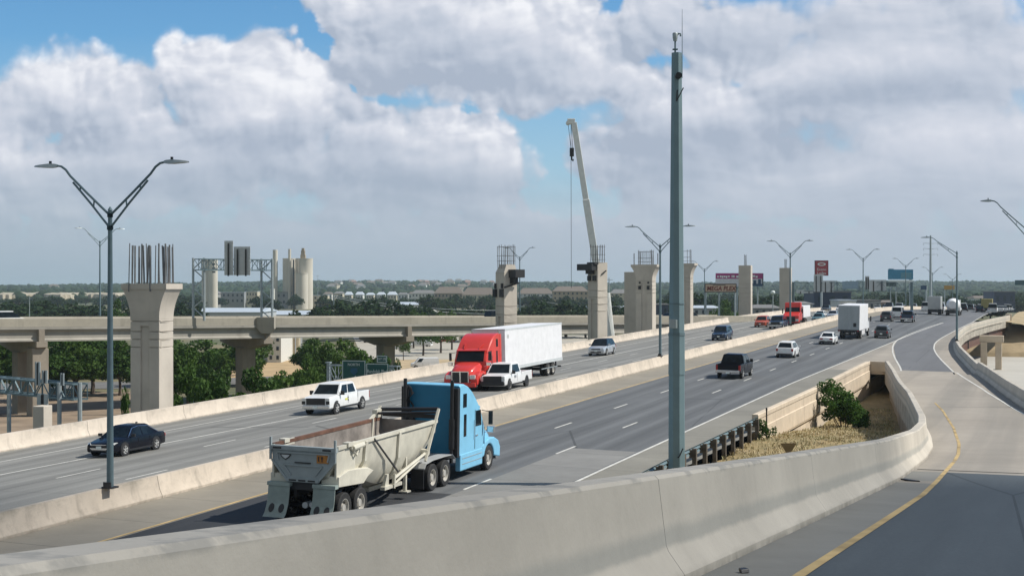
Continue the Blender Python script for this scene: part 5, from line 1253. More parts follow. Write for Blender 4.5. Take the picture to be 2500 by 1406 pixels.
    b = MB(); b.bar((-1.2, -6.9, 2.55), (-1.2, -5.75, 3.0), .10); b.box((-1.2, -6.0, 2.85), (.2, .5, .3)); b.bar((-1.12, -6.7, 1.9), (-1.12, -6.6, 2.7), .1); b.build('tarp_arm', PCR, r)
dump_truck()

def trailer(r, y0, y1, hw=1.30, z0=1.06, z1=4.10, rail=True):
    b = MB(); b.b2((-hw, y0, z0 + .22), (hw, y1, z1)); b.build('trailer_box', PTW, r, bev=.03)
    b = MB()
    for s in (-1, 1): b.b2((s * (hw - .03), y0 - .01, z0), (s * (hw + .012), y1 + .01, z0 + .24)); b.b2((s * (hw - .05), y0 - .01, z1 - .12), (s * (hw + .012), y1 + .01, z1 + .012))
    for yy in (y0, y1): b.b2((-hw, yy - .012, z1 - .1), (hw, yy + .012, z1 + .01))
    b.build('trailer_rail', M['sign_back'], r)
    b = MB(); b.b2((-.45, y0 + .2, .80), (-.30, y1 - .5, 1.06)); b.b2((.30, y0 + .2, .80), (.45, y1 - .5, 1.06)); b.b2((-hw + .1, y0 + .02, .50), (hw - .1, y0 + .12, .62)); b.b2((-.8, y0 + .04, .55), (-.7, y0 + .14, 1.1)); b.b2((.7, y0 + .04, .55), (.8, y0 + .14, 1.1)); b.build('underframe', M['dark_steel'], r)
def red_semi():
    # steer axle: trailer axles sit at u = 110.2, nose points towards smaller u
    r = empty('semi_truck'); place(r, 95.3, -37.55, False)
    tag(r, 'red semi truck pulling a long plain white box trailer', 'semi truck')
    tractor(r, PR, PR, style='aero'); tandem(r, (-4.75, -6.0), .52); tandem(r, (-14.4, -15.65), .52)
    trailer(r, -17.9, -4.35)
    b = MB(); b.tube([(-.9, -4.12, 3.55), (-.9, -4.08, 3.55)], .17, 14); b.build('emblem', PGR, r)
    b = MB(); b.b2((-1.29, -16.6, .62), (-1.25, -12.6, .68)); b.build('side_bar', M['galv'], r)
    b = MB()
    for k in (0,): b.tube([(-1.312, -5.0, 3.55), (-1.306, -5.0, 3.55)], .16, 12)
    b.build('round_decal', PGR, r)
    for s in (-1, 1):
        b = MB(); b.b2((s * 1.17, -3.75, 1.2), (s * 1.23, -3.40, 3.8)); b.build('side_fairing', PR, r)
        b = MB(); b.bar((s * .7, -1.52, 3.2), (s * .55, -.98, 2.86), .05); b.build('roof_ridge', PR, r)
red_semi()
def red_semi2():
    r = empty('semi_truck'); place(r, 211.5, -32.9, False)
    tag(r, 'small distant red day cab truck pulling a pale container', 'semi truck')
    b = MB(); b.yz([(-1.9, 1.0), (-1.9, 3.5), (-1.0, 3.5), (-.75, 2.9), (-.45, 2.1), (.8, 1.85), (1.2, 1.6), (1.3, .6), (-.4, .6)], -1.15, 1.15); b.build('cab', PR, r, bev=.08)
    b = MB(); b.add([(-1.0, -.70, 2.78), (1.0, -.70, 2.78), (1.05, -.44, 2.15), (-1.05, -.44, 2.15)], [(0, 3, 2, 1)]); b.build('windshield', M['glass'], r)
    b = MB(); b.b2((-.6, 1.25, .7), (.6, 1.33, 1.5)); b.build('grille', M['black_pl'], r)
    for s in (-1, 1):
        b = MB(); b.b2((s * .68, 1.2, .85), (s * 1.1, 1.32, 1.15)); b.build('headlight', M['lamp_white'], r)
        b = MB(); b.b2((s * 1.14, -1.5, 2.1), (s * 1.165, -.85, 2.75)); b.build('side_window', M['glass'], r)
        b = MB(); b.b2((s * 1.35, -.5, 1.9), (s * 1.5, -.4, 2.6)); b.bar((s * 1.1, -.5, 2.3), (s * 1.4, -.45, 2.3), .05); b.build('mirror', M['black_pl'], r)
    tandem(r, (0,), .5, dual=False); tandem(r, (-4.4, -5.6), .5)
    b = MB(); b.b2((-1.25, -9.5, 1.2), (1.25, -2.6, 2.9)); b.build('container', PTW, r, bev=.04)
    b = MB(); b.b2((-.5, -9.5, .8), (.5, .5, 1.15)); b.build('frame', M['dark_steel'], r)
red_semi2()
def box_truck():
    u1 = 178.0; r = empty('box_truck'); place(r, u1, -21.0, True); tag(r, 'white box truck seen from behind with grey double doors', 'box truck')
    hw = 1.28; z0, z1 = 1.05, 4.1; L = 9.2
    b = MB(); b.b2((-hw, .03, z0), (hw, L, z1)); b.build('cargo_box', PTW, r, bev=.03)
    for s in (-1, 1):
        b = MB(); b.b2((s * .012, -.03, z0 + .10), (s * (hw - .06), .05, z1 - .10)); d = b.build('rear_door', PBO, r)
        b = MB(); b.bar((s * .35, -.05, z0 + .12), (s * .35, -.05, z1 - .12), .03); 
        for zz in (1.4, 2.4, 3.4): b.box((s * (hw - .1), -.045, zz), (.10, .04, .12))
        q = b.build('lock_bar', M['galv'], r); q.parent = d
    b = MB(); b.box((.72, -.05, 1.75), (.34, .05, .45)); b.box((.72, -.07, 1.75), (.18, .05, .28)); b.build('door_latch', M['dark_steel'], r)
    b = MB(); b.b2((-hw, -.06, z0 - .12), (hw, .12, z0 + .09)); b.b2((-1.0, -.1, .5), (1.0, .02, .66)); b.b2((-.8, -.06, .6), (-.68, .04, 1.0)); b.b2((.68, -.06, .6), (.8, .04, 1.0)); b.build('rear_bumper', M['dark_steel'], r)
    b = MB(); b.b2((-.5, 0.1, .75), (.5, L + 1.5, 1.05)); b.build('frame', M['dark_steel'], r)
    b = MB(); b.b2((1.0, 3.2, .5), (1.22, 6.6, 1.0)); b.b2((-1.22, 3.2, .5), (-1.0, 6.6, 1.0)); b.build('side_skirt', PTW, r)
    b = MB(); b.yz([(L + .15, .6), (L + .15, 3.0), (L + 1.2, 3.0), (L + 1.75, 2.0), (L + 2.8, 1.75), (L + 3.0, .6)], -1.15, 1.15); b.build('cab', PW, r, bev=.1)
    for s in (-1, 1):
        b = MB(); b.b2((s * 1.15, L + .45, 1.95), (s * 1.17, L + 1.2, 2.75)); b.build('side_window', M['glass'], r)
        b = MB(); b.b2((s * 1.38, L + 1.35, 1.85), (s * 1.55, L + 1.45, 2.5)); b.bar((s * 1.1, L + 1.4, 2.2), (s * 1.45, L + 1.4, 2.2), .05); b.build('mirror', M['black_pl'], r)
        b = MB(); b.b2((s * 1.0, -.08, z0 - .08), (s * 1.2, -.055, z0 + .04)); b.build('taillight', M['lamp_red'], r)
    tandem(r, (2.3,), .5); tandem(r, (L + 1.6,), .5, dual=False)
box_truck()
# distant trucks past the crest
def far_truck(name, label, u, v, away, w, h, L, col, cabc, tank=None):
    r = empty(name); x, y = xy(u, v); r.location = (x, y, zr(u, v)); r.rotation_euler = (0, 0, -TH if away else math.pi - TH); tag(r, label, 'truck', 'trucks far down the highway')
    b = MB(); b.b2((-1.1, L * .5 - 2.2, .6), (1.1, L * .5, 2.9)); b.yz([(L * .5 - .1, .6), (L * .5 - .1, 1.7), (L * .5 + 1.1, 1.5), (L * .5 + 1.2, .6)], -1.0, 1.0); b.build('cab', cabc, r, bev=.1)
    b = MB(); b.b2((-1.0, L * .5 - .02, 1.8), (1.0, L * .5 + .03, 2.6)); b.build('windshield', M['glass'], r)
    if tank: 
        b = MB(); b.lathe([(0, -L * .5), (.75, -L * .5 + .1), (w / 2, -L * .5 + .9), (w / 2, L * .15), (.6, L * .5 - 2.6)], (0, 0, 0), 18, 'Z'); b.v = [(px, pz, py + 2.05) for px, py, pz in b.v]; b.build('tank', col, r, sm=40)
    else: b = MB(); b.b2((-w / 2, -L * .5, 1.0), (w / 2, L * .5 - 2.4, h)); b.build('cargo_box', col, r, bev=.04)
    b = MB(); b.b2((-.5, -L * .5, .7), (.5, L * .5, 1.0)); b.b2((-1.2, -L * .5 - .05, .45), (1.2, -L * .5 + .05, .75)); b.build('frame', M['dark_steel'], r)
    tandem(r, (L * .5 - .3,), .5, dual=False); tandem(r, (-L * .5 + 1.2, -L * .5 + 2.4), .5)
far_truck('tanker_truck', 'truck with a rounded pale tank seen from behind near the crest', 290, -14.5, True, 2.4, 3.6, 8.5, PTW, PW, True)
far_truck('cargo_truck', 'blue cabbed truck near the crest beside the pale tank truck', 296, -18.2, True, 2.4, 3.5, 8, PGR, PN)
far_truck('flatbed_truck', 'yellowish truck on the far slope right of the pale tank truck', 345, -10.0, True, 2.4, 3.0, 7.5, plain('mustard box', (.30, .26, .10), .7), PW)
# queue of small cars in the distance and cars parked far off: one mesh each
def mini(kind, col, nm, wr=.33):
    L, W, H = {'car': (4.7, 1.82, 1.46), 'suv': (4.7, 1.9, 1.75), 'van': (5.4, 2.0, 2.1), 'bus': (8.5, 2.4, 3.0)}[kind]; hw = W / 2; b = MB(); yf = L / 2
    belt = H * .58
    b.loft([section(y, .25, z, hw * k) for y, z, k in ((yf, belt * .75, .8), (yf - .3, belt * .85, .97), (yf - 1.1, belt, 1), (-yf + .4, belt, 1), (-yf, belt * .9, .9))])
    f0, r0 = (yf - 1.2, -yf + .5) if kind == 'car' else ((yf - 1.0, -yf + .1) if kind == 'suv' else (yf - .5, -yf + .05)); sl = .75 if kind != 'bus' else .15
    b.loft([[(-hw * .93, f0, belt - .02), (hw * .93, f0, belt - .02), (hw * .93, r0, belt - .02), (-hw * .93, r0, belt - .02)], [(-hw * .74, f0 - sl, H - .12), (hw * .74, f0 - sl, H - .12), (hw * .74, r0 + (sl if kind == 'car' else .15), H - .12), (-hw * .74, r0 + (sl if kind == 'car' else .15), H - .12)]], m=1)
    b.b2((-hw * .73, f0 - sl - .02, H - .125), (hw * .73, r0 + (sl if kind == 'car' else .15), H), m=0)
    for y in (yf - .9, -yf + .95):
        for s in (-1, 1): b.lathe([(0, -.02), (wr, -.02), (wr, .1), (0, .1)], (s * hw * .95, y, wr), 10, 'X', 2)
    for s in (-1, 1): b.b2((s * hw * .6, -yf - .01, belt * .7), (s * hw * .85, -yf + .05, belt * .85), m=3); b.b2((s * hw * .5, yf - .06, belt * .6), (s * hw * .78, yf + .01, belt * .72), m=4)
    o = b.build(nm, [col, M['glass'], M['tyre'], M['lamp_red'], M['lamp_white']], sm=30); return o
PROTO = {}
COLS = {'white': PW, 'black': PB, 'silver': PS, 'grey': PG, 'navy': PN, 'red': paint('dull red paint', (.30, .04, .04)), 'tan': paint('tan paint', (.32, .28, .2))}
KN = {'car': 'sedan', 'suv': 'suv', 'van': 'van', 'bus': 'minibus'}
def mini_at(kind, cn, loc, yaw, label, group):
    k = (kind, cn)
    if k not in PROTO: PROTO[k] = mini(kind, COLS[cn], KN[kind]); o = PROTO[k]
    else: o = PROTO[k].copy(); COL.objects.link(o)
    o.location = loc; o.rotation_euler = (0, 0, yaw); return tag(o, label, 'van' if kind == 'van' else ('minibus' if kind == 'bus' else 'car'), group)
rr = random.Random(11)
n_ = 0
for u in (330, 350, 372, 395, 420, 446, 475, 505, 540, 580, 625):
    for v in (-22.5, -19, -15.5, -11.5, -8):
        if rr.random() < .30: continue
        kind = rr.choice(['car', 'car', 'suv', 'suv', 'van']); cn = rr.choice(['white', 'white', 'silver', 'grey', 'black', 'navy', 'red'])
        uu = u + rr.uniform(-6, 6)
        if kind == 'van': cn = 'white'
        mini_at(kind, cn, P(uu, v + rr.uniform(-.3, .3)), -TH, '%s %s in the dense traffic past the crest of the highway' % (cn, KN[kind]), 'cars queued far down the highway, %s %ss' % (cn, KN[kind]))
for u in (275, 300, 330, 365, 400, 440, 490):
    for v in (-44, -40.5, -37, -33.5):
        if rr.random() < .45: continue
        kind = rr.choice(['car', 'suv']); cn = rr.choice(['white', 'silver', 'grey', 'black', 'navy'])
        mini_at(kind, cn, P(u + rr.uniform(-6, 6), v), math.pi - TH, '%s %s coming far off behind the median barrier' % (cn, KN[kind]), 'far southbound %s %ss' % (cn, KN[kind]))
# ------------------------------------------------------------------ trees
def leaf_cards(r, blobs, n, size, jit=.5):
    """leaf clumps scattered through blobs: (centre, radii)"""
    vs = []; fs = []
    w = np.array([b[1][0] * b[1][1] * b[1][2] for b in blobs]) ** .67; w = w / w.sum()
    pick = r.choice(len(blobs), n, p=w)
    d = r.normal(size=(n, 3)); d /= np.linalg.norm(d, axis=1)[:, None]
    rad = np.clip(r.beta(3.2, 1.0, n) * 1.05 + r.normal(0, .05, n), .15, 1.25)
    C = np.array([b[0] for b in blobs])[pick]; RR = np.array([b[1] for b in blobs])[pick]
    c = C + d * rad[:, None] * RR
    a = d + r.normal(size=(n, 3)) * .9; a /= np.linalg.norm(a, axis=1)[:, None]
    t = np.cross(a, r.normal(size=(n, 3))); t /= np.linalg.norm(t, axis=1)[:, None]; b = np.cross(a, t)
    s = size * r.uniform(.55, 1.35, n)[:, None]; k = r.uniform(.45, .9, n)[:, None]
    v = np.stack([c - t * s, c - b * s * k, c + t * s, c + b * s * k], 1).reshape(-1, 3)
    f = np.arange(4 * n).reshape(-1, 4)
    return v.tolist(), f.tolist()
def make_tree(name, seed, leaf, n=2200, trunk=.28, spread=1.0, size=.036, low=False, bare=False):
    """unit tree: 1 high, crown about 1 wide"""
    r = np.random.default_rng(seed); root = empty(name)
    blobs = []; k = 15
    zc0 = .28 if low else .45
    for i in range(k):
        a = r.uniform(0, 6.28); q = math.sqrt(r.uniform(0, 1)) * .34; z = r.uniform(zc0, .84) - q * .35
        rr_ = r.uniform(.12, .21); blobs.append(((q * math.cos(a) * spread, q * math.sin(a) * spread, z), (rr_, rr_, rr_ * r.uniform(.6, .85))))
    for i in range(9): 
        a = r.uniform(0, 6.28); q = r.uniform(.30, .47); z = r.uniform(zc0 - .1, .66); rr_ = r.uniform(.06, .11); blobs.append(((q * math.cos(a) * spread, q * math.sin(a) * spread, z), (rr_, rr_, rr_ * .8)))
    blobs.append(((0, 0, .86), (.15, .15, .12)))
    v, f = leaf_cards(r, blobs, n, size)
    me = MB(); me.add(v, f); me.build('crown', leaf, root, fix=False)
    b = MB(); b.tube([(0, 0, -.03), (.005, .01, .15), (-.01, .0, trunk + .1), (0, 0, .62)], [.032, .026, .020, .008], 7)
    for i in range(6):
        a = i * 1.05 + r.uniform(-.3, .3); q = r.uniform(.18, .32); z0 = trunk + r.uniform(-.05, .12)
        b.tube([(0, 0, z0), (q * .45 * math.cos(a), q * .45 * math.sin(a), z0 + .13), (q * math.cos(a), q * math.sin(a), z0 + .25)], [.016, .011, .004], 5)
    b.build('trunk', M['bark'], root, sm=50)
    return root
TP = {}
def tree_proto(kind):
    if kind not in TP:
        seed = {'oak': 5, 'oak2': 17, 'bush': 29, 'bush2': 31, 'far': 41, 'far2': 43, 'light': 53, 'lot': 61}[kind]
        lf = {'light': M['leaf_lt']}.get(kind, M['leaf'] if not kind.startswith('far') else M['leaf_far'])
        n = {'oak': 6500, 'oak2': 6500, 'bush': 6500, 'bush2': 6500, 'far': 1700, 'far2': 1700, 'light': 3500, 'lot': 1500}[kind]
        sz = {'far': .045, 'far2': .045, 'lot': .035}.get(kind, .026)
        nm = 'shrub' if kind.startswith('bush') else 'tree'
        o = make_tree(nm, seed, lf, n, .3 if kind != 'lot' else .42, 1.0, sz, low=kind.startswith('bush'))
        TP[kind] = (o, tree_map(o)); TP[kind + '_used'] = False
    return TP[kind]
trng = random.Random(5)
def tree(kind, px, ytop, D, wpx, label, group, zg=-.1, loc=None, h=None, w=None):
    o, mp = tree_proto(kind)
    if TP[kind + '_used']: o = copy_tree(o, mp)
    TP[kind + '_used'] = True
    p = at(px, ytop, D); x, y = (p.x, p.y) if loc is None else loc[:2]
    if zg is None: zg = hill_h(x, y) - .2
    h = (p.z - zg) if h is None else h; w = wpx * D / F * 1.45 if w is None else w
    o.location = (x, y, zg); o.scale = (w, w, h); o.rotation_euler = (0, 0, trng.uniform(0, 6.28))
    return tag(o, label, 'shrub' if kind.startswith('bush') else 'tree', group)
GU = 'oaks below the flyover'
for kind, px, yt, D, w, lab in (
    ('oak', 40, 824, 200, 130, 'dark oak under the flyover at the left edge of the photo'), ('oak2', 150, 824, 206, 120, 'dark oak under the flyover just right of the leftmost pier'),
    ('oak', 225, 824, 200, 130, 'broad dark oak under the flyover left of the big lamp post'), ('oak2', 292, 824, 196, 90, 'dark oak showing between the big lamp post and the largest pillar'),
    ('oak', 458, 838, 165, 120, 'dark oak just right of the largest pillar, below the flyover'), ('oak2', 515, 852, 158, 70, 'dark oak left of the second flyover pier'),
    ('oak', 798, 832, 178, 100, 'dark oak behind the green signs, left of the third flyover pier'), ('oak2', 868, 846, 168, 120, 'dark oak directly behind the green road signs'),
    ('oak2', 752, 868, 160, 80, 'dark oak left of the green road signs, above the white crew cab pickup'), ('oak', 935, 862, 162, 90, 'dark oak right of the green road signs')):
    tree(kind, px, yt, D, w, lab, GU)
for kind, px, yt, D, w, lab in (('oak2', 90, 824, 186, 120, 'dark oak in front of the leftmost flyover pier'), ('oak', 185, 824, 190, 110, 'dark oak midway between the leftmost pier and the big lamp post'),
    ('oak', 595, 824, 215, 90, 'dark oak behind the second flyover pier'), ('oak2', 840, 824, 185, 110, 'dark oak behind and above the larger green road sign'), ('oak', 905, 868, 172, 90, 'dark oak behind the Randolph Blvd sign'),
    ('oak', 10, 824, 240, 150, 'dark oak deep under the flyover at the left edge of the photo'), ('oak2', 110, 824, 250, 150, 'dark oak deep under the flyover behind the leftmost pier'), ('oak', 205, 824, 245, 150, 'dark oak deep under the flyover, left of the big lamp post'), ('oak2', 262, 824, 235, 130, 'dark oak deep under the flyover right behind the big lamp post'),
    ('oak', 420, 824, 215, 130, 'dark oak deep under the flyover, half hidden by the largest pillar'), ('oak2', 495, 824, 220, 140, 'dark oak deep under the flyover, right of the largest pillar'), ('oak2', 560, 824, 240, 90, 'dark oak deep under the flyover, behind the second pier'), ('oak', 765, 824, 230, 90, 'dark oak deep under the flyover, left of the green signs')):
    tree(kind, px, yt, D, w, lab, GU)
GB = 'shrubs behind the far barrier'
for kind, px, yt, D, w, lab in (
    ('bush', 455, 890, 112, 120, 'dense shrub behind the far barrier, right beside the largest pillar'), ('bush2', 535, 918, 112, 110, 'dense shrub behind the far barrier below the second flyover pier'),
    ('bush', 618, 893, 120, 130, 'rounded shrub behind the far barrier, in front of the dry lawn'), ('bush2', 690, 900, 126, 120, 'rounded shrub behind the far barrier, left of the sign truss'),
    ('bush', 762, 895, 136, 70, 'narrow shrub beside the post of the green signs'), ('bush2', 306, 940, 92, 50, 'small shrub tucked against the left side of the largest pillar'), ('bush2', 970, 872, 150, 46, 'small shrub right of the Randolph Blvd sign'),
    ('bush', 395, 930, 100, 70, 'dark shrub partly hidden behind the largest pillar')):
    tree(kind, px, yt, D, w, lab, GB)
GM = 'trees in the belt beyond the flyover'
LB = 'dark green tree in the belt of trees just beyond the flyover'
mids = [(830, 733, 400, 95), (900, 731, 415, 105), (965, 733, 400, 95), (775, 748, 380, 90), (722, 757, 370, 60), (1032, 745, 430, 90), (1095, 748, 440, 90), (1150, 750, 450, 95), (1200, 744, 450, 60),
        (1318, 730, 420, 100), (1382, 733, 430, 95), (1282, 747, 420, 60), (20, 737, 520, 100), (105, 733, 540, 115), (180, 740, 520, 110), (235, 743, 500, 90), (330, 745, 420, 70), (442, 738, 480, 60), (480, 747, 470, 60), (1430, 742, 420, 70), (1500, 735, 450, 70),
        (1620, 730, 440, 80), (1700, 716, 450, 90), (1870, 722, 450, 90), (1905, 728, 480, 70), (1955, 722, 430, 60), (2075, 735, 450, 60), (2140, 735, 460, 60), (2190, 728, 480, 70), (2235, 735, 520, 60)]
for i, (px, yt, D, w) in enumerate(mids): tree('far' if i % 2 else 'far2', px, yt, D, w, LB, GM)
tree('light', 1772, 727, 345, 58, 'bright green tree behind the sign reading MEGA PLEX', None)
tree('oak2', 287, 727, 330, 46, 'dark round tree above the flyover, between lamp post and largest pillar', None)
tree('light', 2190, 742, 470, 55, 'olive tree below the blue billboard', None)
GR = 'trees on the far right plain'
for i in range(46):
    px = 1640 + i * 19 + trng.uniform(-8, 8); D = trng.uniform(560, 980); tree('far' if i % 2 else 'far2', px, 703 + trng.uniform(6, 22) + (980 - D) * .012, D, trng.uniform(38, 75), 'hazy tree on the plain right of the pillars, before the far hills', GR, zg=None)
GLf = 'trees on the far left plain'
for i in range(60):
    px = -40 + i * 27 + trng.uniform(-9, 9); D = trng.uniform(700, 1350)
    tree('far' if i % 2 else 'far2', px, 703 + trng.uniform(14, 27), D, trng.uniform(32, 55), 'hazy tree on the plain left of the camera pole, before the far hills', GLf, zg=None)
GP = 'bare-stemmed trees in the car park'
for i, (px, yb, D) in enumerate(((1033, 868, 0), (1076, 862, 0), (1103, 854, 0), (985, 880, 0), (1010, 850, 0))):
    D = CZ * F / (yb - 703); g = at(px, yb, D)
    tree('lot', px, 0, D, 0, ['tree with forked dark stem in the car park, nearest the red semi', 'second stem from the left in the car park under the flyover', 'stem in the car park close to the cab of the red semi', 'thin young tree left of the white cargo van', 'small tree among the parked cars'][i], GP, loc=(g.x, g.y), h=9.5 if i != 3 else 5.5, w=8 if i != 3 else 3, zg=0)
g = gnd(627, 893); tree('lot', 0, 0, 0, 0, 'dark tree with a straight stem in front of the grey walled building', None, loc=(g.x, g.y), h=7.2, w=6.5, zg=0)
# the shrub in the hollow: several arching stems of larger leaves
def hollow_shrub():
    u0, v0 = 97, -11.75; x, y = xy(u0, v0); z = ZI(u0); r = np.random.default_rng(8)
    root = empty('shrub', (x, y, z)); tag(root, 'bright green leafy shrub in the hollow against the cream wall', 'shrub')
    bl = []
    for i in range(60):
        x_ = r.uniform(-1.45, 1.5); top = 3.0 - 1.0 * max(0, x_ + .7) ** 1.1; z_ = r.uniform(.15, 1) ** .8 * max(.6, top); q = r.uniform(.30, .5)
        bl.append(((x_ + r.normal(0, .1), r.normal(0, .45), z_), (q, q, q * .8)))
    v, f = leaf_cards(r, bl, 9000, .08); b = MB(); b.add(v, f); b.build('foliage', M['leaf_ju'], root, fix=False)
    b = MB()
    for i in range(9): b.tube([(r.uniform(-.4, .4), r.uniform(-.3, .3), -.1), (r.uniform(-.8, .9), r.uniform(-.4, .4), .9), (r.uniform(-1.3, 1.3), r.uniform(-.5, .5), 2.0)], [.04, .03, .01], 5)
    b.build('stem', M['bark'], root)
    q = gnd(1828, 1063, ZI(76)); root2 = empty('shrub', (*xy(76.6, V_GRAIL(76) + .5), ZI(76))); tag(root2, 'small green weed clump at the foot of the last guardrail post', 'shrub')
    bl = [((r.normal(0, .22), r.normal(0, .2), r.uniform(.15, .9)), (.2, .2, .25)) for _ in range(9)]
    v, f = leaf_cards(r, bl, 700, .06); b = MB(); b.add(v, f); b.build('foliage', M['leaf_lt'], root2, fix=False)
hollow_shrub()

# far woodland on the hills: one mass
def far_wood():
    r = np.random.default_rng(21); g = (1 + 5 ** .5) / 2
    iv = np.array([(-1, g, 0), (1, g, 0), (-1, -g, 0), (1, -g, 0), (0, -1, g), (0, 1, g), (0, -1, -g), (0, 1, -g), (g, 0, -1), (g, 0, 1), (-g, 0, -1), (-g, 0, 1)]) / math.sqrt(1 + g * g)
    ifc = np.array([(0, 11, 5), (0, 5, 1), (0, 1, 7), (0, 7, 10), (0, 10, 11), (1, 5, 9), (5, 11, 4), (11, 10, 2), (10, 7, 6), (7, 1, 8), (3, 9, 4), (3, 4, 2), (3, 2, 6), (3, 6, 8), (3, 8, 9), (4, 9, 5), (2, 4, 11), (6, 2, 10), (8, 6, 7), (9, 8, 1)])
    vs = []; fs = []; o = 0
    for i in range(9000):
        D = 1450 + 2600 * r.random() ** 1.1; px = r.uniform(-150, 2650); x = (px - 1250) / F * D
        if 780 < px < 1260 and 1450 < D < 3000 and r.random() < .35: continue
        s = r.uniform(4.5, 9.0); h = r.uniform(.55, .9)
        vv = iv * (s, s, s * h) * r.uniform(.75, 1.25, (12, 1)) + (x, D, hill_h(x, D) + s * h * .6); vs.append(vv); fs.append(ifc + o); o += 12
        if r.random() < .5:    # a crown on top breaks the outline
            q = vv.mean(0) + (r.normal(0, s * .5), 0, s * .45); vs.append(iv * (s * .5, s * .5, s * .42) * r.uniform(.7, 1.3, (12, 1)) + q); fs.append(ifc + o); o += 12
    b = MB(); b.add(np.concatenate(vs).tolist(), np.concatenate(fs).tolist()); m = M['leaf_far']
    tag(b.build('woodland', m, sm=80, fix=False), 'continuous dark woodland covering the far hills', 'woodland', kind='stuff')
far_wood()

# ------------------------------------------------------------------ far buildings
WALLC = {'cream': plain('cream render', (.50, .45, .34), .85), 'white': plain('white render', (.60, .60, .56), .85), 'tan': plain('tan stucco', (.36, .29, .20), .85), 'grey': plain('grey cladding', (.27, .28, .28), .8), 'navy': plain('navy cladding', (.03, .045, .085), .6), 'brick': plain('pinkish brick', (.32, .21, .16), .9), 'palegrey': plain('pale grey cladding', (.42, .44, .45), .8)}
ROOFC = {'brown': plain('brown shingles', (.16, .135, .115), .9), 'grey': plain('grey shingles', (.17, .17, .17), .9), 'pale': plain('pale metal roof', (.46, .51, .56), .5), 'pink': plain('clay roof', (.26, .17, .14), .9)}
def building(name, px0, px1, yb, ye, yr_, D, wall, roof, label, dep=14.0, rows=2, cols=6, hip=True, group=None, win=True, ridge_in=.15, zb=None, cat='building'):
    """block between image columns, base/eave/ridge rows at distance D"""
    a, c = at(px0, yb, D), at(px1, yb, D); w = c.x - a.x; zb = a.z if zb is None else zb; ze = at(0, ye, D).z; zr_ = at(0, yr_, D).z
    r = empty(name, ((a.x + c.x) / 2, D, zb), (0, 0, trng.uniform(-.04, .04))); tag(r, label, cat, group)
    H = ze - zb; b = MB(); b.b2((-w / 2, 0, -3), (w / 2, dep, H)); b.build('wall', WALLC[wall], r)
    if zr_ > ze:
        b = MB(); o = .5; i = w * ridge_in if hip else 0
        b.add([(-w / 2 - o, -o, H), (w / 2 + o, -o, H), (w / 2 + o, dep + o, H), (-w / 2 - o, dep + o, H), (-w / 2 + i, dep / 2, zr_ - zb), (w / 2 - i, dep / 2, zr_ - zb)], [(0, 1, 5, 4), (1, 2, 5), (2, 3, 4, 5), (3, 0, 4), (3, 2, 1, 0)]); b.build('roof', ROOFC[roof], r)
    else:
        b = MB(); b.b2((-w / 2 - .2, -.2, H), (w / 2 + .2, dep + .2, H + .35)); b.build('roof', ROOFC[roof], r)
    if win:
        wm = None
        for j in range(rows):
            for k in range(cols):
                if wm is None: q = MB(); q.box((0, 0, 0), (w / cols * .38, .12, H / rows * .42)); o = q.build('window', M['glass_b'], r); wm = o.data
                else: o = bpy.data.objects.new('window', wm); COL.objects.link(o); o.parent = r
                o.location = (-w / 2 + w * (k + .5) / cols, -.05, H * (j + .52) / rows)
    return r
GA = 'apartment blocks beyond the tree belt'
building('apartment_block', 1005, 1062, 738, 716, 708, 1180, 'white', 'grey', 'long low white apartment block left of the brown roofed ones', cols=7, group=GA)
building('apartment_block', 1060, 1130, 752, 716, 700, 1060, 'tan', 'brown', 'tan apartment block with brown hip roof, leftmost of the brown roofed ones', rows=3, cols=8, group=GA)
building('apartment_block', 1128, 1212, 752, 720, 702, 1040, 'cream', 'brown', 'cream apartment block directly left of the pillar with the bracket box', rows=3, cols=9, group=GA)
building('apartment_block', 1265, 1352, 742, 717, 703, 1080, 'white', 'brown', 'white walled apartment block right of the pillar with the bracket box', rows=3, cols=8, group=GA)
building('apartment_block', 1350, 1436, 745, 711, 699, 1000, 'tan', 'brown', 'tan apartment block left of the crane pillar', rows=3, cols=8, group=GA)
building('apartment_block', 1490, 1552, 740, 716, 706, 1040, 'cream', 'grey', 'apartment block glimpsed right of the crane pillar', rows=3, cols=6, group=GA)
GI = 'cement works buildings'
building('works_building', 530, 596, 741, 714, 714, 1120, 'grey', 'pale', 'grey two storey works building with dark windows, behind the gantry', rows=2, cols=6, group=GI)
building('works_building', 504, 532, 741, 717, 710, 1110, 'grey', 'grey', 'low grey shed at the foot of the single silo', rows=1, cols=2, group=GI)
building('works_building', 601, 628, 738, 712, 712, 1100, 'cream', 'pale', 'small cream works building with two rows of windows', rows=2, cols=4, group=GI)
building('works_building', 674, 712, 745, 714, 714, 1000, 'grey', 'grey', 'grey works building at the foot of the silo cluster', rows=2, cols=3, group=GI)
building('works_building', 752, 800, 744, 722, 722, 1010, 'cream', 'pale', 'pale conveyor shed right of the silo cluster', rows=2, cols=4, group=GI)
building('warehouse', 476, 640, 778, 762, 753, 560, 'palegrey', 'pale', 'wide warehouse with pale metal roof just over the flyover', dep=40, win=False, hip=False)
building('warehouse', 640, 742, 778, 768, 760, 600, 'palegrey', 'pale', 'narrower pale roofed warehouse right of the wide one', dep=40, win=False, hip=False)
building('warehouse', 960, 1055, 752, 744, 738, 760, 'white', 'pale', 'white roofed warehouse above the tree belt', dep=40, win=False, hip=False)
building('warehouse', 1440, 1540, 775, 752, 747, 620, 'palegrey', 'pale', 'grey warehouse between the crane pillar and the flared pillar', dep=30, rows=1, cols=4, hip=False)
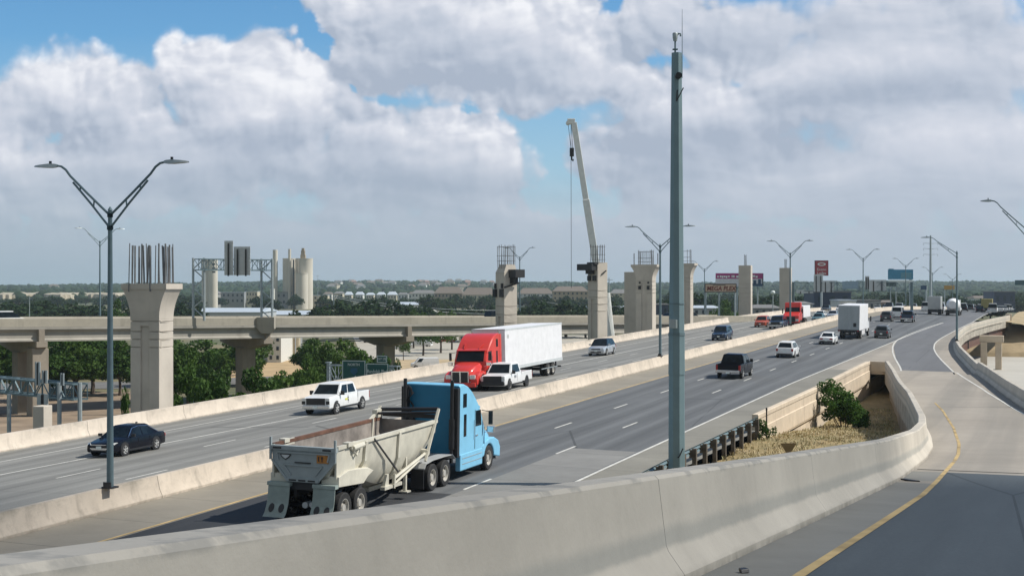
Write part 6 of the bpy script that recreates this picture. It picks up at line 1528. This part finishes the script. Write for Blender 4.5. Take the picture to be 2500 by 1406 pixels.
for i in range(9):
    px = 790 + i * 26; building('pale_house', px, px + trng.uniform(16, 24), 731, 718 + trng.uniform(-2, 2), 713 + trng.uniform(-2, 2), 1350 + trng.uniform(-60, 60), trng.choice(['white', 'cream', 'cream']), trng.choice(['grey', 'pale', 'brown']), 'pale low house in the bright row right of the silo cluster', rows=1, cols=3, group='pale houses in a row', cat='house')
ho = []
for i in range(36):
    px = trng.uniform(770, 1260) if i < 30 else trng.uniform(20, 560) if i < 32 else trng.uniform(900, 1250); D = trng.uniform(2300, 3300); x = (px - 1250) / F * D; z = hill_h(x, D) + 3
    if len(ho) < 4:
        w = [14, 11, 18, 12][len(ho)]; b = MB(); b.b2((-w / 2, -5, -4), (w / 2, 5, 5)); b.add([(-w / 2 - .5, -5.5, 5), (w / 2 + .5, -5.5, 5), (w / 2 + .5, 5.5, 5), (-w / 2 - .5, 5.5, 5), (-w / 3, 0, 8.5), (w / 3, 0, 8.5)], [(0, 1, 5, 4), (1, 2, 5), (2, 3, 4, 5), (3, 0, 4)], 1)
        o = b.build('hill_house', [WALLC[['white', 'brick', 'cream', 'tan'][len(ho)]], ROOFC[['grey', 'pink', 'brown', 'grey'][len(ho)]]]); ho.append(o)
    else: o = ho[i % 4].copy(); COL.objects.link(o)
    o.location = (x, D, z + trng.uniform(-1, 3)); o.rotation_euler = (0, 0, trng.uniform(-.6, .6)); tag(o, 'tiny house among the woods on the far hills', 'house', 'houses on the far hills')
# silos
def silos():
    D = 1000.0; k = D / F
    def cyl(b, px, r, yt, yb=748, dd=0.0, m=0):
        p = at(px, yb, D + dd); q = at(px, yt, D + dd); b.tube([(p.x, p.y, -1), (q.x, q.y, q.z)], r * k, 20, m=m)
    r = empty('silo_cluster', (at(725, 700, D).x, D, 0)); tag(r, 'cluster of tall pale cement silos with a stack and head house', 'silo')
    SM_ = plain('silo concrete', (.58, .545, .47), .85, var=.08, scale=.08)
    for px, rad, yt, dd in ((706, 16, 633, 6), (728, 14, 633, 9), (747, 17, 633, 0), (737, 15, 669, -8)):
        b = MB(); cyl(b, px, rad, yt, dd=dd); p = at(px, yt, D + dd); b.tube([(p.x, p.y, p.z), (p.x, p.y, p.z + .6)], rad * k * 1.03, 20); kid(b.build('silo', SM_, sm=40), r)
    for px, rad, yt, yb in ((707, 3.5, 608, 640), (672, 6, 610, 748)):
        b = MB(); cyl(b, px, rad, yt, yb); kid(b.build('stack', SM_, sm=40), r)
    b = MB()
    for yb, yt, w in ((634, 622, 12), (622, 612, 9), (612, 606, 6)): p, q = at(740, yb, D), at(740, yt, D); b.box((p.x, p.y, (p.z + q.z) / 2), (w * k, 3, q.z - p.z))
    kid(b.build('head_house', WALLC['tan']), r)
    b = MB(); p = at(717, 634, D - 4); b.box((p.x, p.y, p.z / 2), (.8 * k * 4, 1.0, p.z)); kid(b.build('conveyor_leg', M['dark_steel']), r)
    r2 = empty('silo_tower', (at(513, 700, D).x, D + 40, 0)); tag(r2, 'single broad cream silo standing behind the flyover gantry', 'silo')
    b = MB(); cyl(b, 506, 14, 632, dd=40); kid(b.build('silo', SM_, sm=40), r2); b = MB(); cyl(b, 520, 12, 634, dd=36); kid(b.build('silo', SM_, sm=40), r2)
    b = MB()
    for yy in (645, 655, 664): p = at(522, yy, D + 22); b.box((p.x, p.y, p.z), (2.2, .6, 1.2))
    kid(b.build('window', M['glass_b']), r2)
    b = MB(); p = at(665, 705, D - 20); b.box((p.x, p.y, p.z / 2), (9 * k, 4, p.z)); tag(b.build('works_tower', WALLC['white']), 'narrow pale block just right of the flyover gantry', 'building')
silos()
def quarry():
    r = np.random.default_rng(4); b = MB(); rows = []
    n = 70
    for i in range(n + 1):
        px = -90 + 520 * i / n; D = 1450 + 25 * math.sin(i * .35) + r.normal(0, 5); col = []
        for yy, dd in ((752, 0), (744, 1), (735, 4), (726, 6), (719, 8), (716, 26), (714, 90)): p = at(px, yy + r.normal(0, .6), D + dd + r.normal(0, 1.5)); col.append((p.x, p.y, p.z))
        rows.append(col)
    b.loft(rows, caps=False, closed=False)
    m, N, bs = mat('quarry rock'); pos = N.n('ShaderNodeNewGeometry').outputs['Position']
    st = N.noise(N.vm('MULTIPLY', pos, (.12, .12, .03)), 1.0, 5, .65); N.put(bs.inputs['Base Color'], N.mix(N.mr(st, .35, .65), (.24, .20, .14), (.52, .47, .36))); bs.inputs['Roughness'].default_value = .95
    S(b.build('quarry_cliff', m, sm=20, fix=False), 'pale rock face of a quarry at the far left', 'cliff')
quarry()

# ------------------------------------------------------------------ low ground under the flyover
def patch(name, pts, z, m, label, cat='ground', n=1):
    b = MB(); b.add([(*gnd(px, py, z)[:2], z) for px, py in pts], [tuple(range(len(pts)))]); return S(b.build(name, m, fix=False), label, cat)
patch('car_park', [(900, 905), (1450, 905), (1500, 818), (860, 818)], .02, plain('car park paving', (.40, .37, .31), .9, var=.1, scale=.12), 'pale paved car park beyond the flyover', 'car park')
patch('dry_lawn', [(540, 935), (790, 935), (780, 868), (540, 872)], .025, plain('dry lawn', (.42, .30, .16), .95, var=.2, scale=.25), 'tan dry lawn in front of the grey walled building', 'lawn')
patch('dry_verge', [(960, 915), (1430, 915), (1430, 874), (950, 878)], .045, plain('dry verge', (.42, .32, .19), .95, var=.25, scale=.25), 'tan dry verge along the frontage road', 'verge')
patch('dirt_lot', [(-80, 1180), (345, 1180), (345, 956), (-80, 960)], .015, plain('brown dirt', (.24, .18, .125), .95, var=.35, scale=.2), 'brown dirt ground below the far barrier at the left', 'ground')
patch('frontage_road', [(-60, 951), (330, 948), (1450, 905), (1450, 889), (330, 931), (-60, 936)], .06, M['asph_street'], 'low frontage road passing under the flyover')
sb_ = MB(); q_ = [(*gnd(px, py, 3.3)[:2], 3.3) for px, py in ((2372, 1010), (2640, 1010), (2640, 858), (2364, 862))]
sb_.prism(q_, (0, 0, -4.3)); S(sb_.build('side_street', plain('side street paving', (.44, .42, .375), .9, var=.1, scale=.1)), 'pale side street below the ramp bridge', 'road')
def bank():
    b = MB(); rows = []
    for k in range(31):
        u = 255 + k * 9; rows.append([P(u, V_RPAR(u) + d_, 0 if d_ < .3 else -99)[:2] + (zr(u, V_RPAR(u)) * f_ + (1 - f_) * .1 + (.5 * math.sin(u * .3 + d_) if .05 < f_ < .95 else 0),) for d_, f_ in ((.1, 1.0), (2.5, .96), (8, .7), (15, .4), (24, .12), (34, 0.0))])
    b.loft(rows, caps=False, closed=False)
    S(b.build('embankment', plain('dry bank', (.36, .28, .16), .95, var=.3, scale=.2), sm=60, fix=False), 'tan dry embankment beside the far end of the ramp bridge', 'embankment')
bank()
def abutment():
    b = MB(); rows = []
    for k in range(13):
        u = 249 + k * 1.12; t = k / 12; rows.append([(*xy(u, v), 3.2 + 5.2 * t ** .85 + .12 * math.sin(u * 1.7 + v * .9) - (5 if k == 0 else 0)) for v in np.linspace(-30, 34, 24)])
    b.loft(rows, caps=False, closed=False)
    S(b.build('abutment_slope', plain('dry abutment slope', (.40, .31, .19), .95, var=.3, scale=.25), sm=60, fix=False), 'tan dry slope under the far end of the ramp bridge', 'slope')
    b = MB(); x, y = xy(262.4, V_RPAR(261) - .1); b.box((x, y, zr(262, -4) - .3), (1.0, 1.4, 2.9), -TH); tag(b.build('end_block', M['conc_wall'], bev=.04), 'white concrete end block closing the outer ramp parapet', 'block')
abutment()
def ramp_bridge():
    r = empty('ramp_bridge', P(200, -8, -3)); tag(r, 'brown steel girder bridge under the outer ramp parapet', 'bridge')
    b = MB(); rows = []
    for u in ur(135, 262, 3):
        v = V_RPAR(u) - .12; z = zr(u, v); rows.append([(*xy(u, v + dv), z + dz) for dv, dz in ((.0, -1.0), (.0, -1.15), (-.22, -1.18), (-.22, -2.3), (.02, -2.33), (.02, -2.45), (-.5, -2.45), (-.5, -1.0))])
    b.loft(rows); kid(b.build('girder', plain('brown weathering steel', (.13, .065, .045), .7, .2, var=.2), sm=20), r)
    for u in (160, 185, 210, 235):
        sb = MB(); v = V_RPAR(u) - .1; x, y = xy(u, v); sb.box((x, y, zr(u, v) - 1.75), (.16, .3, 1.15), -TH); kid(sb.build('stiffener', M['dark_steel']), r)
    for u0, u1, w in ((196, 199, 0),):
        b = MB(); v0 = V_RPAR(u0) - .3
        q0, q1 = xy(u0, v0 + 1.2), xy(u0, v0 - 9); e = (DX * 2.2, DY * 2.2, 0); zt = zr(u0, v0) - 2.5
        b.prism([(q0[0], q0[1], -.3), (q0[0], q0[1], zt), (q1[0], q1[1], zt), (q1[0], q1[1], -.3)], e)
        kid(b.build('pier', M['conc_wall'], bev=.05), r)
    b = MB(); D = 200.0; k = D / F
    for px in (2402, 2438): p = at(px, 835, D); b.box((p.x, p.y, p.z / 2), (15 * k, 1.4, p.z), -TH)
    p = at(2421, 827, D); b.box((p.x, p.y, p.z), (56 * k, 1.6, 16 * k), -TH); tag(b.build('bridge_pier', M['conc_wall'], bev=.05), 'pale concrete portal pier below the outer ramp parapet', 'pier')
ramp_bridge()
r = building('low_building', 588, 652, 884, 820, 820, 285, 'palegrey', 'pale', 'grey walled building under the flyover, left of the dry lawn', win=False, dep=16)
r = building('low_building', 653, 686, 884, 818, 818, 283, 'white', 'pale', 'white end block with small windows under the flyover', dep=15, rows=3, cols=2)
b = MB()
for px in (715, 728): g = gnd(px, 876); b.tube([(g.x, g.y, -.2), (g.x, g.y, 8)], .45, 10)
tag(b.build('canopy_posts', WALLC['cream'], sm=40), 'pair of pale round posts of a loading frame under the flyover', 'frame')
building('low_building', 692, 712, 872, 822, 822, 305, 'grey', 'grey', 'dark grey shed behind the loading frame', dep=14, rows=2, cols=2)
building('low_building', 1120, 1230, 846, 812, 805, 385, 'cream', 'brown', 'cream low building behind the car park', dep=16, rows=1, cols=7)
def cars_lot():
    lst = [('suv', 'silver', 952, 846, 1.3, 'silver parked car at the left end of the car park row'), ('car', 'black', 972, 843, 1.5, 'black parked car in the car park'), ('car', 'white', 986, 847, 1.4, 'white parked car in the car park'), ('bus', 'white', 1014, 845, 1.35, 'white minibus parked in the car park'),
           ('car', 'white', 905, 836, 1.5, 'white car far back under the flyover, left one'), ('car', 'white', 925, 836, 1.5, 'white car far back under the flyover, right one'), ('suv', 'grey', 1052, 836, 1.5, 'grey parked car behind the forked stem'), ('car', 'red', 1090, 836, 1.5, 'red parked car at the back of the car park')]
    for kind, cn, px, py, yaw, lab in lst: g = gnd(px, py, .03); mini_at(kind, cn, (g.x, g.y, .03), yaw, lab, 'cars in the car park')
cars_lot()
g = gnd(1034, 899, .08); car('cargo_van', 'white cargo van on the frontage road above the far barrier', 'van', 0, 0, False, 'cargo', PW, loc=(g.x, g.y, .08), yaw=1.72, L=5.3, H=2.05)
for px, py, k_, cn, lab in ((62, 775, 'suv', 'white', 'white car on the flyover at the left edge'), (1283, 770, 'suv', 'black', 'dark car on the flyover right of the pillar with the bracket box'), (1708, 774, 'car', 'navy', 'dark blue car on the flyover, left of the MEGA PLEX posts'), (1752, 774, 'car', 'black', 'dark car on the flyover between the MEGA PLEX posts')):
    s = fly_s(px) ; p = FPT(s, 6.0, -1.0); mini_at(k_, cn, p, -math.pi / 2 + math.atan2(FD.y, FD.x), lab, 'cars on the flyover')

# ------------------------------------------------------------------ signs and poles of the far roadside
def post_sign(name, px0, px1, y0, y1, D, posts, ypost, base_m, label, cat='sign', yaw=0.0, th=.4, pr=.2, zb=None):
    c = at((px0 + px1) / 2, (y0 + y1) / 2, D); w, h = (px1 - px0) / F * D, (y1 - y0) / F * D
    r = empty(name, (c.x, c.y, 0), (0, 0, yaw)); tag(r, label, cat)
    b = MB(); b.box((0, 0, c.z), (w, th, h)); b.build('sign_face', base_m, r, bev=.02)
    for px in posts:
        b = MB(); x = (px - (px0 + px1) / 2) / F * D; b.tube([(x, th * .7, -.5 if zb is None else zb), (x, th * .7, c.z + h * .3)], pr, 8); b.build('post', M['galv'], r, sm=40)
    return r, c, w, h
def letters(r, body, size, x, z, m, y=-.22, sx=1.0, shear=0.0, ext=.02, fw=None):
    t = text_mesh(body, size, 'lettering', m, fw, ext, sx, shear); t.parent = r; t.location = (x, y, z); return t
r, c, w, h = post_sign('shop_sign', 1721, 1797, 693, 713, 300, (1723, 1756, 1795), 770, plain('tan sign face', (.62, .46, .34), .7), 'tan shop sign reading MEGA PLEX on three posts')
b = MB(); 
for zz in (-1, 1): b.box((0, -.05, c.z + zz * h / 2), (w + .1, .5, .12))
for xx in (-1, 1): b.box((xx * w / 2, -.05, c.z), (.12, .5, h))
b.build('sign_frame', M['dark_steel'], r); letters(r, 'MEGA PLEX', 1.25, .1, c.z - .15, plain('dark red letters', (.20, .035, .02), .6), sx=.92, shear=.15, fw=.03)
b = MB(); b.box((-.3, -.23, c.z + h * .36), (2.6, .05, .12)); b.build('lettering', M['dark_steel'], r)
r, c, w, h = post_sign('billboard', 1747, 1862, 667, 699, 430, (1800, 1850), 740, plain('billboard white', (.60, .60, .63), .6), 'white billboard with a magenta band behind the slab pillar')
MAG = plain('magenta print', (.36, .03, .18), .6); b = MB(); b.box((0, -.21, c.z + h * .29), (w, .05, h * .42)); b.build('magenta_band', MAG, r)
b = MB(); rq = random.Random(3); x = -w * .47
while x < w * .4:
    k = rq.uniform(.35, .95); b.box((x + k / 2, -.25, c.z + h * (.24 + rq.uniform(-.04, .04))), (k * .8, .03, h * rq.uniform(.10, .17))); x += k * rq.choice([1.0, 1.0, 1.5])
b.build('print_strokes', M['sign_white'], r)
b = MB(); NV = plain('navy print', (.015, .06, .13), .6); b.box((w * .34, -.22, c.z - h * .40), (w * .3, .04, h * .2)); b.box((w * .33, -.22, c.z - h * .18), (w * .06, .04, h * .3)); b.box((w * .43, -.22, c.z - h * .14), (w * .06, .04, h * .36)); b.box((w * .25, -.22, c.z - h * .25), (w * .05, .04, h * .2)); b.build('figure_print', NV, r)
b = MB(); b.box((0, -.2, c.z - h * .60), (w, .9, .15)); b.bar((w * .5, 0, c.z - h / 2), (w * .5, 0, c.z + h / 2), .4); b.build('catwalk', M['galv_dk'], r)
r, c, w, h = post_sign('motel_sign', 1990, 2021, 637, 672, 380, (2006,), 740, plain('sign red', (.36, .045, .06), .5), 'tall red motel sign with a white oval reading Econo Lodge', pr=.3)
b = MB(); b.lathe([(0, 0), (1, 0)], n=24); b.v = [(px * w * .33, -.23, c.z + h * .27 + py * h * .12) for px, py, pz in b.v]; b.build('oval', M['sign_white'], r)
b = MB(); b.lathe([(0, 0), (1, 0)], n=24); b.v = [(px * w * .2, -.26, c.z + h * .27 + py * h * .055) for px, py, pz in b.v]; b.build('oval', plain('sign red mark', (.40, .04, .05), .5), r)
letters(r, 'Econo', .95, 0, c.z - h * .10, M['sign_white']); letters(r, 'Lodge', .95, 0, c.z - h * .36, M['sign_white'])
b = MB()
for xx in (-1, 1): b.box((xx * (w / 2 + .05), 0, c.z), (.12, .5, h + .2))
for zz in (-1, 1): b.box((0, 0, c.z + zz * (h / 2 + .05)), (w + .2, .5, .12))
b.build('sign_frame', plain('maroon frame', (.10, .03, .05), .5), r)
r, c, w, h = post_sign('billboard', 2168, 2229, 658, 682, 430, (2224,), 770, plain('billboard blue', (.035, .22, .36), .5), 'bright blue billboard on a single tall post', pr=.45)
b = MB(); b.box((w * .22, -.22, c.z - h * .1), (w * .42, .04, h * .55)); b.build('print_panel', plain('teal print', (.10, .26, .33), .6), r)
b = MB(); b.box((-w * .38, -.1, c.z + h * .52), (w * .2, .3, h * .12)); b.build('extension', plain('blue extension', (.03, .2, .34), .5), r)
b = MB(); b.box((0, -.1, c.z - h * .72), (w * .95, .3, h * .3)); b.build('lower_panel', M['sign_white'], r)
post_sign('roadside_sign', 2248, 2262, 697, 707, 470, (2262,), 760, NV, 'small dark blue roadside sign right of the blue billboard', pr=.3)
post_sign('roadside_sign', 2305, 2330, 697, 707, 520, (2307,), 750, plain('ochre sign', (.42, .25, .05), .6), 'ochre yellow roadside sign before the far hills', pr=.15)
post_sign('roadside_sign', 2478, 2520, 684, 696, 430, (2512,), 750, plain('dark teal sign', (.03, .09, .12), .5), 'dark teal sign cut off by the right edge of the photo', pr=.25)
post_sign('roadside_sign', 2162, 2188, 688, 699, 400, (2175, 2188), 760, plain('dark green canopy sign', (.03, .06, .06), .5), 'dark rounded sign below the blue billboard', pr=.12)
# dark and pale shops along the far road
GS = 'shops along the far road'
building('shop_building', 1840, 1906, 772, 752, 744, 395, 'grey', 'grey', 'grey roofed shop between the two slab pillars', rows=1, cols=4, group=GS, dep=12)
building('shop_building', 1692, 1760, 772, 752, 746, 420, 'palegrey', 'pale', 'pale roofed shop behind the MEGA PLEX posts', rows=1, cols=4, group=GS, dep=12)
r = building('shop_building', 1988, 2078, 748, 714, 714, 400, 'navy', 'grey', 'dark navy shop block below the red motel sign', rows=1, cols=3, group=GS, dep=14)
building('shop_building', 2050, 2090, 758, 735, 735, 380, 'white', 'pale', 'white box building behind the white box truck', rows=1, cols=3, group=GS, dep=12)
building('shop_building', 2092, 2150, 760, 735, 735, 440, 'grey', 'grey', 'grey shop right of the navy block', rows=1, cols=4, group=GS, dep=14)
building('shop_building', 1930, 1985, 768, 742, 736, 370, 'palegrey', 'grey', 'grey shop behind the distant red truck', rows=1, cols=4, group=GS, dep=12)
building('shop_building', 2200, 2300, 760, 742, 742, 640, 'palegrey', 'pale', 'pale long building under the transmission pole', rows=1, cols=8, group=GS, dep=20)
building('shop_building', 2428, 2478, 745, 713, 713, 600, 'navy', 'grey', 'dark navy building near the right edge', rows=1, cols=3, group=GS, dep=16)
building('shop_building', 2380, 2425, 745, 728, 722, 760, 'white', 'brown', 'pale shop beside the dark navy building near the right edge', rows=1, cols=5, group=GS, dep=16)
building('shop_building', 1588, 1632, 775, 745, 745, 400, 'navy', 'grey', 'dark blue shop just left of the camera pole', rows=1, cols=3, group=GS, dep=12)
building('shop_building', 2150, 2200, 755, 738, 733, 560, 'brick', 'brown', 'reddish shop below the blue billboard', rows=1, cols=4, group=GS, dep=16)
# far sign gantry over the southbound lanes
def far_gantry():
    D0 = 300.0; a = at(1937, 710, D0); c = at(2226, 710, D0 - 9); r = empty('sign_gantry', (a.x, a.y, 5)); tag(r, 'long truss gantry far off with the backs of several signs', 'gantry')
    b = MB(); truss(b, a, c, 1.2, 1.7, 16, .06); kid(b.build('truss', M['galv_dk']), r)
    for p in (a, c):
        for s in (-.5, .5): b = MB(); b.tube([(p.x, p.y + s, 4), (p.x, p.y + s, p.z + 1.8)], .16, 8); kid(b.build('post', M['galv_dk'], sm=40), r)
    for px0, px1, y0, y1 in ((1987, 2009, 670, 712), (2008, 2036, 685, 713), (2112, 2122, 674, 705), (2122, 2163, 683, 711), (1944, 1985, 708, 716)):
        D = D0 - 9 * ((px0 - 1937) / 289) - 1.2; q = at((px0 + px1) / 2, (y0 + y1) / 2, D); sign_back(r, q, (px1 - px0) / F * D, (y1 - y0) / F * D, (-.05, -1), 2)
    q = at(2076, 696, D0 - 6); b = MB(); b.box(q, (38 / F * D0, .1, 18 / F * D0)); kid(b.build('sign_panel', plain('pale blue sign', (.26, .36, .44), .4)), r)
far_gantry()
# transmission pole and power lines
def power_pole():
    D = 600.0; p = at(2272, 575, D); r = empty('transmission_pole', (p.x, p.y, 0)); tag(r, 'tall slender steel transmission pole with three pairs of arms', 'utility pole')
    b = MB(); b.tube([(0, 0, 0), (0, 0, p.z)], [.75, .35], 10); b.build('pole', M['galv'], r, sm=40)
    for i, yy in enumerate((595, 608, 622)):
        z = at(0, yy, D).z
        for s in (-1, 1): b = MB(); b.tube([(0, 0, z), (s * 1.4, 0, z + .15), (s * 2.9, 0, z + .25)], [.12, .08, .05], 6); b.tube([(s * 2.9, 0, z + .25), (s * 2.9, 0, z - .6)], .07, 6); b.build('cross_arm', M['galv'], r)
power_pole()
def wires():
    poles = []
    for px, yt, D, lab in ((815, 722, 420, 'thin utility pole rising from the tree belt left of the apartments'), (1322, 735, 430, 'thin utility pole in front of the dark trees left of the crane pillar'), (72, 725, 480, 'thin utility pole before the quarry'), (1487, 678, 330, 'thin utility pole just right of the crane pillar'), (776, 672, 900, 'slender mast right of the silo cluster')):
        p = at(px, yt, D); b = MB(); b.tube([(p.x, p.y, 0), (p.x, p.y, p.z)], [.16, .11], 7); b.box((p.x, p.y, p.z - .5), (1.8, .1, .1)); tag(b.build('utility_pole', M['galv']), lab, 'utility pole'); poles.append(p)
    b = MB()
    for (p, q, dz) in ((poles[0], at(1215, 757, 440), 0), (poles[0], at(1215, 762, 440), -.5), (at(1240, 762, 440), poles[1], 0), (poles[1], at(1560, 742, 430), 0)):
        pts = [p.lerp(q, t) + Vector((0, 0, dz - 3.0 * 4 * t * (1 - t) * .4)) for t in np.linspace(0, 1, 13)]; b.tube(pts, .045, 4)
    tag(b.build('power_line', M['galv']), 'sagging power lines strung above the tree belt', 'power line')
wires()
# globe lamp by the shops
p = at(1887, 714, 350); b = MB(); b.tube([(p.x, p.y, 0), (p.x, p.y, p.z)], .12, 8); b.lathe([(0, -.5), (.45, -.3), (.55, 0), (.45, .3), (0, .5)], (p.x, p.y, p.z), 12, m=1); tag(b.build('globe_lamp', [M['galv'], M['sign_white']], sm=50), 'white globe lamp on a post between the two slab pillars', 'street lamp')

# ------------------------------------------------------------------ the crane behind the pillar
def crane():
    D = 190.0; tip = at(1401, 300, D); foot = at(1466, 712, D); d = (foot - tip).normalized(); base = tip + d * ((tip.z - 2.6) / -d.z)
    r = empty('mobile_crane', (base.x, base.y, 0)); tag(r, 'white telescopic crane boom rising behind a pillar, hook hanging from its tip', 'crane')
    L = (base - tip).length; cm = paint('crane white', (.76, .77, .74), .4, 0, .2, .08, .2)
    for i, (t0, t1, w) in enumerate(((0, .48, .74), (.30, .68, .88), (.55, .86, 1.02), (.72, 1.0, 1.15))):
        b = MB(); b.bar(tip + d * L * t0, tip + d * L * t1, w, w * 1.05); kid(b.build('boom_section', cm, bev=.06), r)
    b = MB(); b.box(tip + Vector((-.35, 0, .15)), (1.0, .8, .7)); b.tube([tip + Vector((-.75, -.3, -.05)), tip + Vector((-.75, .3, -.05))], .30, 12); kid(b.build('boom_head', cm, bev=.05), r)
    hb = at(1396, 372, D); b = MB(); b.box(hb, (.55, .4, 1.1)); b.tube([hb + Vector((0, 0, -.5)), hb + Vector((0, 0, -1.0)), hb + Vector((.15, 0, -1.15)), hb + Vector((.2, 0, -.9))], .1, 6); kid(b.build('hook_block', M['black_pl']), r)
    b = MB()
    for dx_ in (-.1, .12): b.tube([hb + Vector((dx_, 0, .5)), Vector((hb.x + dx_ * 2 - .3, hb.y, tip.z))], .03, 4)
    q = at(1394, 300, D); b.tube([Vector((q.x - .0, D + .1, tip.z)), Vector((q.x + .05, D + .1, 14.5))], .028, 4); kid(b.build('cable', M['dark_steel']), r)
    b = MB(); b.box((base.x - .2, base.y, 2.2), (3.2, 2.6, 1.6)); b.box((base.x + 1.6, base.y, 2.0), (1.4, 2.6, 1.6)); kid(b.build('turntable', cm, bev=.1), r)
    b = MB(); b.box((base.x - 1.3, base.y - 1.5, 2.5), (1.2, 1.0, 1.5)); kid(b.build('cab', M['glass_b'], bev=.1), r)
    b = MB(); b.box((base.x, base.y, 1.0), (12, 2.6, .9)); kid(b.build('carrier', cm, bev=.1), r)
    for k in (-4.5, -3, 2.4, 3.8):
        for s in (-1, 1): b = MB(); b.lathe([(0, -.2), (.6, -.2), (.65, 0), (.6, .2), (0, .2)], (0, 0, 0), 16); b.v = [(base.x + k + px, base.y + s * 1.2 + pz, .65 + py) for px, py, pz in b.v]; kid(b.build('wheel', M['tyre'], sm=40), r)
    b = MB(); b.tube([at(1484, 715, D), at(1492, 790, D), at(1497, 832, D)], .28, 8); tag(b.build('boom_lift', cm), 'slender pale lift arm leaning beside the crane pillar', 'lift')
crane()

# a passing cloud over the viewer shades the foreground
def cloud():
    mid = Vector((*xy(42, -16.5), 5)); nrm = Vector((*[a - b for a, b in zip(xy(-.954, -.30), xy(0, 0))], 0))
    c = mid + nrm * 112 + sdir * (720 / sdir.z)
    r = np.random.default_rng(2); tx = Vector((-nrm.y, nrm.x, 0))
    b = MB(); n, k = 48, 16; rows = []
    for j in range(k + 1):
        ph = math.pi * j / k; row = []
        for i in range(n):
            a = 2 * math.pi * i / n; s = 1 + .05 * math.sin(5 * a + 1) + .035 * math.sin(11 * a + 2 * ph) + .025 * math.sin(17 * a)
            x, y, z = 112 * math.sin(ph) * math.cos(a) * s, 190 * math.sin(ph) * math.sin(a) * s, (30 if ph < math.pi / 2 else 8) * math.cos(ph) * (1 + .2 * math.sin(6 * a) * math.sin(3 * ph))
            row.append(c + nrm * x + tx * y + Vector((0, 0, z)))
        rows.append(row)
    b.loft(rows, caps=False)
    m, N, bs = mat('thin cloud'); tr = N.n('ShaderNodeBsdfTransparent'); mx = N.n('ShaderNodeMixShader'); mx.inputs[0].default_value = .32
    bs.inputs['Base Color'].default_value = (.9, .9, .9, 1); bs.inputs['Roughness'].default_value = 1; link(N.nt, tr.outputs[0], mx.inputs[1]); link(N.nt, bs.outputs[0], mx.inputs[2]); link(N.nt, mx.outputs[0], N.nt.nodes['Material Output'].inputs[0])
    S(b.build('cloud', m, sm=80), 'thin white cloud drifting high over the viewer', 'cloud')
cloud()

# scraps lying on the ramp shoulder
for (u, v, sx, sy, lab) in ((13.2, -2.5, .06, .04, 'small dark rubber scrap on the near ramp shoulder'), (33.5, -2.6, .26, .06, 'flat dark tyre scrap below the bend of the foreground parapet')):
    b = MB(); b.prism([(-sx, -sy, 0), (sx * .7, -sy * 1.1, 0), (sx, sy * .6, 0), (-sx * .2, sy, 0)], (.01, .02, .035)); o = tag(b.build('debris', M['black_pl'], bev=.008), lab, 'debris', kind='thing'); o.location = P(u, v, .012, zramp); o.rotation_euler = (0, 0, u)

# the summer air
def haze():
    b = MB(); b.b2((-5300, -330, -4.2), (5300, 12100, 48)); m = bpy.data.materials.new('haze'); m.use_nodes = True; nt = m.node_tree
    nt.nodes.remove(nt.nodes['Principled BSDF']); pv = nt.nodes.new('ShaderNodeVolumePrincipled'); pv.inputs['Color'].default_value = (.72, .86, .95, 1); pv.inputs['Density'].default_value = .00011; pv.inputs['Anisotropy'].default_value = .2
    link(nt, pv.outputs[0], nt.nodes['Material Output'].inputs['Volume'])
    tag(b.build('haze', m), 'thin summer haze filling the air', 'haze', kind='stuff')
haze()
